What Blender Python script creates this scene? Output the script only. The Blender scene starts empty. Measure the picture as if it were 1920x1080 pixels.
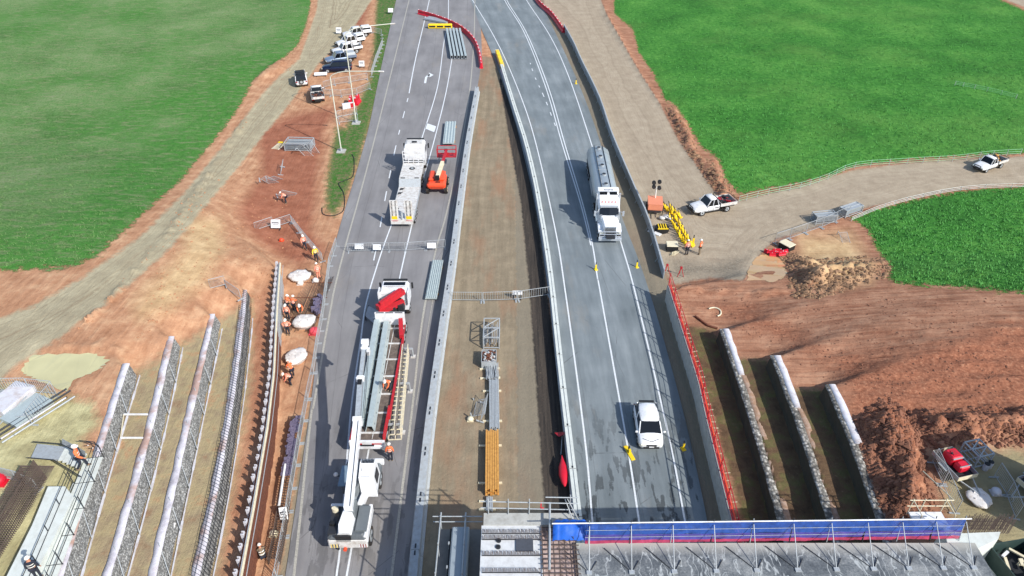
import bpy, bmesh, math, random
import numpy as np
from mathutils import Vector, Matrix
R = math.radians
random.seed(7)
SC = bpy.context.scene
COL = SC.collection
# ------------------------------------------------ camera, sky, sun, exposure
H, PITCH, F = 40.9, R(36), 1358.0
CP, SP = math.cos(PITCH), math.sin(PITCH)
cam = bpy.data.cameras.new('camera'); camo = bpy.data.objects.new('camera', cam); COL.objects.link(camo)
camo.location = (0, 0, H); camo.rotation_euler = (R(90) - PITCH, 0, 0)
cam.sensor_width = 36; cam.lens = F / 1920 * 36; cam.clip_start = 0.5; cam.clip_end = 6000
SC.camera = camo
SUNV = Vector((0.95, -0.85, 1.0)).normalized()
wd = bpy.data.worlds.new('World'); SC.world = wd; wd.use_nodes = True
nt = wd.node_tree
sky = nt.nodes.new('ShaderNodeTexSky'); sky.sky_type = 'NISHITA'; sky.sun_disc = False
sky.sun_elevation = math.asin(SUNV.z); sky.sun_rotation = math.atan2(SUNV.x, SUNV.y)
nt.links.new(sky.outputs[0], nt.nodes['Background'].inputs[0]); nt.nodes['Background'].inputs[1].default_value = 0.145
sl = bpy.data.lights.new('sun', 'SUN'); sl.energy = 4.1; sl.angle = R(0.5); sl.color = (1.0, 0.965, 0.91)
slo = bpy.data.objects.new('sun', sl); COL.objects.link(slo); slo.rotation_euler = SUNV.to_track_quat('Z', 'Y').to_euler()
SC.view_settings.view_transform = 'Standard'; SC.view_settings.look = 'None'
SC.view_settings.exposure = 0.36; SC.view_settings.gamma = 1

# ------------------------------------------------ measuring: photo pixel at a height -> point in the place
def W(px, py, z=0.0):
    u = (px - 960) / F; v = (py - 540) / F
    t = (H - z) / (SP + v * CP)
    return Vector((u * t, t * (CP - v * SP), z))
def PX(x, y, z):
    dz = H - z; dep = y * CP + dz * SP
    return 960 + F * x / dep, 540 + F * (dz * CP - y * SP) / dep, dep

# ------------------------------------------------ materials
def lin(c):
    return tuple(((v / 255) / 12.92 if v / 255 <= .04045 else ((v / 255 + .055) / 1.055) ** 2.4) for v in c) + (1,)
class NT:
    def __init__(s, name):
        s.m = bpy.data.materials.new(name); s.m.use_nodes = True; s.t = s.m.node_tree
        s.b = s.t.nodes['Principled BSDF']
    def n(s, typ, ins=None, **kw):
        nd = s.t.nodes.new('ShaderNode' + typ)
        for k, v in kw.items(): setattr(nd, k, v)
        if ins:
            for k, v in ins.items(): s.set(nd.inputs[k], v)
        return nd
    def set(s, sock, v):
        if isinstance(v, bpy.types.NodeSocket): s.t.links.new(v, sock)
        else: sock.default_value = v
    def math(s, op, a, b=0.0, c=None, clamp=False):
        nd = s.n('Math', operation=op); nd.use_clamp = clamp
        s.set(nd.inputs[0], a); s.set(nd.inputs[1], b)
        if c is not None: s.set(nd.inputs[2], c)
        return nd.outputs[0]
    def pos(s): return s.n('NewGeometry').outputs['Position']
    def noise(s, vec, scale, detail=4, rough=.55, dims='3D'):
        nd = s.n('TexNoise', {'Scale': scale, 'Detail': detail, 'Roughness': rough}, noise_dimensions=dims)
        if dims == '1D': s.set(nd.inputs['W'], vec)
        else: s.set(nd.inputs['Vector'], vec)
        return nd.outputs['Fac']
    def ramp(s, fac, stops):
        nd = s.n('ValToRGB'); s.set(nd.inputs[0], fac); e = nd.color_ramp.elements
        while len(e) < len(stops): e.new(.5)
        for i, (p, c) in enumerate(stops):
            e[i].position = p; e[i].color = c if len(c) == 4 else tuple(c) + (1,)
        return nd.outputs[0]
    def mix(s, fac, a, b, blend='MIX'):
        nd = s.n('Mix', data_type='RGBA', blend_type=blend)
        s.set(nd.inputs[0], fac); s.set(nd.inputs[6], a); s.set(nd.inputs[7], b)
        return nd.outputs[2]
    def attr(s, name): return s.n('Attribute', attribute_name=name).outputs['Fac']
    def scale(s, vec, sx, sy, sz=1):
        return s.n('Mapping', {'Vector': vec, 'Scale': (sx, sy, sz)}).outputs[0]
    def bump(s, h, strength=.5, dist=.05):
        nd = s.n('Bump', {'Strength': strength, 'Distance': dist, 'Height': h})
        s.t.links.new(nd.outputs[0], s.b.inputs['Normal'])
    def out(s, col, rough=.8, metal=0.0):
        s.set(s.b.inputs['Base Color'], col); s.set(s.b.inputs['Roughness'], rough); s.set(s.b.inputs['Metallic'], metal)
        return s.m
MATS = {}
def mat(name, c, rough=.6, metal=0.0, var=.18, sc=3.0, dirt=None, dirt_amt=.4, trans=0.0, alpha=1.0):
    """simple procedural surface: base colour with mottling and optional dirt"""
    if name in MATS: return MATS[name]
    s = NT(name); p = s.n('TexCoord').outputs['Object']
    n1 = s.noise(p, sc, 5, .6); n2 = s.noise(p, sc * 7, 3)
    base = lin(c)
    dark = tuple(v * (1 - var) for v in base[:3]) + (1,); lite = tuple(min(.9, v * (1 + var * .6)) for v in base[:3]) + (1,)
    col = s.ramp(s.math('ADD', s.math('MULTIPLY', n1, .65), s.math('MULTIPLY', n2, .35)), [(.3, dark), (.7, lite)])
    if dirt:
        f = s.math('MULTIPLY', s.ramp(s.noise(p, sc * 1.7, 6, .7), [(.45, (0, 0, 0)), (.65, (1, 1, 1))]), dirt_amt)
        col = s.mix(f, col, lin(dirt))
    s.out(col, rough, metal)
    s.bump(n2, .15, .01)
    if trans: s.b.inputs['Transmission Weight'].default_value = trans
    if alpha < 1: s.b.inputs['Alpha'].default_value = alpha
    MATS[name] = s.m
    return s.m
M_white = mat('white_paint', (226, 228, 230), .35, 0, .06, 1.0, (160, 142, 122), .35)
M_whitedirty = mat('dirty_white_paint', (210, 209, 205), .5, 0, .1, 1.6, (140, 115, 90), .5)
M_sheet = mat('white_sheeting', (206, 206, 212), .6, 0, .12, 1.0, (160, 140, 125), .5)
M_bag = mat('bag_fabric', (220, 216, 212), .8, 0, .15, 2.0, (170, 150, 130), .4)
M_glass = mat('window_glass', (14, 18, 24), .08, 0, .1)
M_tyre = mat('tyre_rubber', (28, 28, 29), .9, 0, .2, 4, (110, 90, 70), .4)
M_black = mat('black_plastic', (25, 26, 28), .6)
M_dkmetal = mat('dark_steel', (60, 62, 66), .5, .4)
M_galv = mat('galvanised_steel', (172, 178, 181), .5, .15, .12, 4, (130, 115, 100), .25)
M_alu = mat('polished_aluminium', (196, 204, 210), .28, .35, .1, 2)
M_chrome = mat('chrome', (215, 220, 225), .15, .6, .05)
M_conc = mat('cast_concrete', (176, 176, 170), .9, 0, .15, 1.5, (120, 112, 100), .35)
M_concl = mat('pale_concrete', (205, 210, 204), .9, 0, .1, 1.5, (150, 145, 130), .25)
M_red = mat('red_plastic', (205, 24, 48), .5, 0, .12)
M_redsteel = mat('red_paint', (185, 35, 45), .45, 0, .15, 3, (90, 60, 55), .3)
M_orange = mat('orange_paint', (232, 78, 40), .4, 0, .1, 2, (130, 80, 60), .3)
M_yellow = mat('yellow_plastic', (236, 200, 30), .5, 0, .12, 3)
M_blue = mat('blue_plastic', (30, 85, 170), .6, 0, .12)
M_timber = mat('fresh_timber', (205, 150, 75), .8, 0, .2, 3, (150, 95, 45), .5)
M_rust = mat('rusty_steel', (120, 72, 52), .9, .1, .3, 3, (70, 45, 38), .6)
M_rebar = mat('rebar_steel', (98, 84, 76), .8, .2, .25, 3)
M_lamp = mat('light_lens', (240, 235, 215), .2)
M_taill = mat('red_lens', (150, 10, 12), .25)
M_skin = mat('skin', (180, 125, 98), .6, 0, .05)
M_hivis = mat('hi_vis_orange', (245, 118, 68), .8, 0, .12, 6)
M_hivisp = mat('hi_vis_pink_orange', (242, 148, 120), .8, 0, .12, 6)
M_hivisy = mat('hi_vis_yellow', (236, 196, 50), .8, 0, .1, 6)
M_refl = mat('reflective_tape', (235, 235, 225), .4)
M_navy = mat('navy_cloth', (34, 38, 52), .9)
M_khaki = mat('khaki_cloth', (120, 105, 85), .9)
M_hat = mat('white_hard_hat', (240, 236, 225), .35, 0, .03)
M_beige = mat('beige_panel', (222, 212, 182), .6, 0, .08, 2, (160, 140, 110), .3)

# ------------------------------------------------ mesh building
class MB:
    """collects shapes, then becomes one mesh object"""
    def __init__(s): s.v = []; s.f = []; s.mi = []; s.ms = []; s.sm = []
    def _m(s, m):
        if m not in s.ms: s.ms.append(m)
        return s.ms.index(m)
    def add(s, vs, fs, m=None, smooth=False):
        o = len(s.v); s.v += [tuple(v) for v in vs]; k = s._m(m)
        for f in fs: s.f.append(tuple(i + o for i in f)); s.mi.append(k); s.sm.append(smooth)
        return s
    def box(s, c, sz, m=None, M=None, taper=(1, 1), bev=0):
        x, y, z = sz[0] / 2, sz[1] / 2, sz[2] / 2; tx, ty = taper
        if bev:
            b = min(bev, x * .9, y * .9, z * .9); vs = []
            for zz, k in ((-z, b), (-z + b, 0), (z - b, 0), (z, b)):
                a, d = (x - k, y - k)
                if zz > 0: a *= tx; d *= ty
                c2 = b * .7 if not k else b * .5
                vs += [(-a + c2, -d, zz), (a - c2, -d, zz), (a, -d + c2, zz), (a, d - c2, zz), (a - c2, d, zz), (-a + c2, d, zz), (-a, d - c2, zz), (-a, -d + c2, zz)]
            fs = [tuple(range(7, -1, -1)), tuple(range(24, 32))]
            for L in range(3):
                for i in range(8): fs.append((L * 8 + i, L * 8 + (i + 1) % 8, L * 8 + 8 + (i + 1) % 8, L * 8 + 8 + i))
        else:
            vs = [(-x, -y, -z), (x, -y, -z), (x, y, -z), (-x, y, -z), (-x * tx, -y * ty, z), (x * tx, -y * ty, z), (x * tx, y * ty, z), (-x * tx, y * ty, z)]
            fs = [(3, 2, 1, 0), (4, 5, 6, 7), (0, 1, 5, 4), (1, 2, 6, 5), (2, 3, 7, 6), (3, 0, 4, 7)]
        c = Vector(c)
        vs = [(M @ Vector(v) if M else Vector(v)) + c for v in vs]
        return s.add(vs, fs, m)
    def beam(s, a, b, w, h=None, m=None, up=(0, 0, 1)):
        a = Vector(a); b = Vector(b); h = h or w; d = (b - a)
        if d.length < 1e-6: return s
        d.normalize(); u = Vector(up)
        if abs(d.dot(u)) > .98: u = Vector((0, 1, 0))
        r = d.cross(u).normalized(); u = r.cross(d)
        vs = []
        for p in (a, b):
            for i, j in ((-1, -1), (1, -1), (1, 1), (-1, 1)): vs.append(p + r * (i * w / 2) + u * (j * h / 2))
        return s.add(vs, [(3, 2, 1, 0), (4, 5, 6, 7), (0, 1, 5, 4), (1, 2, 6, 5), (2, 3, 7, 6), (3, 0, 4, 7)], m)
    def cyl(s, a, b, r, n=8, m=None, r2=None, cap=True, smooth=True):
        a = Vector(a); b = Vector(b); d = (b - a).normalized(); r2 = r if r2 is None else r2
        u = Vector((0, 0, 1)) if abs(d.z) < .9 else Vector((1, 0, 0))
        e = d.cross(u).normalized(); g = d.cross(e); vs = []
        for p, q in ((a, r), (b, r2)):
            for i in range(n):
                t = 2 * math.pi * i / n; vs.append(p + (e * math.cos(t) + g * math.sin(t)) * q)
        s.add(vs, [(i, (i + 1) % n, n + (i + 1) % n, n + i) for i in range(n)], m, smooth)
        if cap: s.add(vs, [tuple(range(n - 1, -1, -1)), tuple(range(n, 2 * n))], m)
        return s
    def tube(s, pts, r, n=6, m=None):
        for a, b in zip(pts[:-1], pts[1:]): s.cyl(a, b, r, n, m)
        return s
    def sph(s, c, r, m=None, nu=10, nv=6, sq=(1, 1, 1), v0=0.0):
        vs = []; fs = []
        for j in range(nv + 1):
            ph = math.pi * (v0 + (1 - v0) * j / nv) if False else math.pi * j / nv
            for i in range(nu):
                t = 2 * math.pi * i / nu
                vs.append((c[0] + r * sq[0] * math.sin(ph) * math.cos(t), c[1] + r * sq[1] * math.sin(ph) * math.sin(t), c[2] + r * sq[2] * math.cos(ph)))
        for j in range(nv):
            for i in range(nu): fs.append((j * nu + i, (j + 1) * nu + i, (j + 1) * nu + (i + 1) % nu, j * nu + (i + 1) % nu))
        return s.add(vs, fs, m, True)
    def prism(s, prof, x0, x1, m=None, axis='x', smooth=False):
        """profile (a,b) pairs extruded: axis x -> points (x,a,b); axis y -> (a,y,b); axis z -> (a,b,z)"""
        n = len(prof)
        mk = {'x': lambda t, p: (t, p[0], p[1]), 'y': lambda t, p: (p[0], t, p[1]), 'z': lambda t, p: (p[0], p[1], t)}[axis]
        vs = [mk(x0, p) for p in prof] + [mk(x1, p) for p in prof]
        s.add(vs, [tuple(range(n - 1, -1, -1)), tuple(range(n, 2 * n))], m)
        s.add(vs, [(i, (i + 1) % n, n + (i + 1) % n, n + i) for i in range(n)], m, smooth)
        return s
    def loft(s, rings, m=None, smooth=True, cap=True):
        n = len(rings[0]); vs = [v for r in rings for v in r]; fs = []
        for j in range(len(rings) - 1):
            for i in range(n): fs.append((j * n + i, j * n + (i + 1) % n, (j + 1) * n + (i + 1) % n, (j + 1) * n + i))
        s.add(vs, fs, m, smooth)
        if cap: s.add(rings[0] + rings[-1], [tuple(range(n - 1, -1, -1)), tuple(range(n, 2 * n))], m)
        return s
    def wheel(s, c, r, w, m=None, ax='x'):
        c = Vector(c); d = Vector((1, 0, 0)) if ax == 'x' else Vector((0, 1, 0))
        s.cyl(c - d * w / 2, c + d * w / 2, r, 18, m, cap=False)
        for k in (-1, 1):
            s.cyl(c + d * w / 2 * k, c + d * (w / 2 * k * .86), r, 18, m, r2=r * .62, cap=False)
        return s
    def obj(s, name, parent=None, label=None, M=None):
        me = bpy.data.meshes.new(name); me.from_pydata(s.v, [], s.f)
        for m in s.ms: me.materials.append(m or M_galv)
        me.polygons.foreach_set('material_index', s.mi); me.polygons.foreach_set('use_smooth', s.sm)
        me.update()
        bm = bmesh.new(); bm.from_mesh(me); bmesh.ops.recalc_face_normals(bm, faces=bm.faces); bm.to_mesh(me); bm.free()
        o = bpy.data.objects.new(name, me); COL.objects.link(o)
        if M: o.matrix_world = M
        if parent: o.parent = parent
        if label: o['label'] = label
        return o
def thing(name, label, cat, loc=(0, 0, 0), rz=0.0, group=None):
    o = bpy.data.objects.new(name, None); COL.objects.link(o); o.empty_display_size = .3
    o.location = loc; o.rotation_euler = (0, 0, rz); return tag(o, label, cat, group)
def tag(o, label, cat, group=None):
    o['label'] = label; o['category'] = cat
    if group: o['group'] = group
    return o
def struct(o, kind='structure'): o['kind'] = kind; return o
def kids(o): return [c for c in COL.objects if c.parent == o]
KID = {}
def dup(root, loc, rz=0.0, label=None, group=None, scale=None):
    if root.name not in KID: KID[root.name] = [(c, kids(c)) for c in kids(root)]
    r = root.copy(); COL.objects.link(r); r.location = loc; r.rotation_euler = (0, 0, rz)
    if scale: r.scale = scale
    if label: r['label'] = label
    if group: r['group'] = group
    for c, gs in KID[root.name]:
        k = c.copy(); COL.objects.link(k); k.parent = r
        for g in gs: q = g.copy(); COL.objects.link(q); q.parent = k
    return r
def yaw(a, b):
    """rotation that turns local +Y onto the ground direction a -> b"""
    d = Vector(b) - Vector(a); return math.atan2(-d.x, d.y)
# ------------------------------------------------ numpy value noise
def vnoise(x, y, seed=0):
    xi = np.floor(x).astype(np.int64); yi = np.floor(y).astype(np.int64); fx = x - xi; fy = y - yi
    fx = fx * fx * (3 - 2 * fx); fy = fy * fy * (3 - 2 * fy)
    def h(a, b):
        n = (a * 374761393 + b * 668265263 + seed * 1442695041) & 0x7fffffff
        n = ((n ^ (n >> 13)) * 1274126177) & 0x7fffffff
        return ((n ^ (n >> 16)) & 0xffff) / 65535.0
    return (h(xi, yi) * (1 - fx) + h(xi + 1, yi) * fx) * (1 - fy) + (h(xi, yi + 1) * (1 - fx) + h(xi + 1, yi + 1) * fx) * fy
def fbm(x, y, f, o=4, seed=0):
    s = 0; a = 1; t = 0
    for k in range(o): s = s + a * vnoise(x * f, y * f, seed + k); t += a; a *= .55; f *= 2.1
    return s / t
def sstep(t): t = np.clip(t, 0, 1); return t * t * (3 - 2 * t)
def sdpoly(px, py, poly):
    """signed distance in pixels, positive inside"""
    P = np.array(poly, float); Q = np.roll(P, -1, 0); d = np.full(px.shape, 1e9); ins = np.zeros(px.shape, bool)
    for (x0, y0), (x1, y1) in zip(P, Q):
        ex, ey = x1 - x0, y1 - y0; L = ex * ex + ey * ey + 1e-9
        t = np.clip(((px - x0) * ex + (py - y0) * ey) / L, 0, 1)
        d = np.minimum(d, np.hypot(px - x0 - t * ex, py - y0 - t * ey))
        c = ((y0 > py) != (y1 > py)) & (px < (x1 - x0) * (py - y0) / (y1 - y0 + 1e-12) + x0)
        ins ^= c
    return np.where(ins, d, -d)

# ------------------------------------------------ the stepped walls: plan lines measured at their top edges
ZL = {'P': 2.0, 'D': 3.1, 'C': 4.2, 'B': 5.3, 'A': 6.4}
LINE = {
 'P': ([(524, 494), (518, 580), (512, 700), (500, 800), (475, 945), (450, 1080), (437, 1160)], 3.1),
 'D': ([(462, 545), (458, 600), (447, 715), (428, 810), (408, 910), (390, 997), (374, 1080), (358, 1160)], 3.1),
 'C': ([(398, 590), (395, 645), (384, 700), (358, 790), (337, 872), (321, 935), (306, 1000), (294, 1080), (280, 1160)], 4.2),
 'B': ([(325, 632), (308, 715), (293, 790), (281, 820), (262, 885), (242, 960), (222, 1035), (207, 1080), (185, 1160)], 5.3),
 'A': ([(244, 683), (215, 760), (200, 810), (184, 870), (160, 950), (140, 1010), (118, 1080), (95, 1160)], 6.4),
 'R': ([(1251, 535), (1271, 600), (1307, 715), (1321, 780), (1371, 985), (1400, 1110)], 1.8),
 'E': ([(1350, 618), (1366, 665), (1402, 780), (1425, 850), (1444, 919), (1461, 985), (1480, 1060)], 2.5),
 'F': ([(1444, 668), (1468, 725), (1489, 780), (1511, 852), (1533, 924), (1553, 980), (1575, 1060)], 3.7),
 'G': ([(1548, 722), (1572, 785), (1607, 863), (1645, 980), (1670, 1060)], 4.9),
}
LW = {k: [W(x, y, z) for x, y in pts] for k, (pts, z) in LINE.items()}
for k in 'ABCDEFG':      # the walls are built to smooth lines
    P_ = LW[k]; yy = np.array([p.y for p in P_]); co_ = np.polyfit(yy, [p.x for p in P_], 2); LW[k] = [Vector((float(np.polyval(co_, y)), float(y), P_[0].z)) for y in yy]
def lx(k, Y):
    P = LW[k]; ys = np.array([p.y for p in P][::-1]); xs = np.array([p.x for p in P][::-1])
    o = np.interp(Y, ys, xs)
    s1 = (xs[-1] - xs[0]) / (ys[-1] - ys[0])
    o = np.where(Y > ys[-1], xs[-1] + s1 * (Y - ys[-1]), o)
    return np.where(Y < ys[0], xs[0] + s1 * (Y - ys[0]), o)
STEP = [('P', 2.0, -1, 14, 45), ('D', 1.1, -1, 10, 45), ('C', 1.1, -1, 10, 45), ('B', 1.1, -1, 10, 45), ('A', 1.1, -1, 10, 45),
        ('R', 1.3, 1, 5, 9), ('E', 1.2, 1, 6, 40), ('F', 1.2, 1, 6, 45), ('G', 1.2, 1, 6, 45)]
ASPH_L = [(756, -60), (716, 120), (685, 270), (650, 380), (617, 500), (606, 560), (590, 700), (577, 800), (535, 1080), (515, 1200), (760, 1200), (775, 1080), (800, 850), (822, 660), (850, 490), (868, 360), (893, 180), (903, 110), (900, -60)]
ASPH_R = [(860, -60), (905, 60), (935, 130), (975, 260), (1003, 380), (1030, 560), (1064, 800), (1085, 985), (1100, 1130), (1352, 1130), (1320, 940), (1283, 780), (1246, 640), (1210, 520), (1160, 390), (1128, 270), (1083, 150), (1048, 75), (1012, 0), (985, -60)]
def ground_z(x, y, detail=True):
    x = np.asarray(x, float); y = np.asarray(y, float); z = np.zeros(np.broadcast(x, y).shape)
    for k, h, sg, grow, att in STEP:
        Ye = LW[k][0].y; over = np.maximum(y - Ye, 0)
        w = .25 + over * (.9 if k != 'R' else 2.2)
        lxk = lx(k, y) + sg * .14
        t = ((x - lxk) * sg - (over * .7 if k == 'R' else 0)) / w
        t = np.where(over > 0, t * .5 + .5 * np.minimum(over / 3, 1), t) if k not in 'RP' else t
        if k in 'EFG': att = 66 - Ye; w = .25 + over * 2.6; t = (x - lxk) / w
        dz = h * sstep(t) * (1 - sstep(over / att))
        if k in 'ABCD':
            YP = LW['P'][0].y; keep = np.where(y > YP, sstep((lx('P', y) - x - 1) / 9), 1); m_ = np.clip((y - YP) / 6, 0, 1); dz = dz * (keep * m_ + 1 - m_)
        z = z + dz
    return z
MOUNDS = [  # pixel polygon, height, flank width m, roughness
 ([(1245, 195), (1270, 200), (1300, 250), (1310, 290), (1345, 300), (1362, 340), (1385, 372), (1350, 375), (1322, 335), (1290, 290), (1262, 240)], 1.3, 1.6, .7),
 ([(1475, 470), (1540, 488), (1600, 480), (1662, 485), (1670, 520), (1620, 535), (1540, 562), (1505, 558), (1480, 520)], 2.0, 3.0, .8),
 ([(1600, 790), (1660, 740), (1740, 800), (1735, 860), (1755, 940), (1715, 985), (1660, 990), (1630, 900)], 1.6, 2.0, .9),
 ([(1690, 770), (1960, 760), (1960, 838), (1830, 838), (1735, 840)], 1.3, 1.6, .5),
 ([(1265, 525), (1330, 535), (1470, 535), (1490, 560), (1300, 560), (1270, 550)], .5, 1.2, .5),
 ([(500, 120), (545, 105), (530, 140), (470, 170), (440, 210), (455, 175)], .5, 1.0, .4),
 ([(840, 200), (900, 180), (915, 340), (895, 480), (870, 640), (845, 640), (868, 470), (890, 340)], .0, 1.2, .1),
 ([(455, 225), (470, 220), (330, 430), (200, 580), (130, 640), (110, 640), (190, 570), (320, 420)], .5, .7, .5),
 ([(1130, 0), (1145, 30), (1200, 128), (1245, 200), (1238, 205), (1190, 130), (1130, 30)], .4, .7, .2),
 ([(100, 640), (250, 640), (240, 690), (210, 700), (205, 660), (120, 662)], .3, 1, .3),
]
REG = {
 'grass': [[(-400, -60), (590, -60), (582, 15), (574, 52), (560, 85), (543, 103), (505, 132), (478, 150), (447, 207), (405, 262), (335, 345), (250, 420), (190, 478), (150, 500), (100, 508), (-400, 512)],
           [(1160, -60), (1150, 5), (1150, 25), (1185, 55), (1197, 100), (1225, 140), (1245, 190), (1262, 196), (1285, 228), (1312, 275), (1345, 300), (1360, 340), (1386, 366), (1500, 345), (1560, 330), (1602, 313), (1700, 301), (1800, 295), (2400, 270), (2400, 25), (1925, 20), (1868, -4), (1850, -60)],
           [(1590, 408), (1640, 392), (1700, 376), (1800, 356), (1920, 348), (2400, 335), (2400, 560), (1925, 552), (1800, 540), (1700, 537), (1662, 528), (1668, 500), (1640, 465), (1625, 432)]],
 'verge': [[(706, -60), (703, 0), (698, 60), (694, 110), (688, 150), (668, 190), (645, 235), (626, 235), (615, 290), (605, 350), (606, 400), (632, 410), (652, 376), (684, 285), (706, 210), (730, 120), (756, 0), (762, -60)]],
 'haul': [[(600, -60), (592, 20), (560, 110), (520, 145), (490, 175), (452, 225), (405, 285), (335, 370), (250, 450), (150, 520), (60, 570), (-50, 610), (-400, 700), (-400, 1000), (-50, 780), (0, 720), (30, 690), (110, 640), (200, 575), (320, 470), (420, 350), (500, 250), (545, 195), (600, 120), (660, 60), (705, -10), (720, -60)]],
 'track': [[(1010, -60), (1020, 10), (1062, 60), (1110, 170), (1147, 265), (1190, 360), (1222, 430), (1240, 500), (1262, 535), (1330, 522), (1395, 528), (1425, 480), (1455, 450), (1560, 418), (1600, 398), (1700, 374), (1800, 354), (1920, 346), (2400, 330), (2400, 275), (1920, 291), (1800, 297), (1700, 304), (1602, 317), (1500, 347), (1390, 374), (1350, 372), (1275, 265), (1240, 197), (1197, 130), (1140, 32), (1105, -60)],
           [(1860, -60), (1868, -5), (1925, 16), (2400, 25), (2400, -60)]],
 'pad': [[(-400, 700), (40, 712), (180, 745), (200, 800), (165, 830), (200, 870), (160, 990), (120, 1080), (90, 1200), (-400, 1200)],
         [(1735, 838), (1930, 832), (2400, 820), (2400, 1200), (1800, 1200), (1790, 1000), (1762, 960), (1757, 900)],
         ],
 'pond': [[(62, 665), (180, 662), (203, 675), (185, 695), (140, 712), (125, 735), (70, 712), (40, 700)],
          [(1420, 482), (1445, 476), (1472, 490), (1475, 515), (1455, 528), (1400, 526), (1404, 505)]],
 'wet': [[(470, 230), (560, 200), (640, 190), (625, 240), (606, 350), (600, 420), (635, 480), (560, 520), (520, 500), (470, 460), (430, 400), (480, 320)],
         [(620, 0), (700, 0), (690, 60), (660, 60), (600, 100), (590, 60)],
         [(470, 560), (520, 500), (505, 760), (440, 1100), (400, 1100), (455, 800)],
         [(1260, 560), (1420, 560), (1560, 640), (1700, 640), (2000, 560), (2000, 830), (1740, 830), (1760, 960), (1660, 990), (1550, 700), (1345, 600)]],
 'dry': [[(330, 380), (420, 400), (440, 470), (400, 540), (330, 600), (250, 620), (230, 570), (330, 460)],
         [(1485, 425), (1600, 425), (1625, 450), (1660, 500), (1640, 540), (1540, 560), (1500, 520), (1480, 480)]],
 'median': [[(895, 100), (945, 110), (990, 270), (1015, 380), (1030, 560), (1064, 800), (1095, 985), (1110, 1200), (700, 1200), (745, 1080), (770, 850), (792, 660), (820, 490), (845, 360), (880, 180)],
            [(975, -60), (1020, -60), (1030, 10), (1072, 60), (1118, 170), (1155, 265), (1196, 360), (1228, 430), (1256, 520), (1290, 640), (1330, 780), (1370, 950), (1400, 1130), (1270, 1130), (1230, 940), (1180, 640), (1120, 390), (1060, 160), (1000, 20)],
            [(640, 480), (622, 500), (610, 540), (600, 640), (580, 740), (560, 833), (530, 1000), (500, 1150), (600, 1150), (620, 900), (640, 700), (660, 500)]],
 'oldtar': [[(940, 140), (985, 270), (1005, 380), (1030, 560), (1062, 800), (1085, 985), (1095, 1200), (1040, 1200), (1020, 985), (1008, 800), (992, 560), (975, 380), (955, 270), (935, 150)]],
 'bay': [[(215, 690), (250, 690), (330, 640), (400, 600), (480, 545), (482, 700), (458, 850), (405, 1200), (60, 1200), (200, 860)]],
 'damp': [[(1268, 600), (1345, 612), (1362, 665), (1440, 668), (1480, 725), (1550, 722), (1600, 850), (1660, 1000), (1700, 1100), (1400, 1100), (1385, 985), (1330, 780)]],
 'mud': [[(1262, 535), (1240, 480), (1290, 480), (1330, 485), (1400, 470), (1440, 455), (1425, 480), (1400, 500), (1395, 528), (1330, 524)]],
}
# ---- grid
ys = [12.0]
while ys[-1] < 1600:
    y = ys[-1]; ys.append(y + (.3 if y < 60 else .3 + (y - 60) * .006 if y < 175 else 1.0 + (y - 175) * .12))
ys = np.array(ys); NX = 460
xi = np.linspace(-1, 1, NX)
GX = xi[None, :] * (ys[:, None] * .86 + 20); GY = np.repeat(ys[:, None], NX, 1)
GZ = ground_z(GX, GY)
ppx, ppy, dep = PX(GX, GY, GZ); ppm = F / dep      # pixels per metre, used only to measure
far = ppy < -60
def sdm(polys):
    d = None
    for p in polys:
        # polygons were outlined on the photo: turn their corners into ground points, measure there
        s = sdpoly(ppx, ppy, p); d = s if d is None else np.maximum(d, s)
    return d / ppm
SD = {k: sdm(v) for k, v in REG.items()}
sd_as = np.maximum(sdm([ASPH_L]), sdm([ASPH_R]))
rock = fbm(GX, GY, 1.1, 4, 5); fine = fbm(GX, GY, 3.3, 3, 9)
hollow = fbm(GX, GY, .12, 3, 21)
flat = np.clip(-sd_as / 1.5, 0, 1)
soft = np.clip((SD['wet'] + 1) / 2, 0, 1) * .16 + .05
GZ = GZ + ((hollow - .5) * .25 + (fine - .5) * soft) * flat * np.clip(1 - np.maximum(SD['median'], SD['track']), .25, 1)
rr = np.clip((SD['wet'] + .5) / 2, 0, 1) * (GX > 15) * np.where(GY > LW['E'][0].y + 1, 1, np.clip(GX - lx('G', GY) - 1, 0, 1))
GZ += rr * ((fbm(GX * .22 + GY * .06, GY * 1.1, 1.0, 3, 77) - .5) * .55)
for poly, h, w, rg in MOUNDS:
    s = sdm([poly]) + (rock - .5) * 1.2 * (rg > .25); t = sstep(s / w)
    GZ += h * t * (1 - rg * .55 + rg * 1.1 * (rock - .25)) + t * rg * (fbm(GX, GY, 2.6, 3, 33) - .5) * .7
gr = np.clip(SD['grass'] / .6, 0, 1)
GZ += gr * (.05 + (fbm(GX, GY, .9, 4, 40) - .5) * .30 * np.clip((GX > 0) * 1.0 + .35, 0, 1))
GZ = np.where(sd_as > -.3, -.06, GZ)
GZ = np.where((np.maximum(SD['pond'], -9) > -.25) & (sd_as < 0), GZ * 0 + ground_z(GX, GY) - .12 * np.clip((SD['pond'] + .25) / .4, 0, 1), GZ)
nY = len(ys)
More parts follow.
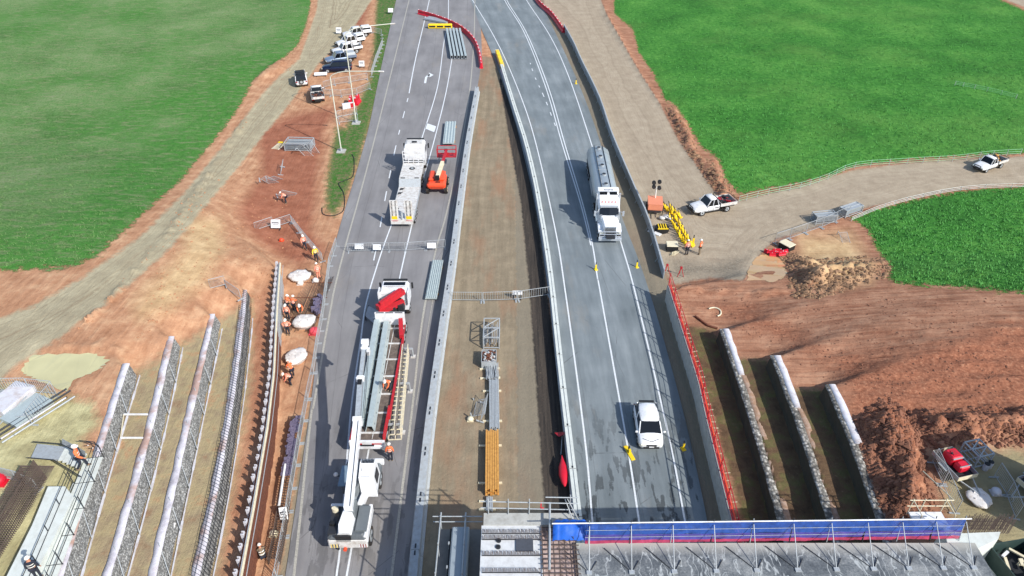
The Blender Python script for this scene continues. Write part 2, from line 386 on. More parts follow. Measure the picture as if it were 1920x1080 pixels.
# ---- one ground material that reads the measured region distances
def ground_material():
    s = NT('ground'); p = s.pos()
    nb = s.noise(p, .09, 5, .6); nm = s.noise(p, .7, 5, .65); nf = s.noise(p, 4.0, 5, .7); nn = s.noise(p, 1.6, 6, .7)
    def mask(k, amp=.8, softn=.25, nz=None):
        d = s.math('ADD', s.attr('sd_' + k), s.math('MULTIPLY', s.math('SUBTRACT', nz or nn, .5), amp * 2))
        return s.math('DIVIDE', d, softn, clamp=True)
    right = s.math('GREATER_THAN', s.n('SeparateXYZ', {0: p}).outputs[0], 4.0)
    orange = s.ramp(nm, [(.25, lin((148, 104, 76))), (.5, lin((178, 132, 100))), (.75, lin((206, 168, 132)))])
    redr = s.ramp(nm, [(.25, lin((116, 76, 58))), (.5, lin((152, 104, 80))), (.78, lin((184, 140, 112)))])
    c = s.mix(right, orange, redr)
    rot = s.n('Mapping', {'Vector': p, 'Rotation': (0, 0, R(-14)), 'Scale': (.12, 1.5, 1)}).outputs[0]
    rot2 = s.n('Mapping', {'Vector': p, 'Rotation': (0, 0, R(38)), 'Scale': (1.4, .1, 1)}).outputs[0]
    tk = s.noise(s.mix(right, rot2, rot), 1.5, 5, .62)
    trk = s.ramp(tk, [(.36, (0, 0, 0)), (.48, (.5, .5, .5)), (.6, (1, 1, 1))])
    c = s.mix(s.math('ADD', .13, s.math('MULTIPLY', right, .1)), c, s.mix(trk, lin((112, 76, 58)), lin((214, 176, 144))))
    cut = s.noise(s.n('Mapping', {'Vector': p, 'Rotation': (0, 0, R(33)), 'Scale': (.35, 2.2, 1)}).outputs[0], 1.1, 6, .72)
    redr = None
    c = s.mix(s.math('MULTIPLY', mask('wet', 1.0, 1.6, nb), .92), c, s.mix(right, s.ramp(nm, [(.3, lin((132, 80, 60))), (.7, lin((162, 105, 82)))]), s.ramp(nf, [(.3, lin((114, 70, 52))), (.52, lin((150, 98, 74))), (.75, lin((184, 132, 102)))])))
    bn = s.math('ADD', s.math('MULTIPLY', nb, .45), s.math('MULTIPLY', nm, .55))
    c = s.mix(s.math('MULTIPLY', mask('bay', .8, .8), .92), c, s.ramp(bn, [(.34, lin((132, 98, 74))), (.45, lin((146, 132, 106))), (.53, lin((158, 146, 112))), (.64, lin((164, 118, 88)))]))
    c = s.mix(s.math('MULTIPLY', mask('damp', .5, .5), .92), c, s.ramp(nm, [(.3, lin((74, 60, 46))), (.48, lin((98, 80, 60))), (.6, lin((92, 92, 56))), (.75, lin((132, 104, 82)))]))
    c = s.mix(s.math('MULTIPLY', mask('dry', 1.3, 1.8, nb), .9), c, s.ramp(nm, [(.3, lin((172, 140, 102))), (.7, lin((212, 184, 140)))]))
    streak = s.noise(s.scale(p, 1, .05), 1.6, 4, .6)
    med = s.ramp(s.math('ADD', s.math('MULTIPLY', streak, .5), s.math('MULTIPLY', nm, .5)), [(.3, lin((118, 106, 88))), (.5, lin((138, 125, 104))), (.7, lin((160, 145, 121)))])
    med = s.mix(s.ramp(s.noise(s.scale(p, 1, .25), .35, 4, .6), [(.5, (0, 0, 0)), (.7, (.7, .7, .7))]), med, lin((152, 114, 88)))
    med = s.mix(s.math('MULTIPLY', s.math('GREATER_THAN', s.math('ADD', s.n('SeparateXYZ', {0: p}).outputs[0], nn), .9), .65), med, lin((128, 121, 106)))
    c = s.mix(mask('median', .3, .4), c, med)
    w = s.attr('sd_haul'); w = s.math('ADD', w, s.math('MULTIPLY', nb, 1.5)); hs = s.noise(w, 1.3, 4, .7, '1D'); ht = s.noise(w, 3.2, 2, .5, '1D')
    haul = s.ramp(s.math('ADD', s.math('MULTIPLY', hs, .5), s.math('MULTIPLY', nm, .5)), [(.3, lin((140, 128, 106))), (.5, lin((162, 152, 126))), (.7, lin((190, 180, 150)))])
    haul = s.mix(s.ramp(ht, [(.54, (0, 0, 0)), (.72, (.32, .32, .32))]), haul, lin((120, 98, 74)))
    c = s.mix(mask('haul', .5, .35), c, haul)
    w = s.attr('sd_track'); w = s.math('ADD', w, s.math('MULTIPLY', nb, 2.0)); ts = s.noise(w, .9, 4, .7, '1D'); t2 = s.noise(w, 3.0, 2, .5, '1D')
    tr = s.ramp(s.math('ADD', s.math('MULTIPLY', ts, .5), s.math('MULTIPLY', nm, .5)), [(.3, lin((138, 124, 106))), (.5, lin((160, 146, 126))), (.7, lin((180, 167, 146)))])
    tr = s.mix(s.ramp(t2, [(.56, (0, 0, 0)), (.75, (.22, .22, .22))]), tr, lin((184, 170, 148)))
    c = s.mix(mask('track', .25, .25), c, tr)
    c = s.mix(s.math('MULTIPLY', mask('mud', 1.0, 1.2), .8), c, s.ramp(nf, [(.3, lin((96, 88, 76))), (.55, lin((128, 120, 106))), (.8, lin((160, 155, 142)))]))
    pad = s.ramp(nm, [(.3, lin((150, 140, 104))), (.5, lin((176, 168, 126))), (.72, lin((204, 196, 150)))])
    pad = s.mix(s.math('MULTIPLY', right, .65), pad, lin((138, 124, 98)))
    c = s.mix(mask('pad', .8, .8), c, pad)
    tar = s.ramp(s.noise(s.scale(p, 3, .1), 1.2, 4, .7), [(.3, lin((46, 44, 43))), (.7, lin((84, 76, 68)))])
    c = s.mix(mask('oldtar', .25, .2), c, tar)
    c = s.mix(s.math('MULTIPLY', s.ramp(cut, [(.34, (1, 1, 1)), (.42, (0, 0, 0))]), s.math('MULTIPLY', mask('wet', 1, 1), s.math('MULTIPLY', right, .7))), c, lin((84, 50, 38)))
    # scattered stones and clods in the bare earth
    c = s.mix(s.math('MULTIPLY', s.ramp(nf, [(.6, (0, 0, 0)), (.75, (1, 1, 1))]), .25), c, lin((196, 168, 138)))
    c = s.mix(s.math('MULTIPLY', s.ramp(nf, [(.25, (1, 1, 1)), (.4, (0, 0, 0))]), .4), c, lin((92, 60, 44)))
    # grass
    leftg = s.ramp(s.math('ADD', s.math('MULTIPLY', nf, .6), s.math('MULTIPLY', nb, .4)), [(.36, lin((64, 98, 48))), (.5, lin((96, 132, 74))), (.64, lin((136, 152, 108)))])
    edgeg = s.ramp(nn, [(.3, lin((46, 104, 36))), (.7, lin((76, 142, 54)))])
    patch = s.ramp(s.noise(p, .035, 4, .6), [(.45, (0, 0, 0)), (.62, (1, 1, 1))])
    leftg = s.mix(s.math('MULTIPLY', s.math('ADD', patch, s.math('SUBTRACT', 1.0, s.math('DIVIDE', s.attr('sd_grass'), 7.0, clamp=True)), clamp=True), .75), leftg, edgeg)
    leftg = s.mix(s.ramp(s.noise(s.n('Mapping', {'Vector': p, 'Rotation': (0, 0, R(-35)), 'Scale': (.5, 1.6, 1)}).outputs[0], .9, 7, .78), [(.5, (0, 0, 0)), (.62, (.6, .6, .6))]), leftg, lin((140, 140, 108)))
    rightg = s.ramp(s.math('ADD', s.math('MULTIPLY', nn, .55), s.math('MULTIPLY', nb, .45)), [(.34, lin((42, 88, 34))), (.5, lin((62, 122, 48))), (.66, lin((96, 152, 68)))])
    rightg = s.mix(s.ramp(nf, [(.3, (.5, .5, .5)), (.45, (0, 0, 0))]), rightg, lin((42, 86, 40)))
    rightg = s.mix(s.ramp(s.noise(p, .05, 5, .65), [(.48, (0, 0, 0)), (.7, (.45, .45, .45))]), rightg, lin((108, 150, 72)))
    g = s.mix(right, leftg, rightg)
    gm = mask('grass', 1.1, .3)
    c = s.mix(gm, c, g)
    vg = s.mix(s.ramp(nn, [(.45, (0, 0, 0)), (.6, (1, 1, 1))]), lin((64, 106, 44)), lin((112, 108, 76)))
    vm = s.math('MULTIPLY', mask('verge', 1.6, .8), s.ramp(s.n('SeparateXYZ', {0: p}).outputs[1], [(0, (1, 1, 1)), (1, (1, 1, 1))]))
    c = s.mix(vm, c, vg)
    s.out(c, .95); s.b.inputs['Specular IOR Level'].default_value = .12
    h = s.math('ADD', s.math('ADD', s.math('MULTIPLY', nf, .6), s.math('MULTIPLY', nn, .4)), s.math('MULTIPLY', tk, s.math('SUBTRACT', .9, s.math('MAXIMUM', gm, s.math('MAXIMUM', mask('median'), mask('track'))), clamp=True)))
    s.bump(h, .9, s.math('ADD', .10, s.math('MULTIPLY', gm, .22)))
    return s.m
MG = ground_material()
vidx = np.arange(nY * NX).reshape(nY, NX)
q = np.stack([vidx[:-1, :-1], vidx[:-1, 1:], vidx[1:, 1:], vidx[1:, :-1]], -1).reshape(-1, 4)
def facemean(a): return (a[:-1, :-1] + a[1:, 1:]).reshape(-1) * .5
gx = facemean(GX)
cls = np.zeros(len(q), int)   # 0 earth
for i, k in enumerate(['haul', 'track', 'median', 'pad', 'verge', 'grass']):
    cls = np.where(facemean(SD[k]) > 0, i + 1, cls)
names = [('earth_ground', cls == 0), ('haul_road_ground', cls == 1), ('gravel_track_ground', cls == 2), ('median_ground', cls == 3),
         ('site_pad_ground', cls == 4), ('grass_verge', cls == 5), ('grass_field_ground', cls == 6)]
co = np.stack([GX, GY, GZ], -1).reshape(-1, 3)
for nm_, sel in names:
    fq = q[sel]; used = np.unique(fq); remap = np.full(nY * NX, -1); remap[used] = np.arange(len(used))
    me = bpy.data.meshes.new(nm_); me.vertices.add(len(used)); me.vertices.foreach_set('co', co[used].ravel())
    fq = remap[fq]; me.loops.add(fq.size); me.polygons.add(len(fq)); me.loops.foreach_set('vertex_index', fq.ravel())
    me.polygons.foreach_set('loop_start', np.arange(0, fq.size, 4)); me.update(calc_edges=True)
    me.polygons.foreach_set('use_smooth', [True] * len(fq))
    for k, d in SD.items():
        a = me.attributes.new('sd_' + k, 'FLOAT', 'POINT'); a.data.foreach_set('value', np.clip(d, -30, 30).ravel()[used].astype(np.float32))
    me.materials.append(MG); o = bpy.data.objects.new(nm_, me); COL.objects.link(o); struct(o)
def gz(x, y):
    """height of the built ground under a point"""
    j = min(max(int(np.searchsorted(ys, y)) - 1, 0), nY - 2); ty = (y - ys[j]) / (ys[j + 1] - ys[j])
    def row(r):
        k = (x / (ys[r] * .86 + 20) + 1) / 2 * (NX - 1); i = min(max(int(k), 0), NX - 2); f = k - i
        return GZ[r, i] * (1 - f) + GZ[r, i + 1] * f
    return float(row(j) * (1 - ty) + row(j + 1) * ty)
def G(px, py, dz=0.0):
    """photo pixel -> point standing on the built ground"""
    z = 0.0
    for _ in range(12):
        p = W(px, py, z); z = .5 * z + .5 * gz(p.x, p.y)
    p = W(px, py, z); return Vector((p.x, p.y, gz(p.x, p.y) + dz))
# ------------------------------------------------ water
def poly_sheet(name, pts, m, kind='structure'):
    bm = bmesh.new(); f = bm.faces.new([bm.verts.new(p) for p in pts]); bmesh.ops.triangulate(bm, faces=[f])
    me = bpy.data.meshes.new(name); bm.to_mesh(me); bm.free(); me.materials.append(m)
    o = bpy.data.objects.new(name, me); COL.objects.link(o); return struct(o, kind)
def water(name, c):
    s = NT(name); p = s.pos(); n = s.noise(p, .5, 3)
    return s.out(s.ramp(n, [(.3, lin(tuple(v * .93 for v in c))), (.7, lin(c))]), .12)
for i, (poly, c) in enumerate(zip(REG['pond'], [(196, 190, 146), (206, 164, 116)])):
    zc = float(ground_z(*W(sum(p[0] for p in poly) / len(poly), sum(p[1] for p in poly) / len(poly), 4 * (1 - i))[:2])) - .02
    cx = sum(p[0] for p in poly) / len(poly); cy = sum(p[1] for p in poly) / len(poly)
    ring = []
    for a, b in zip(poly, poly[1:] + poly[:1]):
        for t in (0, .12, .25, .37, .5, .62, .75, .87):
            x = a[0] + (b[0] - a[0]) * t; y = a[1] + (b[1] - a[1]) * t; k = random.uniform(-.07, .09)
            g = G(x + (x - cx) * k, y + (y - cy) * k); ring.append((g.x, g.y, zc))
    poly_sheet('muddy_puddle', [(x, y, gz(x, y) * 0 + max(gz(x, y), -9) + .03) for x, y, z in ring], water('muddy_water' , c))
# ------------------------------------------------ asphalt carriageways
def pl_interp(pts, y):
    pts = sorted(pts, key=lambda p: p[1])
    return float(np.interp(y, [p[1] for p in pts], [p[0] for p in pts]))
def cr(pts, n=6):
    """smooth curve through world points"""
    out = []; P = [pts[0]] + list(pts) + [pts[-1]]
    for i in range(1, len(P) - 2):
        a, b, c, d = P[i - 1], P[i], P[i + 1], P[i + 2]
        for k in range(n):
            t = k / n
            out.append(.5 * ((2 * b) + (c - a) * t + (2 * a - 5 * b + 4 * c - d) * t * t + (3 * b - a - 3 * c + d) * t ** 3))
    out.append(Vector(P[-2])); return out
def asphalt(name, cols, seed):
    s = NT(name); p = s.pos()
    uv = s.n('UVMap', uv_map='UVMap').outputs[0]
    lane = s.noise(s.scale(uv, 1, .012), 9.0, 3, .6); pat = s.noise(p, .25, 5, .6); gr = s.noise(p, 14, 2, .7); bl = s.noise(p, 1.4, 6, .75)
    f = s.math('ADD', s.math('MULTIPLY', lane, .5), s.math('MULTIPLY', pat, .35)); f = s.math('ADD', f, s.math('MULTIPLY', gr, .15))
    c = s.ramp(f, [(.32, lin(cols[0])), (.5, lin(cols[1])), (.68, lin(cols[2]))])
    # crack sealing and bitumen bleeding
    y = s.n('SeparateXYZ', {0: p}).outputs[1]
    near = s.n('MapRange', {0: y, 1: 44.0, 2: 28.0}).outputs[0]
    dk = s.math('MULTIPLY', s.ramp(s.math('MULTIPLY', bl, s.math('ADD', s.ramp(s.noise(s.scale(uv, 1, .02), 14, 2), [(.45, (0, 0, 0)), (.6, (1, 1, 1))]), .45)), [(.5, (0, 0, 0)), (.62, (1, 1, 1))]), near)
    c = s.mix(s.math('MULTIPLY', dk, cols[3]), c, lin((34, 35, 36)))
    c = s.mix(s.ramp(bl, [(.68, (0, 0, 0)), (.8, (.25, .25, .25))]), c, lin((60, 60, 60)))
    sx = s.n('SeparateXYZ', {0: uv}).outputs
    jn = s.math('ABSOLUTE', s.math('SUBTRACT', s.math('FRACT', s.math('ADD', s.math('MULTIPLY', sx[0], 3.0), s.math('MULTIPLY', s.noise(s.scale(uv, 0, .05), 3, 2), .03))), .55))
    c = s.mix(s.ramp(jn, [(0, (.5, .5, .5)), (.006, (0, 0, 0))]), c, lin((64, 64, 64)))
    c = s.mix(s.ramp(s.noise(s.scale(p, .5, .12), .5, 5, .7), [(.56, (0, 0, 0)), (.72, (.35, .35, .35))]), c, lin((150, 140, 126)))
    v = s.n('TexVoronoi', {'Vector': s.scale(p, .22, .10), 'Scale': 1.0}, feature='DISTANCE_TO_EDGE').outputs['Distance']
    c = s.mix(s.math('MULTIPLY', s.ramp(v, [(0, (.6, .6, .6)), (.004, (0, 0, 0))]), s.ramp(pat, [(.5, (0, 0, 0)), (.56, (1, 1, 1))])), c, lin((58, 57, 56)))
    s.out(c, .82); s.b.inputs['Specular IOR Level'].default_value = .3
    s.bump(gr, .3, .02); return s.m
def ribbon(name, left, right, m, z, uvm=True):
    n = len(left); me = bpy.data.meshes.new(name); K = 10; vs = []; uvs = []
    for a, b in zip(left, right):
        for k in range(K + 1):
            p = a.lerp(b, k / K); vs.append((p.x, p.y, z)); uvs.append((k / K, p.y))
    fs = []
    for i in range(n - 1):
        for k in range(K): fs.append((i * (K + 1) + k, i * (K + 1) + k + 1, (i + 1) * (K + 1) + k + 1, (i + 1) * (K + 1) + k))
    me.from_pydata(vs, [], fs); u = me.uv_layers.new(name='UVMap')
    for L in me.loops: u.data[L.index].uv = uvs[L.vertex_index]
    me.materials.append(m)
    bm = bmesh.new(); bm.from_mesh(me); bmesh.ops.recalc_face_normals(bm, faces=bm.faces)
    if bm.faces[0].normal.z < 0 or True:
        for f in bm.faces:
            if f.normal.z < 0: f.normal_flip()
    bm.to_mesh(me); bm.free()
    o = bpy.data.objects.new(name, me); COL.objects.link(o); return struct(o)
def edges(poly, ysamp, split):
    L = [W(pl_interp(poly[:split], y), y) for y in ysamp]; Rr = [W(pl_interp(poly[split:], y), y) for y in ysamp]
    return L, Rr
YS = [-60, -20, 20, 60, 110, 170, 240, 320, 400, 490, 580, 680, 780, 880, 980, 1080, 1130]
L, Rr = edges(ASPH_L, YS + [1200], 10)
mL = asphalt('asphalt_grey', [(112, 110, 110), (130, 128, 128), (146, 144, 143), .3], 1)
mR = asphalt('asphalt_blue_grey', [(98, 106, 109), (118, 126, 129), (142, 149, 151), .8], 2)
def extend(P, y):
    d = P[0] - P[2]; return [P[0] + d * k for k in range(6, 0, -1)] + P
d0 = (W(800, -60) - W(790, 60)).normalized()
def ext(P, d): return [P[0] + d * k for k in (600, 300, 120, 40)] + P
# the left and the right carriageway both run on beyond the frame
ribbon('left_carriageway_road', cr(ext(L, Vector((.02, 1, 0)))), cr(ext(Rr, Vector((.02, 1, 0)))), mL, 0.0)
L, Rr = edges(ASPH_R, YS, 9)
ribbon('right_carriageway_road', cr(ext(L, Vector((-.35, 1, 0)))), cr(ext(Rr, Vector((-.35, 1, 0)))), mR, 0.006)
# ------------------------------------------------ painted lines
M_line = mat('road_marking_paint', (222, 226, 228), .7, 0, .12, 5, (140, 140, 140), .35)
M_lined = mat('worn_marking_paint', (176, 172, 160), .8, 0, .2, 5, (110, 110, 108), .6)
def line_mesh(mb, pts, w, z, m, dash=None):
    P = cr([W(x, y) for x, y in pts]); 
    Q = [P[0]]
    for a, b in zip(P[:-1], P[1:]):
        n = max(1, int((b - a).length / 1.0)); Q += [a.lerp(b, k / n) for k in range(1, n + 1)]
    run = 0; vs = []; prev = None
    for i in range(len(Q) - 1):
        a, b = Q[i], Q[i + 1]; d = (b - a).normalized(); r = Vector((d.y, -d.x, 0)) * w / 2
        run += (b - a).length
        if dash and (run % (dash[0] + dash[1])) > dash[0]: continue
        mb.add([(a - r) + Vector((0, 0, z)), (a + r) + Vector((0, 0, z)), (b + r) + Vector((0, 0, z)), (b - r) + Vector((0, 0, z))], [(0, 1, 2, 3)], m)
mk = MB(); ZM = .012
def LN(pts, w=.13, m=M_line, dash=None): line_mesh(mk, pts, w, ZM, m, dash)
LN([(778, -50), (767, 0), (700, 270), (640, 490), (618, 590), (590, 750), (582, 790), (551, 1080), (536, 1180)], .17, M_lined)
LN([(814, -50), (805, 0), (780, 107), (767, 175)], .15)
LN([(765, 184), (757, 215), (745, 262), (728, 342), (708, 452), (696, 510)], .13, M_line, (2, 4))
LN([(842, -50), (841, 0), (840, 40), (832, 82), (821, 160), (795, 247), (760, 350), (732, 427), (713, 480), (687, 567), (676, 640), (660, 752), (651, 855), (638, 1023), (631, 1080), (620, 1180)], .13)
LN([(849, 100), (837, 170), (815, 260), (790, 350), (771, 427), (746, 537), (728, 640), (689, 857), (660, 1023), (650, 1080), (632, 1180)], .13)
LN([(892, -50), (890, 22), (889, 65), (882, 160), (865, 270), (837, 400), (817, 470), (792, 600), (773, 765), (734, 1080), (722, 1180)], .17, M_lined)
LN([(863, 330), (838, 440), (812, 560), (780, 760)], .06, M_lined)
mk.add([W(812, 155) + Vector((0, 0, ZM)), W(815, 152) + Vector((0, 0, ZM)), W(812, 136) + Vector((0, 0, ZM)), W(805, 140) + Vector((0, 0, ZM))], [(0, 1, 2, 3)], M_line) if False else None
# right-turn arrow
def ar(*q): mk.add([W(x, y) + Vector((0, 0, ZM)) for x, y in q], [tuple(range(len(q)))], M_line)
ar((795, 156), (799, 156), (801, 145), (797, 145)); ar((797, 145), (801, 145), (806, 141.5), (803, 139)); ar((801, 143), (803, 139), (806, 138.5), (806, 141.8)); ar((804, 136), (813, 140.5), (805.5, 145))
ar((800, 231), (818, 237), (814, 248), (797, 241))
LN([(866, -40), (886, 0), (920, 57), (947, 110), (980, 190), (1005, 270), (1040, 425), (1059, 540), (1095, 810), (1111, 980), (1126, 1130)], .13)
LN([(928, -50), (945, -2), (982, 59), (1022, 160), (1054, 270), (1088, 380), (1108, 460)], .13)
LN([(932, -50), (949, -2), (986, 59), (1027, 160), (1059, 270), (1092, 380), (1111, 460), (1120, 520), (1125, 545), (1172, 810), (1199, 982), (1222, 1130)], .13)
LN([(960, -50), (987, 0), (1030, 65), (1065, 140), (1109, 270), (1162, 447), (1190, 545), (1252, 810), (1282, 965), (1312, 1120)], .13)
LN([(994, 118), (1002, 142), (1012, 164), (1022, 186), (1036, 222), (1043, 240)], .12, M_line, (1, 2.6))
o = mk.obj('road_marking'); struct(o)
# ================================================= STRUCTURES
def gravel_mat(name, cols, sc=5.0):
    s = NT(name); p = s.pos()
    v = s.n('TexVoronoi', {'Vector': p, 'Scale': sc}); n = s.noise(p, .8, 4)
    f = s.math('ADD', s.math('MULTIPLY', s.n('SeparateColor', {0: v.outputs['Color']}).outputs[0], .6), s.math('MULTIPLY', n, .4))
    c = s.ramp(f, [(.25, lin(cols[0])), (.5, lin(cols[1])), (.8, lin(cols[2]))])
    c = s.mix(s.math('MULTIPLY', s.ramp(v.outputs['Distance'], [(.35, (0, 0, 0)), (.6, (1, 1, 1))]), .6), c, lin((60, 58, 55)))
    s.out(c, .9); s.bump(v.outputs['Distance'], .8, -.06); return s.m
M_gravel = gravel_mat('grey_gravel_fill', [(122, 122, 120), (150, 150, 148), (180, 180, 176)], 9.0)
M_gravelb = gravel_mat('pale_gravel_fill', [(96, 92, 86), (140, 136, 128), (190, 186, 178)], 5.0)
def fabric_mat():
    s = NT('wrapped_sheeting'); p = s.pos(); n = s.noise(p, 1.2, 6, .7); m = s.noise(p, .35, 4, .6)
    c = s.ramp(n, [(.3, lin((160, 154, 160))), (.5, lin((200, 196, 202))), (.7, lin((220, 218, 222)))])
    c = s.mix(s.ramp(m, [(.5, (0, 0, 0)), (.6, (.8, .8, .8))]), c, lin((166, 128, 108)))
    s.out(c, .7); s.bump(n, .8, .06); return s.m
M_wrap = fabric_mat()
M_facedk = mat('shaded_block_face', (62, 56, 46), .95, 0, .25, 2, (44, 52, 34), .5)  # shade on the faces turned from the sun is painted into this dark colour
M_clothb = mat('brown_geotextile', (150, 120, 98), .95, 0, .25, 1.2, (190, 175, 165), .4)
def samp(k, step=.8, y0=None, y1=13.0):
    y0 = LW[k][0].y if y0 is None else y0
    n = int((y0 - y1) / step); return [(float(lx(k, y0 - i * step)), y0 - i * step) for i in range(n + 1)]
def step_wall(k, zt, zb, sg, label, capw=.36, mesh=False, pale=False, toe=True, ties=True):
    P = samp(k); rnd = random.Random(k); o = thing('gravel_retaining_wall', label, 'retaining wall', (P[0][0], P[0][1], zb), 0)
    ox, oy, oz = P[0][0], P[0][1], zb
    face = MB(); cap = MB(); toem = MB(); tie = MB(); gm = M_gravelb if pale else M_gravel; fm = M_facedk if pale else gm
    rings = []; crings = []; bat = .2 if not pale else .08
    for i, (x, y) in enumerate(P):
        j = lambda a: rnd.uniform(-a, a)
        xo = x - ox; yo = y - oy; h = zt - zb
        rings.append([(xo + sg * .46, yo, h + .02), (xo + sg * .05 + j(.04), yo, h + .04 + j(.03)), (xo - sg * bat * .35 + j(.05), yo, h * .66), (xo - sg * bat * .75 + j(.06), yo, h * .3), (xo - sg * bat - sg * .1 + j(.06), yo, -.25), (xo + sg * .46, yo, -.25)])
        a, b = (-.04 if not pale else -.06) + j(.03), (capw + .1 if not pale else .45) + j(.06)
        crings.append([(xo + sg * a, yo, h + .03), (xo + sg * a, yo, h + .09 + j(.01)), (xo + sg * (a + b) / 2, yo, h + .1 + j(.015)), (xo + sg * b, yo, h + .07 + j(.015)), (xo + sg * b, yo, h - .1)])
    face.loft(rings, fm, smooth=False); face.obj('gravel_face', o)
    cap.loft(crings, M_wrap if not pale else gm); cap.obj('wrapped_cap', o)
    if pale:
        c2 = MB(); c2.loft([[(v[0] + sg * .3, v[1], v[2] + .015) for v in r] for r in crings[:8]], M_sheet); c2.loft([[(v[0] + sg * (.42 + rnd.uniform(-.04, .04)), v[1], v[2] - .05 + rnd.uniform(-.03, .02)) for v in r] for r in crings[7:]], M_clothb); c2.obj('cap_sheeting', o)
    if toe:
        for i in range(0, len(P) - 1):
            (x, y), (x2, y2) = P[i], P[i + 1]; w = .06 if rnd.random() < .7 else .12
            q = sg * (bat + .22)
            toem.beam((x - ox - q, y - oy, .03), (x2 - ox - q, y2 - oy, .03), w, .1, M_sheet)
        toem.obj('toe_board', o)
    if ties:
        for i in range(3, len(P) - 3, 4):
            (x, y), (x2, y2) = P[i], P[i + 2]
            tie.cyl((x - ox + sg * .2, y - oy, zt - zb + .2), (x2 - ox - sg * (bat + .3), y2 - oy, .15), .028, 5, M_galv)
        tie.obj('tie_bar', o)
    if mesh:
        w = MB()
        for i in range(0, len(P) - 1):
            (x, y), (x2, y2) = P[i], P[i + 1]
            for f in (0, .33, .66):
                yy = y + (y2 - y) * f; xx = x + (x2 - x) * f
                w.beam((xx - ox + sg * .5, yy - oy, zt - zb + .2), (xx - ox - sg * .1, yy - oy - .3, zt - zb + .17), .018, .018, M_dkmetal)
                w.beam((xx - ox - sg * .1, yy - oy - .3, zt - zb + .17), (xx - ox - sg * .42, yy - oy - .35, .2), .018, .018, M_dkmetal)
            for q, z in ((-.5, .2), (-.2, .19), (.12, -.3), (.25, -.8)):
                w.beam((x - ox - sg * q, y - oy, zt - zb + z), (x2 - ox - sg * q, y2 - oy, zt - zb + z), .02, .02, M_dkmetal)
        w.obj('wire_mesh', o)
    return o
step_wall('D', 3.1, 2.0, -1, 'stepped gravel wall wrapped in dark wire mesh, closest to the row of sheet piles', mesh=True, ties=False)
step_wall('C', 4.2, 3.1, -1, 'stepped gravel wall with patchy white cap, directly left of the mesh wrapped one')
step_wall('B', 5.3, 4.2, -1, 'stepped gravel wall with white cap linked by a white bar to the outermost left wall')
step_wall('A', 6.4, 5.3, -1, 'outermost left gravel wall, running under the metal scaffold walkway')
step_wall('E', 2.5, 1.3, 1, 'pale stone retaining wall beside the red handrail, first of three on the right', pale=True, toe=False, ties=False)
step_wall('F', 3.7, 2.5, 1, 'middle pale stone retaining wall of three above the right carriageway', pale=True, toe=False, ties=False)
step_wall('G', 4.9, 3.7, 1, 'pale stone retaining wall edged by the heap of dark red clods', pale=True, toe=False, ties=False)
# ---- sheet pile wall along the trench
P = samp('P', .86); ox, oy = P[0]
o = thing('pile_retaining_wall', 'row of white headed steel piles with timber lagging beside the trench', 'retaining wall', (ox, oy, 0))
lag = MB(); rail = MB(); rnd = random.Random(3)
pts = [(x - ox, y - oy) for x, y in P]
for (x, y), (x2, y2) in zip(pts[:-1], pts[1:]):
    for z in (.15, .5, .85, 1.2, 1.55, 1.9, 2.25, 2.6, 2.93): lag.beam((x - .12 + rnd.uniform(-.02, .02), y, z), (x2 - .12, y2, z), .08, .33, M_rust if y < -8 else M_galv)
    rail.beam((x + .1, y, 3.14), (x2 + .1, y2, 3.14), .1, .12, M_beige); rail.beam((x + .02, y, 3.25), (x2 + .02, y2, 3.25), .05, .05, M_galv)
    rail.beam((x + .3, y, 2.9), (x2 + .3, y2, 2.9), .04, .04, M_galv)
lag.obj('lagging', o); rail.obj('capping_rail', o)
pile = None
for i, (x, y) in enumerate(pts[:85]):
    if pile is None:
        m = MB(); m.box((0, 0, 1.6), (.05, .28, 3.3), M_sheet); m.box((-.08, .1, 1.63), (.16, .05, 3.3), M_sheet); m.box((-.08, -.1, 1.63), (.16, .05, 3.3), M_sheet)
        pile = m.obj('pile', o); pile.location = (x - .2, y, 0)
    else:
        c = pile.copy(); COL.objects.link(c); c.parent = o; c.location = (x - .2 + rnd.uniform(-.03, .03), y, rnd.uniform(-.05, .08))
# ---- right concrete wall and its red handrail
P = samp('R', 1.2); ox, oy = P[0]; pts = [(x - ox, y - oy) for x, y in P]
w = MB(); w.loft([[(x, y, -.2), (x, y, 1.8), (x + .3, y, 1.8), (x + .3, y, -.2)] for x, y in pts], M_conc, smooth=False)
wall = w.obj('concrete_retaining_wall'); wall.location = (ox, oy, 0)
tag(wall, 'tall grey concrete retaining wall along the right edge of the road', 'retaining wall')
o = thing('red_handrail', 'long red steel handrail fixed on top of the concrete retaining wall', 'handrail', (ox, oy, 1.8))
m = MB()
for (x, y), (x2, y2) in zip(pts[:-1], pts[1:]):
    for z, r in ((1.35, .05), (.9, .03), (.5, .03), (.12, .06)): m.beam((x + .14, y, z), (x2 + .14, y2, z), r, r, M_redsteel)
    m.beam((x + .3, y, .08), (x2 + .3, y2, .08), .12, .06, M_orange)
m.obj('rail', o)
for i, (x, y) in enumerate(pts[::2]):
    m = MB(); m.box((x + .14, y, .68), (.07, .07, 1.4), M_redsteel); m.beam((x + .14, y, .95), (x + .16, y - .9, .1), .04, .04, M_redsteel); m.obj('post', o)
m = MB(); rnd = random.Random(5)
for (x, y), (x2, y2) in zip(pts[:-1], pts[1:]):
    m.beam((x + .31, y, 1.5), (x2 + .31, y2, 1.5), .04, .04, M_rebar)
    for f in (0, .5): m.beam((x + .3, y + (y2 - y) * f, 1.5), (x + .3 + rnd.uniform(.3, .55), y + (y2 - y) * f - .1, 1.62 + rnd.uniform(-.05, .1)), .05, .05, M_beige)
sb = m.obj('starter_bars'); sb.location = (ox, oy, 0); sb.parent = None
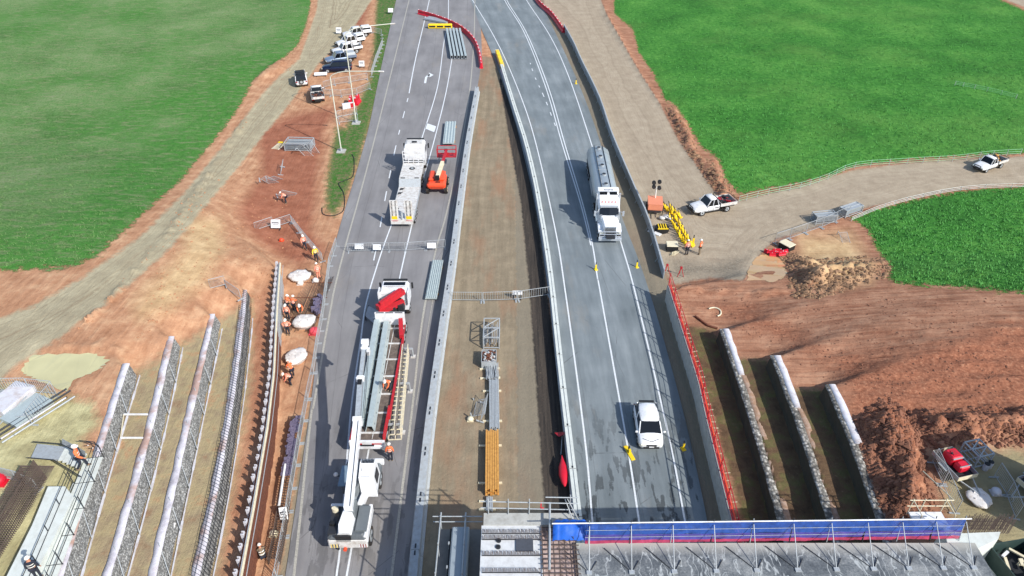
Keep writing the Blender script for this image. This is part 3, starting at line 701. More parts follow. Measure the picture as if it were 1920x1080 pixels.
tag(sb, 'row of short bent starter bars sticking out behind the red handrail', 'starter bars')
# ---- barriers
def walk(pts, step, z=0.0, off=0.0):
    """evenly spaced points (with heading) along a measured line"""
    P = cr([W(x, y, z) for x, y in pts], 8); out = []; acc = off; 
    for a, b in zip(P[:-1], P[1:]):
        L = (b - a).length
        while acc <= L and L > 0:
            p = a.lerp(b, acc / L); d = (b - a).normalized(); out.append((p, math.atan2(-d.x, d.y))); acc += step
        acc -= L
    return out
def run(proto, pts, step, z, label, group, zfix=None):
    first = True; res = []
    for p, r in walk(pts, step, z):
        zz = gz(p.x, p.y) if zfix is None else zfix
        q = proto if (first and not proto.get('used')) else None
        if q is not None: q.location = (p.x, p.y, zz); q.rotation_euler = (0, 0, r); q['used'] = 1; q['label'] = label; q['group'] = group
        else: q = dup(proto, (p.x, p.y, zz), r, label, group)
        first = False; res.append(q)
    return res
def conc_barrier(name, label, L=4.0, h=.95, w=.62, m=None):
    o = thing(name, label, 'barrier'); b = MB(); m = m or M_concl
    prof = [(-w / 2, 0), (w / 2, 0), (w / 2, .12), (w * .34, .3), (w * .3, h), (-w * .3, h), (-w * .34, .3), (-w / 2, .12)]
    b.prism(prof, -L / 2 + .02, L / 2 - .02, m, 'y'); b.obj('barrier_body', o)
    for k in (-1, 1): g = MB(); g.box((0, k * (L / 2 - .25), h + .015), (.1, .3, .04), M_dkmetal); g.obj('connector', o)
    return o
bl = conc_barrier('concrete_barrier', 'x', w=.86, m=mat('grey_barrier_concrete', (168, 174, 177), .8, 0, .14, 2, (130, 122, 110), .35))
run(bl, [(893, 178), (877, 270), (862, 380), (848, 490), (829, 620), (811, 750), (798, 860), (776, 1080), (768, 1180)], 4.0, .4, 'pale concrete barrier segment between the left road and the median', 'barrier segments along the left road edge', 0)
def steel_barrier():
    o = thing('steel_barrier', 'x', 'barrier'); b = MB()
    b.prism([(-.27, 0), (.27, 0), (.27, .1), (.12, .3), (.14, .8), (.26, .84), (.26, .9), (-.26, .9), (-.26, .84), (-.14, .8), (-.12, .3), (-.27, .1)], -1.98, 1.98, M_galv, 'y'); b.obj('barrier_body', o)
    t = MB(); t.box((.13, 0, .92), (.2, 3.9, .03), M_concl); t.box((-.14, 0, .92), (.2, 3.9, .03), M_concl); t.box((0, 1.86, .93), (.12, .16, .04), M_dkmetal); t.obj('top_rail', o); return o
br = steel_barrier()
run(br, [(943, 134), (963, 200), (985, 270), (1002, 340), (1013, 400), (1023, 460), (1034, 540), (1049, 680), (1064, 810), (1083, 975), (1092, 1060), (1104, 1160)], 4.0, .4, 'grey steel barrier segment between the median and the right road', 'barrier segments along the right road', 0)
# yellow crash cushion at its end
o = thing('crash_cushion', 'yellow crash cushion on the far end of the right steel barrier', 'crash cushion')
a, b = W(932, 99, .3), W(942, 128, .3); o.location = ((a.x + b.x) / 2, (a.y + b.y) / 2, 0); o.rotation_euler = (0, 0, yaw(a, b)); L = (b - a).length
m = MB(); n = 4
for i in range(n): m.box((0, -L / 2 + (i + .5) * L / n, .45), (.62, L / n - .12, .85), M_yellow, bev=.08)
m.obj('cushion_module', o); m = MB(); m.box((0, -L / 2 - .05, .45), (.6, .1, .8), M_whitedirty); m.box((-.33, 0, .45), (.03, L, .2), M_galv); m.box((.33, 0, .45), (.03, L, .2), M_galv); m.obj('nose_plate', o)
# grey panel barrier on the right shoulder
GP = [(1060, 62), (1076, 92), (1090, 124), (1122, 192), (1147, 265), (1185, 357), (1214, 425), (1243, 520)]
def panel_barrier():
    o = thing('panel_barrier', 'x', 'barrier'); b = MB()
    b.box((0, 0, .58), (.08, 2.96, 1.1), M_galvb); b.box((.02, 0, 1.15), (.16, 2.98, .06), M_galv); b.obj('panel', o)
    c = MB(); c.box((0, -1.45, .6), (.16, .09, 1.25), M_galv); c.beam((.05, -1.45, .8), (.35, -1.45, .05), .05, .05, M_galv); c.obj('post', o)
    return o
M_galvb = mat('weathered_zinc', (160, 168, 174), .6, .1, .15, 2, (100, 95, 90), .3)
run(panel_barrier(), GP, 3.0, 0, 'grey panel barrier section along the right shoulder beside the gravel track', 'panel barrier on the right shoulder')
# red water-filled barriers
def water_barrier():
    o = thing('red_water_barrier', 'x', 'barrier'); b = MB()
    b.prism([(-.3, 0), (.3, 0), (.3, .18), (.16, .36), (.12, .88), (-.12, .88), (-.16, .36), (-.3, .18)], -.98, .98, M_red, 'y'); b.obj('barrier_body', o)
    c = MB(); c.cyl((0, .4, .87), (0, .4, .93), .07, 8, M_white); c.box((0, -.98, .9), (.16, .16, .12), M_white); c.box((.16, .0, .6), (.02, 1.2, .16), M_redsteel); c.obj('filler_cap', o); return o
wb = water_barrier()
run(wb, [(791, 25), (812, 31), (845, 43), (870, 57), (889, 77), (898, 98), (902, 122)], 2.0, .3, 'red water filled barrier in the curved row across the left road', 'red barriers curving across the left road')
run(wb, [(970, -55), (986, -32), (1010, 4), (1035, 28), (1058, 60)], 2.0, .3, 'red water filled barrier in the short row at the top of the gravel track', 'red barriers along the top right shoulder')
# ---- steel fence panels and their feet
def fence_panel(name, L, h, bars=10, cat='fence panel', m=None, foot=True):
    m = m or M_galv; o = thing(name, 'x', cat); b = MB(); r = .024
    for x in (-L / 2, L / 2): b.cyl((0, x, .06), (0, x, h), r, 6, m)
    for z in (h, .22): b.cyl((0, -L / 2, z), (0, L / 2, z), r, 6, m)
    b.obj('frame', o); b = MB()
    for i in range(1, bars): b.beam((0, -L / 2 + L * i / bars, .2), (0, -L / 2 + L * i / bars, h), .018, .018, m)
    b.obj('infill_bars', o)
    if foot:
        for x in (-L / 2 + .05, L / 2 - .05): b = MB(); b.box((0, x, .04), (.62, .1, .07), M_galv); b.obj('foot', o)
    return o
fl = fence_panel('crowd_barrier', 2.15, 1.1, 14)
ft = fence_panel('tall_fence_panel', 2.35, 1.35, 12)
def frun(proto, pts, step, label, group):
    """fence along a line measured on the ground"""
    P = [G(x, y) for x, y in pts]; first = True
    for a, b in zip(P[:-1], P[1:]):
        L = (b - a).length; n = max(1, round(L / step))
        for i in range(n):
            p = a.lerp(b, (i + .5) / n); d = b - a; r = math.atan2(-d.x, d.y); z = gz(p.x, p.y)
            if not proto.get('used'):
                proto['used'] = 1; q = proto; q.location = (p.x, p.y, z); q.rotation_euler = (0, 0, r); q['label'] = label; q['group'] = group
            else: q = dup(proto, (p.x, p.y, z), r, label, group)
            q.scale = (1, L / n / step * .99, 1)
frun(fl, [(632, 462), (619, 500), (613, 545), (606, 600), (597, 645), (589, 700), (578, 750), (563, 833), (549, 917), (534, 1007), (520, 1085), (505, 1150)], 2.2, 'galvanised crowd barrier in the long line between the trench and the road', 'crowd barriers along the trench')
frun(fl, [(652, 474), (700, 472), (760, 472), (836, 466)], 2.2, 'galvanised crowd barrier in the line closing off the left road', 'crowd barriers across the left road')
frun(fl, [(843, 566), (905, 566), (970, 564), (1031, 556)], 2.2, 'galvanised crowd barrier in the line across the brown median', 'crowd barriers across the median')
frun(fl, [(478, 428), (547, 419)], 2.2, 'crowd barrier beside the white sign on the red earth', 'crowd barriers by the white sign')
frun(fl, [(547, 419), (575, 455), (606, 492)], 2.2, 'crowd barrier leading from the white sign down to the trench', 'crowd barriers down to the trench')
frun(fl, [(395, 540), (425, 540), (455, 575)], 2.2, 'crowd barrier at the far end of the mesh wrapped gravel wall', 'crowd barriers at the wall head')
frun(ft, [(-30, 738), (0, 737), (60, 737), (108, 742)], 2.4, 'tall wire fence panel beyond the grey sheeting on the left pad', 'tall fence panels on the left pad')
frun(ft, [(108, 742), (62, 800)], 2.4, 'tall wire fence panel over the trench of pipes on the left pad', 'fence panels by the pipe trench')
frun(ft, [(1452, 458), (1480, 449), (1540, 428), (1590, 405)], 2.4, 'tall wire fence panel along the side track by the puddle', 'fence panels along the side track')
frun(ft, [(1746, 868), (1765, 910), (1790, 965)], 2.4, 'tall wire fence panel between the clod heap and the red pump trailer', 'fence panels beside the clod heap')
frun(ft, [(1862, 895), (1885, 930), (1902, 975)], 2.4, 'tall wire fence panel standing at the far right beside the concrete pour', 'fence panels at the far right')
frun(fl, [(607, 166), (628, 160), (655, 156), (690, 150)], 2.2, 'crowd barrier behind the parked dark vehicles', 'crowd barriers behind the car park')
frun(fl, [(600, 180), (640, 182), (670, 178), (695, 168)], 2.2, 'crowd barrier in the row nearest the lamp post with three barriers beneath', 'crowd barriers in the second car park row')
frun(fl, [(697, 62), (716, 66), (718, 85), (706, 115), (697, 145)], 2.2, 'crowd barrier on the verge side of the car park', 'crowd barriers on the verge side')
frun(fl, [(0, 897), (35, 905), (75, 922)], 2.2, 'crowd barrier at the head of the brown rebar cage', 'crowd barriers at the rebar cage')
frun(fl, [(635, 232), (672, 228)], 2.2, 'crowd barrier standing under the red barriers near the lamp post', 'crowd barriers under the lamp')
frun(fl, [(632, 222), (670, 214)], 2.2, 'crowd barrier just behind the pair of red plastic barriers', 'crowd barriers behind the red pair')
# wire fences round the fields
def wire_fence(pts, label, h=.9, m=None, step=3.0):
    P = [G(x, y) for x, y in pts]; o = thing('wire_fence', label, 'fence', P[0]); b = MB(); c = MB()
    Q = cr(P, 3); prev = None
    for a, bb in zip(Q[:-1], Q[1:]):
        n = max(1, int((bb - a).length / step))
        for i in range(n):
            p = a.lerp(bb, i / n); p.z = gz(p.x, p.y); p = p - P[0]
            b = MB(); b.beam(p, p + Vector((0, 0, h)), .045, .045, M_galv); b.obj('post', o)
            if prev is not None:
                for z in (h * .95, h * .6, h * .3): c.beam(prev + Vector((0, 0, z)), p + Vector((0, 0, z)), .03, .03, m or M_refl)
            prev = p
    c.obj('wire', o); return o
M_mint = mat('pale_green_cord', (150, 205, 160), .7)
wire_fence([(1385, 380), (1440, 366), (1500, 354), (1552, 337), (1602, 316), (1700, 308), (1785, 303), (1860, 294), (1930, 290)], 'pale green cord fence along the upper edge of the side track', .9, M_mint)
wire_fence([(1930, 352), (1800, 358), (1700, 378), (1640, 396), (1580, 422)], 'low wire fence along the lower edge of the side track', .6)
wire_fence([(1790, 160), (1850, 172), (1925, 190)], 'thin wire fence crossing the bright green field', .7, M_mint, 6)
# ================================================= BRIDGE UNDER CONSTRUCTION
ZD = 7.0
def D(px, py, z=ZD): return W(px, py, z)
br0 = D(1085, 1018)
o = thing('bridge_deck', 'unfinished road bridge deck with dark waterproofed surface at the bottom of the view', 'bridge', br0)
def lp(v): return Vector(v) - br0
def deckmat():
    s = NT('waterproofed_deck'); p = s.pos(); n = s.noise(p, .6, 6, .7); f = s.noise(p, 9, 3, .7)
    st = s.noise(s.scale(s.n('VectorMath', {0: p, 1: s.n('VectorMath', {0: s.n('TexNoise', {'Vector': p, 'Scale': .5, 'Detail': 3.0}).outputs['Color'], 'Scale': 1.6}, operation='SCALE').outputs[0]}, operation='ADD').outputs[0], 1, .12), 1.7, 3, .5)
    c = s.ramp(s.math('ADD', s.math('MULTIPLY', n, .7), s.math('MULTIPLY', f, .3)), [(.34, lin((66, 70, 73))), (.48, lin((100, 104, 106))), (.62, lin((150, 152, 150)))])
    y = s.n('SeparateXYZ', {0: p}).outputs[1]
    c = s.mix(s.math('MULTIPLY', s.ramp(s.math('ABSOLUTE', s.math('SUBTRACT', st, .5)), [(.0, (1, 1, 1)), (.022, (0, 0, 0))]), .85), c, lin((186, 190, 188)))
    c = s.mix(s.n('MapRange', {0: y, 1: 22.6, 2: 23.4}).outputs[0], c, lin((172, 170, 160)))
    s.out(c, .45); s.bump(f, .3, .02); return s.m
M_deck = deckmat()
x0, y0, _ = D(1080, 1018); x1, y1, _ = D(1822, 1008)
def slab(mb, x0, x1, ya, yb, zt, th, m): mb.box(((x0 + x1) / 2 - br0.x, (ya + yb) / 2 - br0.y, zt - th / 2 - ZD), (x1 - x0, yb - ya, th), m)
m = MB(); slab(m, x0, x1, 6, y0, ZD, .35, M_deck); m.obj('deck_slab', o)
m = MB()
for k in range(7): slab(m, x0 - 3.6, x1 - .5, y0 - 1.6 - k * 2.3, y0 - .7 - k * 2.3, ZD - .36, 1.2, M_conc)
m.obj('girder', o)
m = MB(); slab(m, x1 - 1.4, x1 + .6, 6, y0 - .4, 5.4, 5.5, M_conc); m.obj('abutment', o)
xa = D(903, 985).x; yb = D(903, 985).y; xm = D(1015, 985).x; xe = x0 - .02
PALE = mat('pale_formwork', (206, 208, 208), .7, 0, .08, 1.2, (150, 148, 146), .35)
m = MB(); slab(m, xa, xm, 6, yb, ZD - .02, .3, PALE); m.obj('formwork_panel', o)
m = MB(); slab(m, xm + .004, xe, 6, yb, ZD - .22, .2, mat('mesh_bed', (190, 168, 160), .9, 0, .3, 2, (110, 80, 60), .6)); m.obj('deck_bed', o)
ye = D(903, 963).y
m = MB(); slab(m, xa + .1, D(1076, 963).x, yb + .003, ye, ZD + .05, .5, M_conc); m.obj('edge_beam', o)
# stud rows on the pale panels
for py in (1001, 1012, 1042, 1074):
    m = MB(); m.beam(lp(D(904, py)) + Vector((0, 0, .02)), lp(D(1014, py)) + Vector((0, 0, .02)), .04, .04, M_dkmetal)
    for i in range(46):
        p = lp(D(905 + i * 2.4, py)); m.beam(p, p + Vector((random.uniform(-.04, .04), .1, .26)), .022, .022, M_rebar)
    m.obj('stud_row', o)
for px, py in ((935, 1014), (934, 1026)): m = MB(); p = lp(D(px, py)); m.cyl(p, p + Vector((0, 0, .05)), .14, 14, M_dkmetal); m.cyl(p + Vector((0, 0, .05)), p + Vector((0, 0, .06)), .06, 10, M_black); m.obj('lifting_socket', o)
m = MB(); a = lp(D(967, 1011)); b = lp(D(1000, 1034)); m.box(((a.x + b.x) / 2, (a.y + b.y) / 2, .02), (b.x - a.x, a.y - b.y, .06), mat('dark_hatch', (72, 76, 84), .7, 0, .2, 6)); m.obj('hatch_cover', o)
m = MB(); xl, xr, yt = xm - br0.x, xe - br0.x, yb - br0.y - .2
k = 0
while xl + k * .3 < xr: m.beam((xl + k * .3, yt, .08), (xl + k * .3, yt - 9, .08), .035, .035, M_rebar); k += 1
for k in range(32): m.beam((xl - .1, yt - k * .28, .11), (xr + .15, yt - k * .28, .11), .035, .035, M_rebar)
for k in range(36):
    p = Vector((xr - .1, yt - .2 - k * .22, .1)); m.beam(p, p + Vector((-.05, 0, .4)), .03, .03, M_rebar)
m.obj('rebar_mesh', o)
# handrails over the median part
e = thing('edge_handrail', 'galvanised scaffold handrail above the pale bridge panels', 'handrail', D(905, 963, ZD))
oe = e.location.copy(); m = MB()
for (a, b, z) in (((905, 963), (1078, 967), .45), ((905, 963), (1078, 967), 1.0), ((1025, 966), (1078, 967), 1.5)):
    p = D(*a) - oe; q = D(*b) - oe; m.cyl(p + Vector((-.1, .05, z)), q + Vector((.1, .05, z)), .035, 6, M_galv)
m.obj('rail', e); m = MB()
for px, h in ((916, 1.35), (953, 1.35), (992, 1.35), (1067, 1.7)):
    p = D(px, 965) - oe; m.cyl(p + Vector((0, .0, -.2)), p + Vector((0, 0, h)), .035, 6, M_galv)
m.cyl(D(1062, 966) - oe + Vector((0, .1, 1.3)), D(1085, 975) - oe, .03, 6, M_galv); m.cyl(D(1058, 962) - oe + Vector((0, .1, 1.1)), D(1078, 985) - oe, .03, 6, M_galv)
m.obj('post', e)
m = MB(); p = D(1014, 965) - oe; m.box(p + Vector((0, .08, .7)), (.06, .05, .6), M_red); m.box(p + Vector((.06, .08, .45)), (.2, .05, .1), M_red); m.obj('red_clip', e)
pole = MB(); a = D(1030, 1075); b = D(1031, 964); pole.cyl(Vector((0, 0, 0)), b - a + Vector((0, .4, .15)), .06, 8, M_galv)
for t in (.12, .45, .8): pole.box((b - a) * t, (.16, .16, .1), M_dkmetal)
po = pole.obj('scaffold_pole'); po.location = a + Vector((0, 0, .35)); tag(po, 'long scaffold pole lying over the rebar mesh of the bridge', 'scaffold pole')
# blue screen
def net_mat(name, c, a):
    s = NT(name); p = s.pos(); n = s.noise(p, 3, 4); s.out(s.ramp(n, [(.3, lin(tuple(v * .75 for v in c))), (.7, lin(c))]), .7)
    s.b.inputs['Alpha'].default_value = a; return s.m
M_nb = net_mat('blue_netting', (40, 84, 168), .88); M_np = net_mat('purple_netting', (84, 74, 160), .88); M_nr = net_mat('red_netting', (190, 62, 100), .9)
PX_ = [1103, 1180, 1257, 1333, 1406, 1480, 1550, 1617, 1681, 1743, 1798]
pb = [D(px, 1019 - (px - 1100) * .013) for px in PX_]
s0 = pb[0].copy(); e = thing('safety_screen', 'long blue and red safety netting screen along the edge of the bridge deck', 'safety screen', s0); hh = 1.38
left = D(1096, 1019); allp = [left] + pb
for a, b in zip(allp[:-1], allp[1:]):
    a = a - s0; b = b - s0; lean = Vector((0, .15, 0))
    for nm, z0_, z1_, mt in (('blue_net', .62, hh, M_nb), ('purple_net', .22, .62, M_np), ('red_net', .0, .22, M_nr)):
        m = MB(); n = 5; vs = []
        for i in range(n + 1):
            for z in (z0_, z1_):
                p = a.lerp(b, i / n) + lean * z + Vector((0, random.uniform(-.03, .03), z)); vs.append(p)
        m.add(vs, [(2 * i, 2 * i + 2, 2 * i + 3, 2 * i + 1) for i in range(n)], mt); m.obj(nm, e)
m = MB(); a = D(1034, 1019) - s0; b = allp[-1] - s0
m.cyl(a + Vector((0, .25, hh)), b + Vector((.3, .25, hh)), .04, 6, M_white)
for z in (.5, 1.0): m.cyl(allp[0] - s0 + Vector((0, z * .15 - .06, z)), b + Vector((0, z * .15 - .06, z)), .012, 6, M_galv)
m.obj('top_rail', e)
for i, p in enumerate(pb):
    p = p - s0; m = MB(); m.cyl(p + Vector((0, -.05, -.1)), p + Vector((0, .3, hh + .18)), .024, 6, M_dkmetal if i % 2 else M_galv); m.obj('post', e)
    m = MB(); f = p + Vector((-.1, -1.75, 0)); m.cyl(p + Vector((0, .15, hh - .1)), f, .024, 6, M_galv); m.cyl(p + Vector((-1.4, -.35, .06)), f, .022, 6, M_dkmetal)
    m.cyl(p + Vector((.35, -1.1, .06)), f, .022, 6, M_dkmetal); m.box(f + Vector((0, 0, .03)), (.28, .22, .07), M_galv); m.obj('raking_prop', e)
# blue tarpaulin
bt = MB(); vs = []; rnd = random.Random(2); NXt, NYt = 12, 8
for i in range(NXt + 1):
    for j in range(NYt + 1):
        p = D(1036 + i * 5.2, 1018 - j * 3.6) - s0; vs.append((p.x, p.y, .25 + .55 * math.sin(j / NYt * 2.2) + rnd.uniform(-.08, .08) - .2 * (i in (0, NXt))))
bt.add(vs, [(i * (NYt + 1) + j, (i + 1) * (NYt + 1) + j, (i + 1) * (NYt + 1) + j + 1, i * (NYt + 1) + j + 1) for i in range(NXt) for j in range(NYt)], mat('blue_tarp', (24, 92, 190), .5, 0, .25, 2), True)
t = bt.obj('blue_tarpaulin'); t.location = s0; tag(t, 'crumpled bright blue tarpaulin over the left end of the screen rail', 'tarpaulin')
# lower staging with a box girder left of the pale panels
z2 = 4.6; a = D(826, 992, z2); e = thing('scaffold_platform', 'scaffold staging platform left of the pale bridge panels', 'scaffold', a)
m = MB(); b = D(905, 992, z2); m.box(((b.x - a.x) / 2, -7, -.1), (b.x - a.x, 14, .12), mat('staging_board', (122, 118, 112), .9, 0, .2, 3)); m.obj('deck_boards', e)
for px, nm in ((828, 1), (874, 0)):
    m = MB(); p = D(px, 992, z2) - a; 
    for z in (1.0,): m.cyl(p + Vector((0, .4, z)), p + Vector((0, -12, z)), .045, 6, M_galv)
    for k in range(7): m.cyl(p + Vector((0, -k * 1.8, -.8)), p + Vector((0, -k * 1.8, 1.25)), .035, 6, M_galv)
    m.obj('handrail', e)
m = MB()
for z in (.55, 1.05): m.cyl((-.4, .1, z), (b.x - a.x, .1, z), .035, 6, M_galv)
m.obj('end_rail', e)
m = MB(); cx = D(865, 1005, z2).x - a.x; m.box((0, 0, .45), (1.0, 12, .8), mat('steel_blue_grey', (150, 160, 166), .5, .1, .08), bev=.08); m.box((-.56, 0, .35), (.1, 12, .5), M_black)
for k in range(8): m.box((-.62, -5.5 + k * 1.5, .35), (.08, .16, .7), M_galv)
g = m.obj('box_girder'); g.location = (a.x + cx, a.y - 6.4, z2); tag(g, 'long grey blue steel box girder resting on the scaffold staging', 'girder')
# right abutment concrete, starter bars, landing
z3 = gz(*D(1830, 990, 5.5)[:2]) + .9; a = D(1775, 1000, 6.4)
m = MB(); q = [(1768, 988), (1800, 1000), (1876, 997), (1872, 1010), (1820, 1035), (1850, 1100), (1800, 1100)]
V = [D(x, y, 6.9) - a for x, y in q]; n = len(V); vs = [tuple(v) for v in V] + [(v.x, v.y, v.z - 2.2) for v in V]
m.add(vs, [tuple(range(n)), tuple(range(2 * n - 1, n - 1, -1))] + [(i, n + i, n + (i + 1) % n, (i + 1) % n) for i in range(n)], M_concl)
ab = m.obj('abutment_cap'); ab.location = a; tag(ab, 'pale concrete abutment cap at the right end of the bridge', 'abutment')
m = MB(); a = D(1800, 990, 6.6)
for i in range(38):
    p = D(1797 + i * 2.4, 993 + random.uniform(-1, 1), 6.8) - a; m.beam(p, p + Vector((.5, .5, .75)) * random.uniform(.8, 1), .03, .03, M_rebar); m.beam(p + Vector((0, -.25, 0)), p + Vector((.45, .2, .7)), .03, .03, M_rebar)
for k in range(3): m.beam(D(1797, 993, 6.8) - a + Vector((.1 * k, .1 * k, .2 * k + .05)), D(1888, 993, 6.8) - a + Vector((.1 * k, .1 * k, .2 * k + .05)), .03, .03, M_rebar)
sb = m.obj('starter_bars'); sb.location = a; tag(sb, 'row of bent steel starter bars along the right abutment cap', 'starter bars')
e = thing('site_landing', 'small white access landing with rails beside the clod heap', 'access landing', D(1716, 985, 6.9)); a = e.location.copy()
m = MB(); p = D(1778, 985, 6.9) - a; m.box((p.x / 2, .35, .0), (p.x, 1.0, .1), M_white); m.obj('platform', e); m = MB()
for z in (.5, 1.0):
    m.cyl((-.2, .9, z), (p.x + .4, .9, z), .03, 6, M_beige)
for x in (0, p.x * .35, p.x): m.cyl((x, .9, -.2), (x, .9, 1.1), .03, 6, M_beige); 
for x in (0, p.x): m.cyl((x, -.1, 1.0), (x, .9, 1.0), .03, 6, M_beige); m.cyl((x, -.1, -.2), (x, -.1, 1.0), .03, 6, M_beige)
m.cyl((p.x + .4, .9, 1.0), (p.x + .2, 3.6, .2), .03, 6, M_beige)
m.obj('rail', e)
# ================================================= LEFT ABUTMENT: concrete footing, rebar cage, walkway, stairs
zl = 6.4
a = W(120, 930, zl + .8); m = MB(); q = [(90, 912), (122, 912), (138, 932), (100, 1010), (48, 1110), (-20, 1200), (-60, 1200), (10, 1085), (60, 985)]
V = [W(x, y, zl + .9) - a for x, y in q]; n = len(V); vs = [tuple(v) for v in V] + [(v.x, v.y, v.z - 1.6) for v in V]
m.add(vs, [tuple(range(n)), tuple(range(2 * n - 1, n - 1, -1))] + [(i, n + i, n + (i + 1) % n, (i + 1) % n) for i in range(n)], M_concl)
ft_ = m.obj('concrete_footing'); ft_.location = a; tag(ft_, 'pale green grey concrete footing beside the brown rebar cage', 'footing')
m = MB(); a = W(75, 915, zl); c = [(86, 898), (40, 980), (-25, 1085), (-60, 1150)]; Q = cr([W(x, y, zl) for x, y in c], 30)
for i, p in enumerate(Q[::1]):
    p = p - a; d = Vector((-.75, -.25, 0))
    for w0 in (0,): 
        m.beam(p + Vector((.75, .2, .9)), p + Vector((-.75, -.25, 1.5)) + d * random.uniform(-.1, .1), .03, .03, M_rebar); m.beam(p + Vector((-.75, -.25, 1.5)), p + Vector((-1.0, -.3, 0)), .03, .03, M_rebar); m.beam(p + Vector((.1, 0, .1)), p + Vector((-.1, 0, 1.7)), .03, .03, M_rebar)
for off, z in ((.5, 1.0), (.1, 1.2), (-.3, 1.35), (-.7, 1.45), (-.9, .8), (-.9, .3)):
    for u, v in zip(Q[:-1:3], Q[3::3]): m.beam(u - a + Vector((off, off * .3, z)), v - a + Vector((off, off * .3, z)), .03, .03, M_rebar)
rc = m.obj('rebar_cage'); rc.location = a; tag(rc, 'long brown rebar cage beside the pale concrete footing', 'rebar cage')
# scaffold walkway along wall A
wa = [(178, 858), (160, 905), (140, 955), (120, 1005), (98, 1060), (82, 1100), (60, 1160)]; zw = 6.75
P = [W(x, y, zw) for x, y in wa]; a = P[0].copy(); e = thing('scaffold_walkway', 'grey aluminium scaffold walkway above the outermost left gravel wall', 'scaffold', a)
for (p, q) in zip(P[:-1], P[1:]):
    p = p - a; q = q - a; d = (q - p).normalized(); r = Vector((d.y, -d.x, 0)); m = MB()
    for off in (-.3, .05, .4): m.beam(p + r * off + d * .03, q + r * off - d * .03, .32, .06, M_concl)
    m.obj('deck_plank', e); m = MB()
    for off in (-.5, .62):
        m.cyl(p + r * off, p + r * off + Vector((0, 0, 1.05)), .028, 6, M_dkmetal)
        for z in (.55, 1.05): m.cyl(p + r * off + Vector((0, 0, z)), q + r * off + Vector((0, 0, z)), .025, 6, M_dkmetal)
    m.cyl(p + r * -.55 , p + r * .7, .03, 6, M_dkmetal)
    m.cyl(p + r * .62 + Vector((0, 0, .1)), p + r * 1.6 + d * .9 + Vector((0, 0, -1.4)), .03, 6, M_galv)
    m.obj('guard_rail', e)
# stair unit with landings
a = W(60, 855, zl); e = thing('access_stairs', 'grey metal access stairs and ramp with long handrails on the left pad', 'access stairs', a)
def w8(px, py, z): return W(px, py, zl + z) - a
m = MB(); q = [w8(70, 832, .35), w8(126, 838, .5), w8(112, 862, .5), w8(58, 858, .35)]
m.add([*q, *[v - Vector((0, 0, .1)) for v in q]], [(0, 1, 2, 3), (7, 6, 5, 4), (0, 4, 5, 1), (1, 5, 6, 2), (2, 6, 7, 3), (3, 7, 4, 0)], M_galv); m.obj('ramp', e)
m = MB()
for i in range(5):
    t = i / 5; p = w8(128 + t * 38, 838 + t * 16, .5 + .25 * t); q_ = w8(114 + t * 38, 864 + t * 16, .5 + .25 * t); r_ = (w8(134, 840, .5) - w8(128, 838, .5))
    m.beam(p, q_, .3, .06, M_concl)
m.obj('stair_tread', e); m = MB()
for pts in ([(62, 812), (114, 816), (160, 840)], [(52, 842), (100, 846), (152, 878)]):
    for z in (1.1, .65):
        Q = [w8(x, y + 16, z + (i > 0) * .2) for i, (x, y) in enumerate(pts)]; m.tube(Q, .03, 6, M_dkmetal)
    for i, (x, y) in enumerate(pts): m.cyl(w8(x, y + 16, 0), w8(x, y + 16, 1.1 + (i > 0) * .2), .03, 6, M_dkmetal)
for k in range(3): m.cyl(w8(148 + k * 14, 826 + k * 1.5, 1.1), w8(178 + k * 5, 829 + k * 6, 1.1), .03, 6, M_dkmetal); m.cyl(w8(165 + k * 9, 835 + k * 5, 0), w8(165 + k * 9, 835 + k * 5, 1.3), .03, 6, M_galv)
m.obj('handrail', e)
m = MB()
q = [w8(116, 834, .6), w8(160, 856, .75), w8(160, 846, 1.2), w8(116, 822, 1.05)]; m.add(q, [(0, 1, 2, 3)], M_galv); m.obj('side_mesh', e)
# ================================================= VEHICLES (local +Y is forward, origin on the ground)
def V3(*a): return Vector(a)
def put(o, a, b, h=0.0, z=None):
    """a = rear, b = front, two points measured on the ground in the photo"""
    a = G(*a) if z is None else W(*a, z); b = G(*b) if z is None else W(*b, z)
    o.location = ((a.x + b.x) / 2, (a.y + b.y) / 2, (a.z + b.z) / 2 + h); o.rotation_euler = (0, 0, yaw(a, b)); return (b - a).length
def wheels(o, ys_, hw, r, w=.25, rimm=None, dual=False):
    for y in ys_:
        for s in (-1, 1):
            m = MB(); x = s * (hw - w / 2); m.wheel((x, y, r), r, w, M_tyre)
            if dual: m.wheel((x - s * (w + .04), y, r), r, w, M_tyre)
            wh = m.obj('wheel', o)
            k = MB(); xo = x + s * w * .42; k.cyl((xo - s * .02, y, r), (xo + s * .02, y, r), r * .62, 14, rimm or M_galv); k.cyl((xo, y, r), (xo + s * .05, y, r), r * .2, 8, M_dkmetal); k.obj('rim', wh)
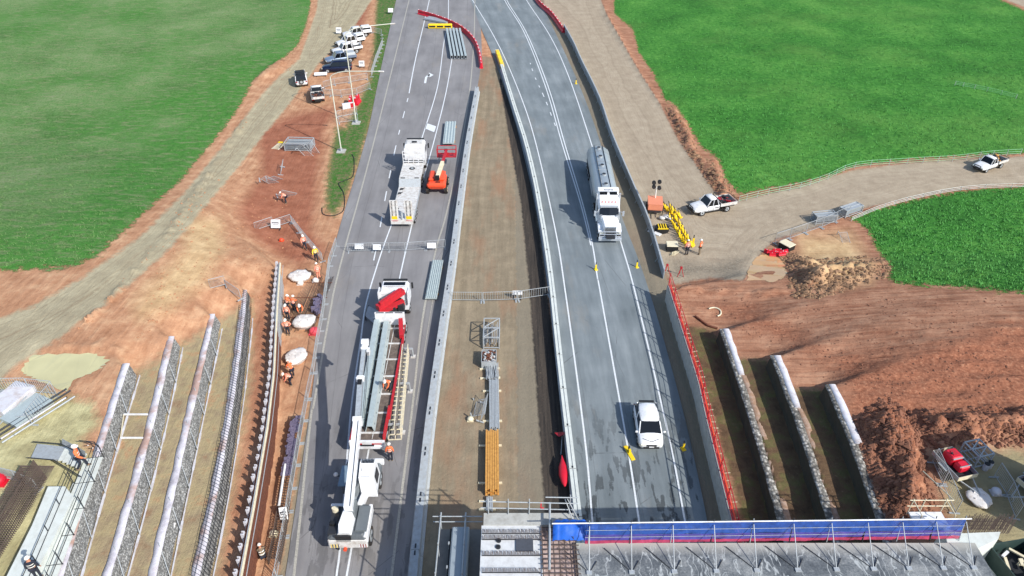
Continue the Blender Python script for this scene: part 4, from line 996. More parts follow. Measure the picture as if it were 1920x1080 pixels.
def car_body(o, L, Wd, H_, paint, hood=.27, cab=(.30, .40, .80, .93), zs=.95, roofw=.72, glass=True, bed=None, zb=.28, hatch=True, roofpaint=None):
    """rings along the length; cab = fractions from the nose: windscreen base, windscreen top, roof end, rear glass base"""
    h = Wd / 2; Y = lambda f: L / 2 - f * L
    def ring(f, w, z0, z1, sh=.12):
        y = Y(f); return [(-w * .8, y, z0), (-w * .97, y, z0 + .1), (-w, y, (z0 + z1) / 2), (-w * .97, y, z1 - sh), (-w * .82, y, z1), (-w * .3, y, z1 + .03), (w * .3, y, z1 + .03), (w * .82, y, z1), (w * .97, y, z1 - sh), (w, y, (z0 + z1) / 2), (w * .97, y, z0 + .1), (w * .8, y, z0)]
    end = bed if bed else 1.0
    R_ = [ring(0, h * .72, zb + .12, zs * .66, .1), ring(.015, h * .88, zb, zs * .78), ring(.06, h * .97, zb - .04, zs * .86), ring(.14, h, zb - .06, zs * .92), ring(cab[0], h, zb - .06, zs), ring(.5, h, zb - .06, zs + .01)]
    if bed: R_ += [ring(bed, h, zb, zs + .01)]
    else: R_ += [ring(.86, h * .99, zb - .04, zs + .01), ring(.95, h * .95, zb, zs * .97), ring(.99, h * .86, zb + .06, zs * .9), ring(1.0, h * .74, zb + .15, zs * .8)]
    m = MB(); m.loft(R_, paint); body = m.obj('body', o)
    # greenhouse
    y0, y1, y2, y3 = [Y(c) for c in cab]; wb = h * .9; wt = h * roofw; zr = H_
    g = MB(); nb = [(-wb, y0, zs), (wb, y0, zs), (wb, y3, zs), (-wb, y3, zs)]
    rt = [(-wt, y1, zr - .06), (wt, y1, zr - .06), (wt, y2, zr - .04), (-wt, y2, zr - .04)]
    g.add(nb + rt, [(4, 5, 6, 7), (0, 1, 5, 4), (1, 2, 6, 5), (2, 3, 7, 6), (3, 0, 4, 7)], M_glass); g.obj('window_glass', o)
    r = MB(); rr = []
    for f, k, dz in ((0, .93, -.06), (.06, 1.0, -.01), (.3, 1.03, .02), (.7, 1.0, .02), (.94, .93, 0), (1, .84, -.05)):
        y = y1 + (y2 - y1) * f; w = wt * k; rr.append([(-w, y, zr - .07 + dz), (-w * .9, y, zr - .01 + dz), (0, y, zr + .02 + dz), (w * .9, y, zr - .01 + dz), (w, y, zr - .07 + dz), (0, y, zr - .09 + dz)])
    r.loft(rr, roofpaint or paint)
    for s in (-1, 1):
        for (ya, yb_) in ((y0, y1), (y3, y2), ((y0 + y3) / 2, (y1 + y2) / 2)):
            r.beam((s * wb, ya, zs - .02), (s * wt, yb_, zr - .04), .07, .07, paint)
    r.obj('roof', o)
    for s in (-1, 1): t = MB(); t.box((s * h * .66, Y(.012), zs * .68), (h * .42, .12, .13), M_lamp, bev=.03); t.obj('headlight', o)
    t = MB()
    t.box((0, Y(.004), zs * .62), (h * .8, .08, .16), M_black); t.box((0, Y(-.004), zs * .42), (h * 1.25, .06, .14), M_black); t.box((0, Y(-.012), zs * .52), (.36, .03, .1), M_white); t.obj('grille', o)
    for s in (-1, 1):
        k = MB(); k.box((s * (h + .1), y0 - .1, zs + .08), (.2, .12, .16), paint, bev=.04); k.obj('mirror', o)
    if not bed:
        for s in (-1, 1): k = MB(); k.box((s * h * .78, Y(.992), zs * .86), (h * .3, .1, .16), M_taill, bev=.03); k.obj('tail_light', o)
    ln = MB()
    for s in (-1, 1):
        for f in (cab[0] + .04, (cab[0] + cab[3]) / 2 + .01, cab[3] - .06 if not bed else bed - .01): ln.box((s * (h + .001), Y(f), (zs + zb) / 2 + .08), (.012, .02, zs - zb - .12), M_black)
        ln.box((s * (h * .99), Y(.5), zb), (.05, L * .5, .1), M_black)
    ln.obj('door_seam', body)
    return Y
def suv(label, L=4.3, Wd=1.8, H_=1.55, paint=None, name='car', cat='car', group=None, **k):
    o = thing(name, label, cat, group=group); Y = car_body(o, L, Wd, H_, paint or M_white, **k); wheels(o, (Y(.19), Y(.81)), Wd / 2 + .01, .34, .24); return o, Y
# white suv driving towards the viewer
M_pearl = mat('pearl_white_paint', (232, 234, 236), .25, 0, .04, 2.0, (170, 160, 150), .25)
o, Y = suv('white compact car driving alone in the near part of the right carriageway', 4.05, 1.84, 1.56, M_pearl, cab=(.21, .39, .85, .975), roofw=.76, zs=.98)
m = MB(); m.box((0, Y(.895), 1.52), (1.15, .22, .05), M_black, bev=.02); 
for s in (-1, 1): m.beam((s * .6, Y(.5), 1.56), (s * .6, Y(.82), 1.55), .03, .03, M_galv)
m.obj('spoiler', o); m = MB(); m.beam((-.62, Y(.10), .92), (0, Y(.035), .86), .025, .025, M_black); m.beam((.62, Y(.10), .92), (0, Y(.035), .86), .025, .025, M_black); m.obj('bonnet_seam', o)
put(o, (1212, 776), (1218, 843), 0, 0)
a = W(1206, 768, 0); b = W(1220, 846, 0); d = (b - a).normalized(); o.location = (b.x - d.x * 2.0, b.y - d.y * 2.0, .006); o.rotation_euler = (0, 0, yaw(a, b))
# utes
def ute(label, paint=M_white, tray='tray', L=5.2, load=None, name='pickup_truck', **k):
    o = thing(name, label, 'pickup truck'); dbl = tray == 'tub'
    Y = car_body(o, L, 1.82, 1.78, paint, cab=(.28, .37, .52 if not dbl else .62, .56 if not dbl else .66), zs=1.05, roofw=.78, bed=.58 if not dbl else .68, zb=.45, **k)
    wheels(o, (Y(.18), Y(.78)), .9, .38, .26)
    m = MB(); y0, y1 = Y(.6 if not dbl else .69), Y(1.0); yc = (y0 + y1) / 2; ln = y0 - y1
    m.box((0, yc, .86), (1.86, ln, .1), M_galv if not dbl else M_black)
    for s in (-1, 1): m.box((s * .92, yc, 1.02), (.05, ln, .34 if not dbl else .42), paint if dbl else M_whitedirty)
    m.box((0, y1 + .02, 1.0), (1.86, .05, .34), paint if dbl else M_whitedirty); m.box((0, y0 - .02, 1.05), (1.86, .05, .42), M_whitedirty); m.box((0, yc, .6), (1.0, ln, .35), M_black)
    m.obj('tray', o); m = MB()
    for s in (-1, 1): m.beam((s * .85, y0, 1.0), (s * .78, y0, 1.82), .06, .06, M_dkmetal)
    m.beam((-.8, y0, 1.8), (.8, y0, 1.8), .06, .06, M_dkmetal); m.beam((-.82, y0, 1.45), (.82, y0, 1.45), .05, .05, M_dkmetal); m.obj('headboard', o)
    for s in (-1, 1): k_ = MB(); k_.box((s * .75, y1 - .02, .78), (.24, .05, .1), M_taill); k_.obj('tail_light', o)
    b = MB(); b.beam((-.8, Y(-.03), .62), (.8, Y(-.03), .62), .1, .1, M_black)
    for s in (-1, 1): b.beam((s * .45, Y(-.03), .45), (s * .45, Y(-.02), 1.0), .07, .07, M_black)
    b.beam((-.45, Y(-.02), 1.0), (.45, Y(-.02), 1.0), .07, .07, M_black); b.obj('bull_bar', o)
    if load:
        rnd = random.Random(label); l = MB()
        for i in range(16): l.box((rnd.uniform(-.7, .7), rnd.uniform(y1 + .3, y0 - .3), 1.0 + rnd.uniform(0, .25)), (rnd.uniform(.15, .5), rnd.uniform(.2, .6), rnd.uniform(.1, .3)), rnd.choice(load), Matrix.Rotation(rnd.uniform(-1, 1), 3, 'Z'))
        lo = l.obj('tray_load', o)
        if tray == 'tray':
            b = MB()
            for s in (-1, 1): b.beam((s * .88, y0, 1.7), (s * .88, y1, 1.35), .04, .04, M_dkmetal); b.beam((s * .88, y1, .95), (s * .88, y1, 1.35), .04, .04, M_dkmetal)
            b.beam((-.88, y1, 1.35), (.88, y1, 1.35), .04, .04, M_dkmetal); b.obj('ladder_rack', o)
    return o
o = ute('white pickup with black tool tray parked across the gravel track by the yellow markers', load=[M_redsteel, M_black, M_dkmetal]); put(o, (1368, 388), (1298, 400))
m = MB(); m.box((.915, -.05, .82), (.01, .5, .1), M_dkmetal); m.box((-.915, -.05, .82), (.01, .5, .1), M_dkmetal); m.obj('door_lettering', o)
o = ute('white pickup with wooden load driving on the side track between the green fields', load=[M_beige, M_timber, M_dkmetal]); put(o, (1874, 308), (1830, 322)); o.scale = (.88, .88, .9)
o = ute('white tray back pickup seen from behind, parked on red earth by the lamp post', load=[M_rust, M_dkmetal, M_dkmetal], name='pickup_truck'); put(o, (600, 203), (592, 166))
# the parked row
M_silver = mat('silver_blue_paint', (120, 136, 158), .3, .3, .04); M_navyp = mat('navy_paint', (24, 32, 58), .25, .2, .05)
CP1 = (.27, .38, .93, .985)
o, Y = suv('white and black four wheel drive parked alone with a spare wheel on its back', 4.7, 1.85, 1.85, M_white, 'car', cab=(.3, .38, .93, .98), zs=1.1, roofw=.8, zb=.4, roofpaint=M_black)
m = MB(); m.wheel((0, Y(1.02), 1.0), .36, .22, M_tyre, 'y'); m.cyl((0, Y(1.045), 1.0), (0, Y(1.052), 1.0), .2, 12, M_galv); m.obj('spare_wheel', o)
m = MB(); [m.beam((-.6, Y(f), 1.92), (.6, Y(f), 1.92), .07, .05, M_dkmetal) for f in (.45, .6, .75)]; [m.beam((s * .6, Y(.42), 1.95), (s * .6, Y(.82), 1.95), .05, .05, M_dkmetal) for s in (-1, 1)]; m.obj('roof_rack', o)
put(o, (568, 170), (563, 141))
o = ute('long white panel pickup with canopy at the far end of the parked row', tray='tub'); put(o, (694, 66), (645, 72))
m = MB(); m.box((0, -1.75, 1.42), (1.7, 1.75, .75), M_white, bev=.1, taper=(.92, .97)); m.box((-.83, -1.75, 1.5), (.04, 1.4, .28), M_glass); m.box((.83, -1.75, 1.5), (.04, 1.4, .28), M_glass); m.obj('canopy', o)
o = ute('white station wagon style pickup with canopy windows, second in the parked row', tray='tub'); put(o, (682, 80), (632, 90))
m = MB(); m.box((0, -1.7, 1.42), (1.7, 1.7, .75), M_white, bev=.1, taper=(.92, .97)); m.box((-.83, -1.7, 1.5), (.04, 1.2, .3), M_glass); m.box((.83, -1.7, 1.5), (.04, 1.2, .3), M_glass); m.obj('canopy', o)
o = ute('white open tray pickup, third in the parked row', tray='tub'); put(o, (676, 96), (626, 104))
o = ute('silver blue pickup with tray canopy in the parked row beside the dark car', tray='tub', paint=M_silver); put(o, (666, 113), (612, 120))
m = MB(); m.box((0, -1.7, 1.35), (1.7, 1.6, .5), M_galv, bev=.1, taper=(.92, .97)); m.obj('canopy', o)
o, Y = suv('dark navy car nearest the fence in the parked row', 4.8, 1.85, 1.7, M_navyp, 'car', cab=(.27, .38, .88, .975), zs=1.02); put(o, (660, 132), (606, 134))
# ---- tanker truck
def axle_set(o, ys_, r=.5, hw=1.22, dual=True, rimm=None): wheels(o, ys_, hw, r, .28, rimm or M_alu, dual)
o = thing('tanker_truck', 'white bonneted truck pulling a long silver tank trailer on the right carriageway', 'tanker truck')
m = MB(); ry = -10.6; tl = 11.4; rings = []
for f in [0, .01, .03, .06, .3, .5, .7, .94, .97, .99, 1]:
    y = -14.2 + 11.6 * f; k = {0: .35, .01: .7, .03: .9, .06: 1, .94: 1, .97: .9, .99: .7, 1: .35}.get(f, 1.0)
    rings.append([(1.36 * k * math.cos(t), y, 2.4 - .1 * (1 - f) + (1.02 * k) * math.sin(t)) for t in [2 * math.pi * i / 22 for i in range(22)]])
m.loft(rings, mat('dull_tank_metal', (158, 168, 174), .35, .25, .08, 2)); tk = m.obj('tank', o)
m = MB()
for y in (-12.8, -10.5, -8.2, -5.9, -3.6): m.cyl((0, y, 3.3), (0, y, 3.5), .26, 14, M_galv); m.cyl((0, y, 3.5), (0, y, 3.54), .2, 12, M_dkmetal)
m.obj('manhole', tk)
m = MB()
for s in (-1, 1): m.beam((s * .5, -13.6, 3.34), (s * .5, -3, 3.36), .06, .08, M_dkmetal)
for s in (-1, 1): m.beam((s * 1.16, -13.9, 2.7), (s * 1.16, -3, 2.7), .05, .07, M_galv)
m.box((.25, -4.4, 3.33), (.5, .7, .04), M_galv); m.box((.1, -7.2, 3.36), (1.0, .05, .05), M_galv); m.obj('walkway_rail', tk)
for y in (-12.2, -9.4, -6.6):
    m = MB(); m.loft([[(1.375 * math.cos(t), yy, 2.36 + 1.035 * math.sin(t)) for t in [2 * math.pi * i / 22 for i in range(22)]] for yy in (y, y + .08)], M_galv, cap=False); m.obj('tank_band', tk)
m = MB(); m.box((0, -8.8, 1.12), (1.1, 10.6, .3), M_dkmetal); m.box((0, -14.25, 1.0), (2.4, .12, .35), M_whitedirty); m.box((0, -13.2, 1.25), (2.45, 2.0, .06), M_dkmetal)
for s in (-1, 1): m.box((s * 1.15, -7.6, 1.0), (.12, 3.5, .6), M_galv)
m.obj('chassis', o)
axle_set(o, (-13.6, -12.35, -11.1)); 
# tractor: sleeper, cab, bonnet
m = MB(); m.box((0, .15, 1.05), (.9, 7.2, .3), M_dkmetal); m.obj('tractor_frame', o)
m = MB(); m.loft([[(-1.15, y, 1.1), (1.15, y, 1.1), (1.15, y, zt - .3), (.95, y, zt), (-.95, y, zt), (-1.15, y, zt - .3)] for y, zt in ((-1.75, 3.95), (-1.2, 3.95), (-.35, 3.45), (.1, 3.2), (.75, 2.9))], M_pearl, smooth=False)
m.box((-1.17, -.8, 2.2), (.05, .5, .5), M_black); m.box((1.17, -.8, 2.2), (.05, .5, .5), M_black); cabo = m.obj('cab', o)
m = MB(); m.add([(-1.15, -1.78, 3.9), (1.15, -1.78, 3.9), (1.02, -.75, 4.05), (-1.02, -.75, 4.05), (-1.15, -1.9, 2.4), (1.15, -1.9, 2.4)], [(0, 1, 2, 3), (4, 5, 1, 0)], M_pearl)
m.box((0, -1.3, 4.0), (2.25, .9, .12), M_pearl, bev=.05); m.obj('roof_fairing', o)
m = MB()
for s in (-1, 1): m.add([(s * .12, -.98, 3.85), (s * .92, -.98, 3.85), (s * .92, -.68, 3.69), (s * .12, -.68, 3.69)], [(0, 1, 2, 3)], M_glass)
m.obj('sleeper_window', o)
m = MB(); m.add([(-.98, .70, 2.96), (.98, .70, 2.96), (1.02, 1.06, 2.2), (-1.02, 1.06, 2.2), (0, .78, 2.98), (0, 1.14, 2.22)], [(0, 4, 5, 3), (4, 1, 2, 5)], M_glass)
m.box((0, .72, 3.05), (1.9, .3, .06), M_galv, Matrix.Rotation(-.2, 3, 'X'))
for s in (-1, 1): m.box((s * 1.165, .2, 2.45), (.03, .7, .6), M_glass)
m.obj('windscreen', o)
m = MB()
for i in range(5): m.box((-.7 + i * .35, .12, 3.27), (.12, .12, .08), M_orange)
m.obj('marker_light', o)
m = MB(); m.loft([[(-w, y, 1.1), (w, y, 1.1), (w, y, z - .2), (w * .8, y, z), (-w * .8, y, z), (-w, y, z - .2)] for y, w, z in ((.7, 1.05, 2.25), (1.0, .92, 2.2), (2.6, .74, 1.98), (2.9, .68, 1.85))], M_pearl, smooth=False)
for s in (-1, 1): m.loft([[(s * x0_, y, 1.2), (s * 1.2, y, 1.0), (s * 1.2, y, z), (s * x0_, y, z + .1)] for y, z, x0_ in ((1.1, 1.15, .7), (1.5, 1.5, .7), (2.1, 1.55, .7), (2.8, 1.25, .65))], M_pearl, smooth=False)
m.obj('bonnet', o)
m = MB(); m.box((0, 2.95, 1.35), (1.25, .12, 1.1), M_chrome)
for i in range(7): m.box((0, 3.03, .95 + i * .14), (1.1, .04, .05), M_black)
m.obj('grille', o)
m = MB(); m.box((0, 3.25, .62), (2.4, .25, .4), M_chrome, bev=.05)
for z in (.95, 1.2, 1.5): m.cyl((-1.15, 3.28, z), (1.15, 3.28, z), .045, 8, M_chrome)
for x in (-1.12, -.6, .6, 1.12): m.cyl((x, 3.28, .6), (x, 3.28, 1.5), .045, 8, M_chrome)
m.obj('bull_bar', o); m = MB()
for s in (-1, 1): m.box((s * .9, 3.0, 1.2), (.38, .14, .25), M_lamp, bev=.03)
m.obj('headlight', o)
for s in (-1, 1):
    m = MB(); m.beam((s * 1.15, .85, 2.5), (s * 1.5, 1.0, 2.5), .04, .04, M_chrome); m.box((s * 1.5, 1.0, 2.35), (.2, .1, .6), M_chrome, bev=.03); m.obj('mirror', o)
    m = MB(); m.cyl((s * 1.22, -.6, 1.5), (s * 1.22, -.6, 3.9), .09, 8, M_chrome); m.obj('exhaust_stack', o)
    m = MB(); m.cyl((s * .95, -1.6, .85), (s * .95, .3, .85), .32, 12, M_chrome); m.obj('fuel_tank', o)
    m = MB(); m.cyl((s * .85, 1.25, 1.75), (s * .85, 1.25, 2.3), .17, 12, M_chrome); m.obj('air_cleaner', o)
axle_set(o, (-3.6, -2.35)); wheels(o, (2.15,), 1.22, .5, .3, M_alu)
def text(body, size, m, parent, loc, rot, name='lettering', align='CENTER'):
    c = bpy.data.curves.new(name, 'FONT'); c.body = body; c.size = size; c.extrude = .006; c.align_x = align; c.align_y = 'CENTER'
    t = bpy.data.objects.new(name + '_tmp', c); COL.objects.link(t); dg = bpy.context.evaluated_depsgraph_get()
    me = bpy.data.meshes.new_from_object(t.evaluated_get(dg)); bpy.data.objects.remove(t); me.materials.clear(); me.materials.append(m)
    q = bpy.data.objects.new(name, me); COL.objects.link(q); q.parent = parent; q.location = loc; q.rotation_euler = rot; return q
text('BAINS', .36, M_dkmetal, o, (0, -1.02, 4.075), (0, 0, math.pi))
a = W(1112, 286, 0); b = W(1143, 459, 0); d = (b - a).normalized(); o.rotation_euler = (0, 0, yaw(a, b)); o.location = (b.x - d.x * 3.4, b.y - d.y * 3.4, .006)
# ---- low loader
o = thing('low_loader_truck', 'white prime mover with a low loader trailer and raised rear ramps on the left road', 'low loader')
m = MB(); m.loft([[(-1.22, y, .9), (1.22, y, .9), (1.22, y, z - .25), (1.05, y, z), (-1.05, y, z), (-1.22, y, z - .25)] for y, z in ((5.2, 3.3), (5.4, 3.5), (7.0, 3.45), (7.35, 2.9), (7.45, 1.8))], M_white, smooth=False); m.obj('cab', o)
m = MB(); m.box((0, 6.1, 3.52), (1.9, 1.3, .1), M_whitedirty, bev=.04); m.box((0, 6.0, 3.6), (.6, .4, .06), M_black); m.box((0, 7.1, 3.52), (2.1, .22, .08), M_black); m.box((0, 7.45, 2.4), (2.2, .06, .8), M_glass)
for s in (-1, 1): m.box((s * 1.23, 6.6, 2.5), (.03, .9, .7), M_glass); 
m.obj('roof_deflector', o)
for s in (-1, 1):
    m = MB(); m.beam((s * 1.2, 7.2, 2.6), (s * 1.5, 7.35, 2.6), .04, .04, M_black); m.box((s * 1.5, 7.35, 2.5), (.16, .1, .6), M_black); m.obj('mirror', o)
m = MB()   # headboard grid
for z in (2.0, 2.45, 2.9, 3.35): m.beam((-1.22, 3.9, z), (1.22, 3.9, z), .07, .07, M_white)
for x in (-1.22, -.6, 0, .6, 1.22): m.beam((x, 3.9, 1.6), (x, 3.9, 3.35), .07, .07, M_white)
m.obj('headboard', o)
m = MB(); m.box((0, 4.6, 1.4), (2.3, 1.3, .3), M_dkmetal); m.box((0, 3.4, 1.0), (1.0, 6.6, .3), M_dkmetal); m.obj('tractor_frame', o)
m = MB(); m.box((0, 1.9, 1.72), (2.5, 4.0, .22), M_whitedirty); m.box((0, 3.0, 1.84), (2.4, .04, .02), M_galv); m.obj('gooseneck_deck', o)
m = MB(); m.cyl((.0, 2.4, 1.83), (0, 2.4, 1.87), .34, 18, M_black); m.cyl((0, 2.4, 1.87), (0, 2.4, 1.89), .18, 12, M_galv); m.obj('turntable_plate', o)
m = MB(); m.add([(-1.25, -.1, 1.8), (1.25, -.1, 1.8), (1.25, -.75, 1.05), (-1.25, -.75, 1.05), (-1.25, -.1, 1.5), (1.25, -.1, 1.5), (1.25, -.75, .85), (-1.25, -.75, .85)], [(0, 1, 2, 3), (7, 6, 5, 4), (0, 3, 7, 4), (1, 5, 6, 2)], M_galv); m.box((-.8, -.05, 1.86), (.5, .12, .06), M_black); m.box((.8, -.05, 1.86), (.5, .12, .06), M_black); m.obj('gooseneck_slope', o)
m = MB(); m.box((0, -4.4, .95), (2.5, 7.3, .22), M_whitedirty); 
for s in (-1, 1): m.box((s * 1.25, -4.4, .93), (.05, 7.3, .28), M_galv)
m.obj('low_deck', o)
m = MB()
for x, y in ((-.85, -1.3), (-.95, -2.3), (-.9, -6.0)): m.cyl((x, y, 1.06), (x, y, 1.12), .2, 10, M_dkmetal); m.beam((x - .2, y - .3, 1.12), (x + .3, y + .2, 1.12), .06, .06, M_black)
m.obj('chain_gear', o)
for s in (-1, 1):
    m = MB(); x = s * .78; b0 = V3(x, -8.05, .75); t0 = V3(x, -8.75, 3.25) if False else V3(x, -7.75, 3.2)
    m.beam(b0, t0, .85, .12, M_whitedirty, up=(0, 1, 0)); k = m; d = (t0 - b0)
    for i in range(11):
        for xx in (-.2, .2): p = b0 + d * (.3 + i * .065) + V3(xx, -.085, 0); k.box(p, (.12, .03, .07), M_black)
    rp = m.obj('ramp', o); k = MB(); p = b0 + d * .2 + V3(0, -.09, 0); k.box(p, (.6, .03, .36), M_yellow); k.box(b0 + d * .05 + V3(0, -.09, 0), (.7, .03, .1), M_redsteel); k.obj('warning_panel', rp)
m = MB(); m.box((0, -8.15, .7), (2.4, .15, .35), M_whitedirty); m.cyl((0, -8.0, 1.0), (0, -7.9, 1.8), .12, 8, M_galv); m.obj('rear_beam', o)
wheels(o, (-5.2, -6.1, -7.0), 1.28, .42, .25, M_galv, True); wheels(o, (1.2, 2.5), 1.22, .5, .28, M_galv, True); wheels(o, (6.4,), 1.22, .5, .3, M_galv)
a = W(755, 428, 0); b = W(785, 300, 0); d = (b - a).normalized(); o.rotation_euler = (0, 0, yaw(a, b) + .0); o.location = (a.x + d.x * 8.2, a.y + d.y * 8.2, 0)
# ---- boom lift
o = thing('boom_lift', 'orange boom lift with its red basket lowered towards the steel sheets', 'boom lift')
m = MB(); m.box((0, -.2, 1.05), (2.1, 3.0, .9), M_orange, bev=.3); m.box((0, -1.35, 1.2), (2.2, .9, .7), M_orange, bev=.25); m.obj('chassis', o)
m = MB(); m.box((-.6, .1, 1.6), (.7, 2.2, .4), M_orange, bev=.15); m.box((.6, .1, 1.6), (.7, 2.2, .4), M_orange, bev=.15); m.box((.2, -1.5, 1.62), (.5, .15, .08), M_black); m.obj('engine_cover', o)
wheels(o, (-1.15, 1.0), 1.25, .48, .36, M_beige)
m = MB(); m.beam((.1, -1.0, 1.9), (.5, 2.4, 2.2), .4, .4, M_beige); m.beam((.45, 2.0, 2.15), (.75, 5.2, 2.35), .28, .3, M_redsteel); m.box((.1, -1.0, 1.9), (.5, .3, .5), M_black); m.obj('boom', o)
m = MB()
for z in (1.5, 2.0, 2.5):
    for (p, q) in (((-.4, 5.3), (1.9, 5.3)), ((1.9, 5.3), (1.9, 6.4)), ((1.9, 6.4), (-.4, 6.4)), ((-.4, 6.4), (-.4, 5.3))): m.beam((*p, z), (*q, z), .07, .07, M_redsteel)
for p in ((-.4, 5.3), (1.9, 5.3), (1.9, 6.4), (-.4, 6.4), (.75, 5.3)): m.beam((*p, 1.45), (*p, 2.5), .07, .07, M_redsteel)
m.box((.75, 5.85, 1.45), (2.3, 1.1, .06), M_redsteel); m.box((.75, 5.25, 1.8), (.5, .2, .6), M_redsteel); m.box((.7, 5.4, 2.4), (.4, .25, .2), M_black); m.obj('basket', o)
a = W(818, 373, 0); b = W(826, 330, 0); put(o, (818, 372), (824, 335), 0, 0); o.location.y += .0
# ---- crane truck (flatbed) with its cab at the far end
o = thing('crane_flatbed_truck', 'long white flatbed truck with folded red loader crane carrying grey steel beams', 'flatbed truck')
m = MB(); m.loft([[(-1.22, y, .9), (1.22, y, .9), (1.24, y, z - .25), (1.08, y, z), (-1.08, y, z), (-1.24, y, z - .25)] for y, z in ((12.4, 2.7), (12.5, 2.95), (14.0, 2.95), (14.35, 2.6), (14.45, 1.7))], M_white, smooth=False); m.obj('cab', o)
m = MB(); m.box((0, 13.4, 2.98), (1.9, .7, .05), M_glass); m.box((0, 13.1, 3.0), (2.1, .1, .14), M_white); m.box((0, 14.42, 2.2), (2.2, .06, .7), M_glass); m.box((0, 14.1, 3.0), (2.2, .25, .14), M_black, bev=.04)
for s in (-1, 1): m.box((s * 1.3, 12.6, 2.3), (.12, .9, 1.3), M_white); m.box((s * 1.45, 14.2, 2.3), (.16, .12, .6), M_black)
m.obj('cab_roof_fittings', o)
m = MB(); m.box((0, 5.2, .95), (1.0, 18, .35), M_dkmetal)
for y in (-1.5, 4, 9.5):
    for s in (-1, 1): m.box((s * .95, y, .7), (.5, .9, .5), M_dkmetal)
m.obj('chassis', o)
bed = MB(); bed.box((0, 3.0, 1.32), (2.5, 13.2, .14), mat('worn_plywood_deck', (96, 84, 76), .95, 0, .35, 1.5, (150, 135, 120), .4)); 
for i in range(7): bed.box((0, -2.9 + i * 2.0, 1.41), (2.46, .16, .05), M_whitedirty)
for s in (-1, 1): bed.box((s * 1.25, 3.0, 1.33), (.06, 13.2, .2), M_redsteel)
bed.box((0.35, 3.0, 1.41), (.05, 13.0, .02), M_whitedirty); bed.obj('flatbed_deck', o)
m = MB(); m.box((0, 9.7, 2.0), (2.55, .12, 1.4), M_white); 
for i in (-.8, 0, .8): m.box((i, 9.62, 2.72), (.65, .02, .08), M_dkmetal)
m.add([(-1.25, 9.6, 2.6), (1.25, 9.6, 2.6), (1.25, 8.9, 1.45), (-1.25, 8.9, 1.45)], [(0, 1, 2, 3)], M_whitedirty) if False else None
m.obj('headboard', o)
m = MB(); m.box((0, -3.7, 1.2), (2.55, .14, .5), M_white); m.box((0, -3.8, .85), (2.45, .1, .22), M_white)
for s in (-.7, .7): m.box((s, -3.78, 1.2), (.7, .03, .1), M_redsteel)
m.obj('tail_board', o)
m = MB(); m.box((0, 11.1, 1.7), (.7, .8, 1.4), M_dkmetal); m.beam((-1.1, 10.3, 2.7), (.9, 12.4, 3.0), .5, .5, M_redsteel); m.beam((-1.0, 10.2, 2.3), (1.0, 11.5, 2.5), .4, .4, M_redsteel); m.beam((-.9, 10.4, 3.1), (.7, 12.1, 3.35), .26, .26, M_redsteel)
m.box((.8, 11.3, 2.1), (.5, .8, .8), M_dkmetal); m.box((.3, 12.0, 1.9), (.8, .5, .9), M_black); m.obj('loader_crane', o)
m = MB(); m.beam((.95, 9.4, 2.1), (1.2, 7.6, 1.7), .35, .5, M_redsteel); m.beam((1.3, 7.8, 1.45), (1.32, -1.5, 1.45), .16, .3, M_redsteel); m.beam((1.2, -.5, 1.6), (1.2, -3.6, 1.6), .08, .4, M_redsteel); m.obj('side_boom', o)
wheels(o, (-2.3, -1.0, 9.0, 10.3), 1.22, .5, .28, M_galv, True); wheels(o, (13.2,), 1.22, .5, .3, M_galv)
a = W(690, 862, 0); b = W(745, 585, 0); d = (b - a).normalized(); o.rotation_euler = (0, 0, yaw(a, b) + .0); L = (b - a).length
o.location = (a.x + d.x * 4.2, a.y + d.y * 4.2, 0); FB = o
FM = Matrix.Translation(o.location) @ Matrix.Rotation(o.rotation_euler.z, 4, 'Z')
def onbed(q, name, label, cat, loc, rz=0):
    q.location = FM @ Vector(loc); q.rotation_euler = (0, 0, FB.rotation_euler.z + rz); return tag(q, label, cat)
def trough(L=13.0):
    m = MB(); prof = [(-.36, 0), (-.3, 0), (-.16, .5), (.16, .5), (.3, 0), (.36, 0), (.2, .56), (-.2, .56)]
    m.prism(prof, -L / 2, L / 2, M_galvb2, 'y'); 
    for i in range(12):
        for s in (-1, 1): m.box((s * .3, -L / 2 + .5 + i * 1.08, .25), (.02, .12, .08), M_dkmetal, Matrix.Rotation(s * .3, 3, 'Y'))
    return m
M_galvb2 = mat('new_zinc', (176, 188, 188), .5, .15, .1, 2, (140, 140, 135), .2)
q = trough(12.0).obj('steel_beam'); onbed(q, '', 'long grey steel beam at the left edge of the flatbed truck', 'steel beam', (-.95, 3.6, 1.45), .035)
q = trough(12.2).obj('steel_beam'); onbed(q, '', 'long grey steel beam lying in the middle of the flatbed truck', 'steel beam', (-.1, 3.3, 1.45), .035)
e = thing('access_gantry', 'cream steel access ladder gantry leaning along the right side of the flatbed truck', 'gantry'); m = MB()
for x in (0, .5, .95):
    for z in (0, .55, 1.1):
        if x > .3 or z < .5: m.beam((x, 0, z), (x, 9.5, z), .06, .06, M_beige)
for k in range(20): m.beam((0, k * .5, 0), (.95, k * .5, 0), .05, .08, M_beige)
for k in range(7): m.beam((.95, k * 1.55, 0), (.95, k * 1.55, 1.1), .05, .05, M_beige)
m.obj('ladder_frame', e); onbed(e, '', e['label'], 'gantry', (1.35, -2.8, .55), .05)
e2 = []
for i, (x, y) in enumerate(((2.4, 7.0), (2.6, 2.8), (2.5, -1.6))):
    m = MB(); m.beam((-.9, 0, .9), (.1, 0, .9), .14, .14, M_galv); m.cyl((.1, 0, .08), (.1, 0, .95), .06, 8, M_galv); m.box((.1, 0, .04), (.4, .4, .07), M_whitedirty); m.obj('stabiliser_leg', FB).location = (x - .4, y, 0)
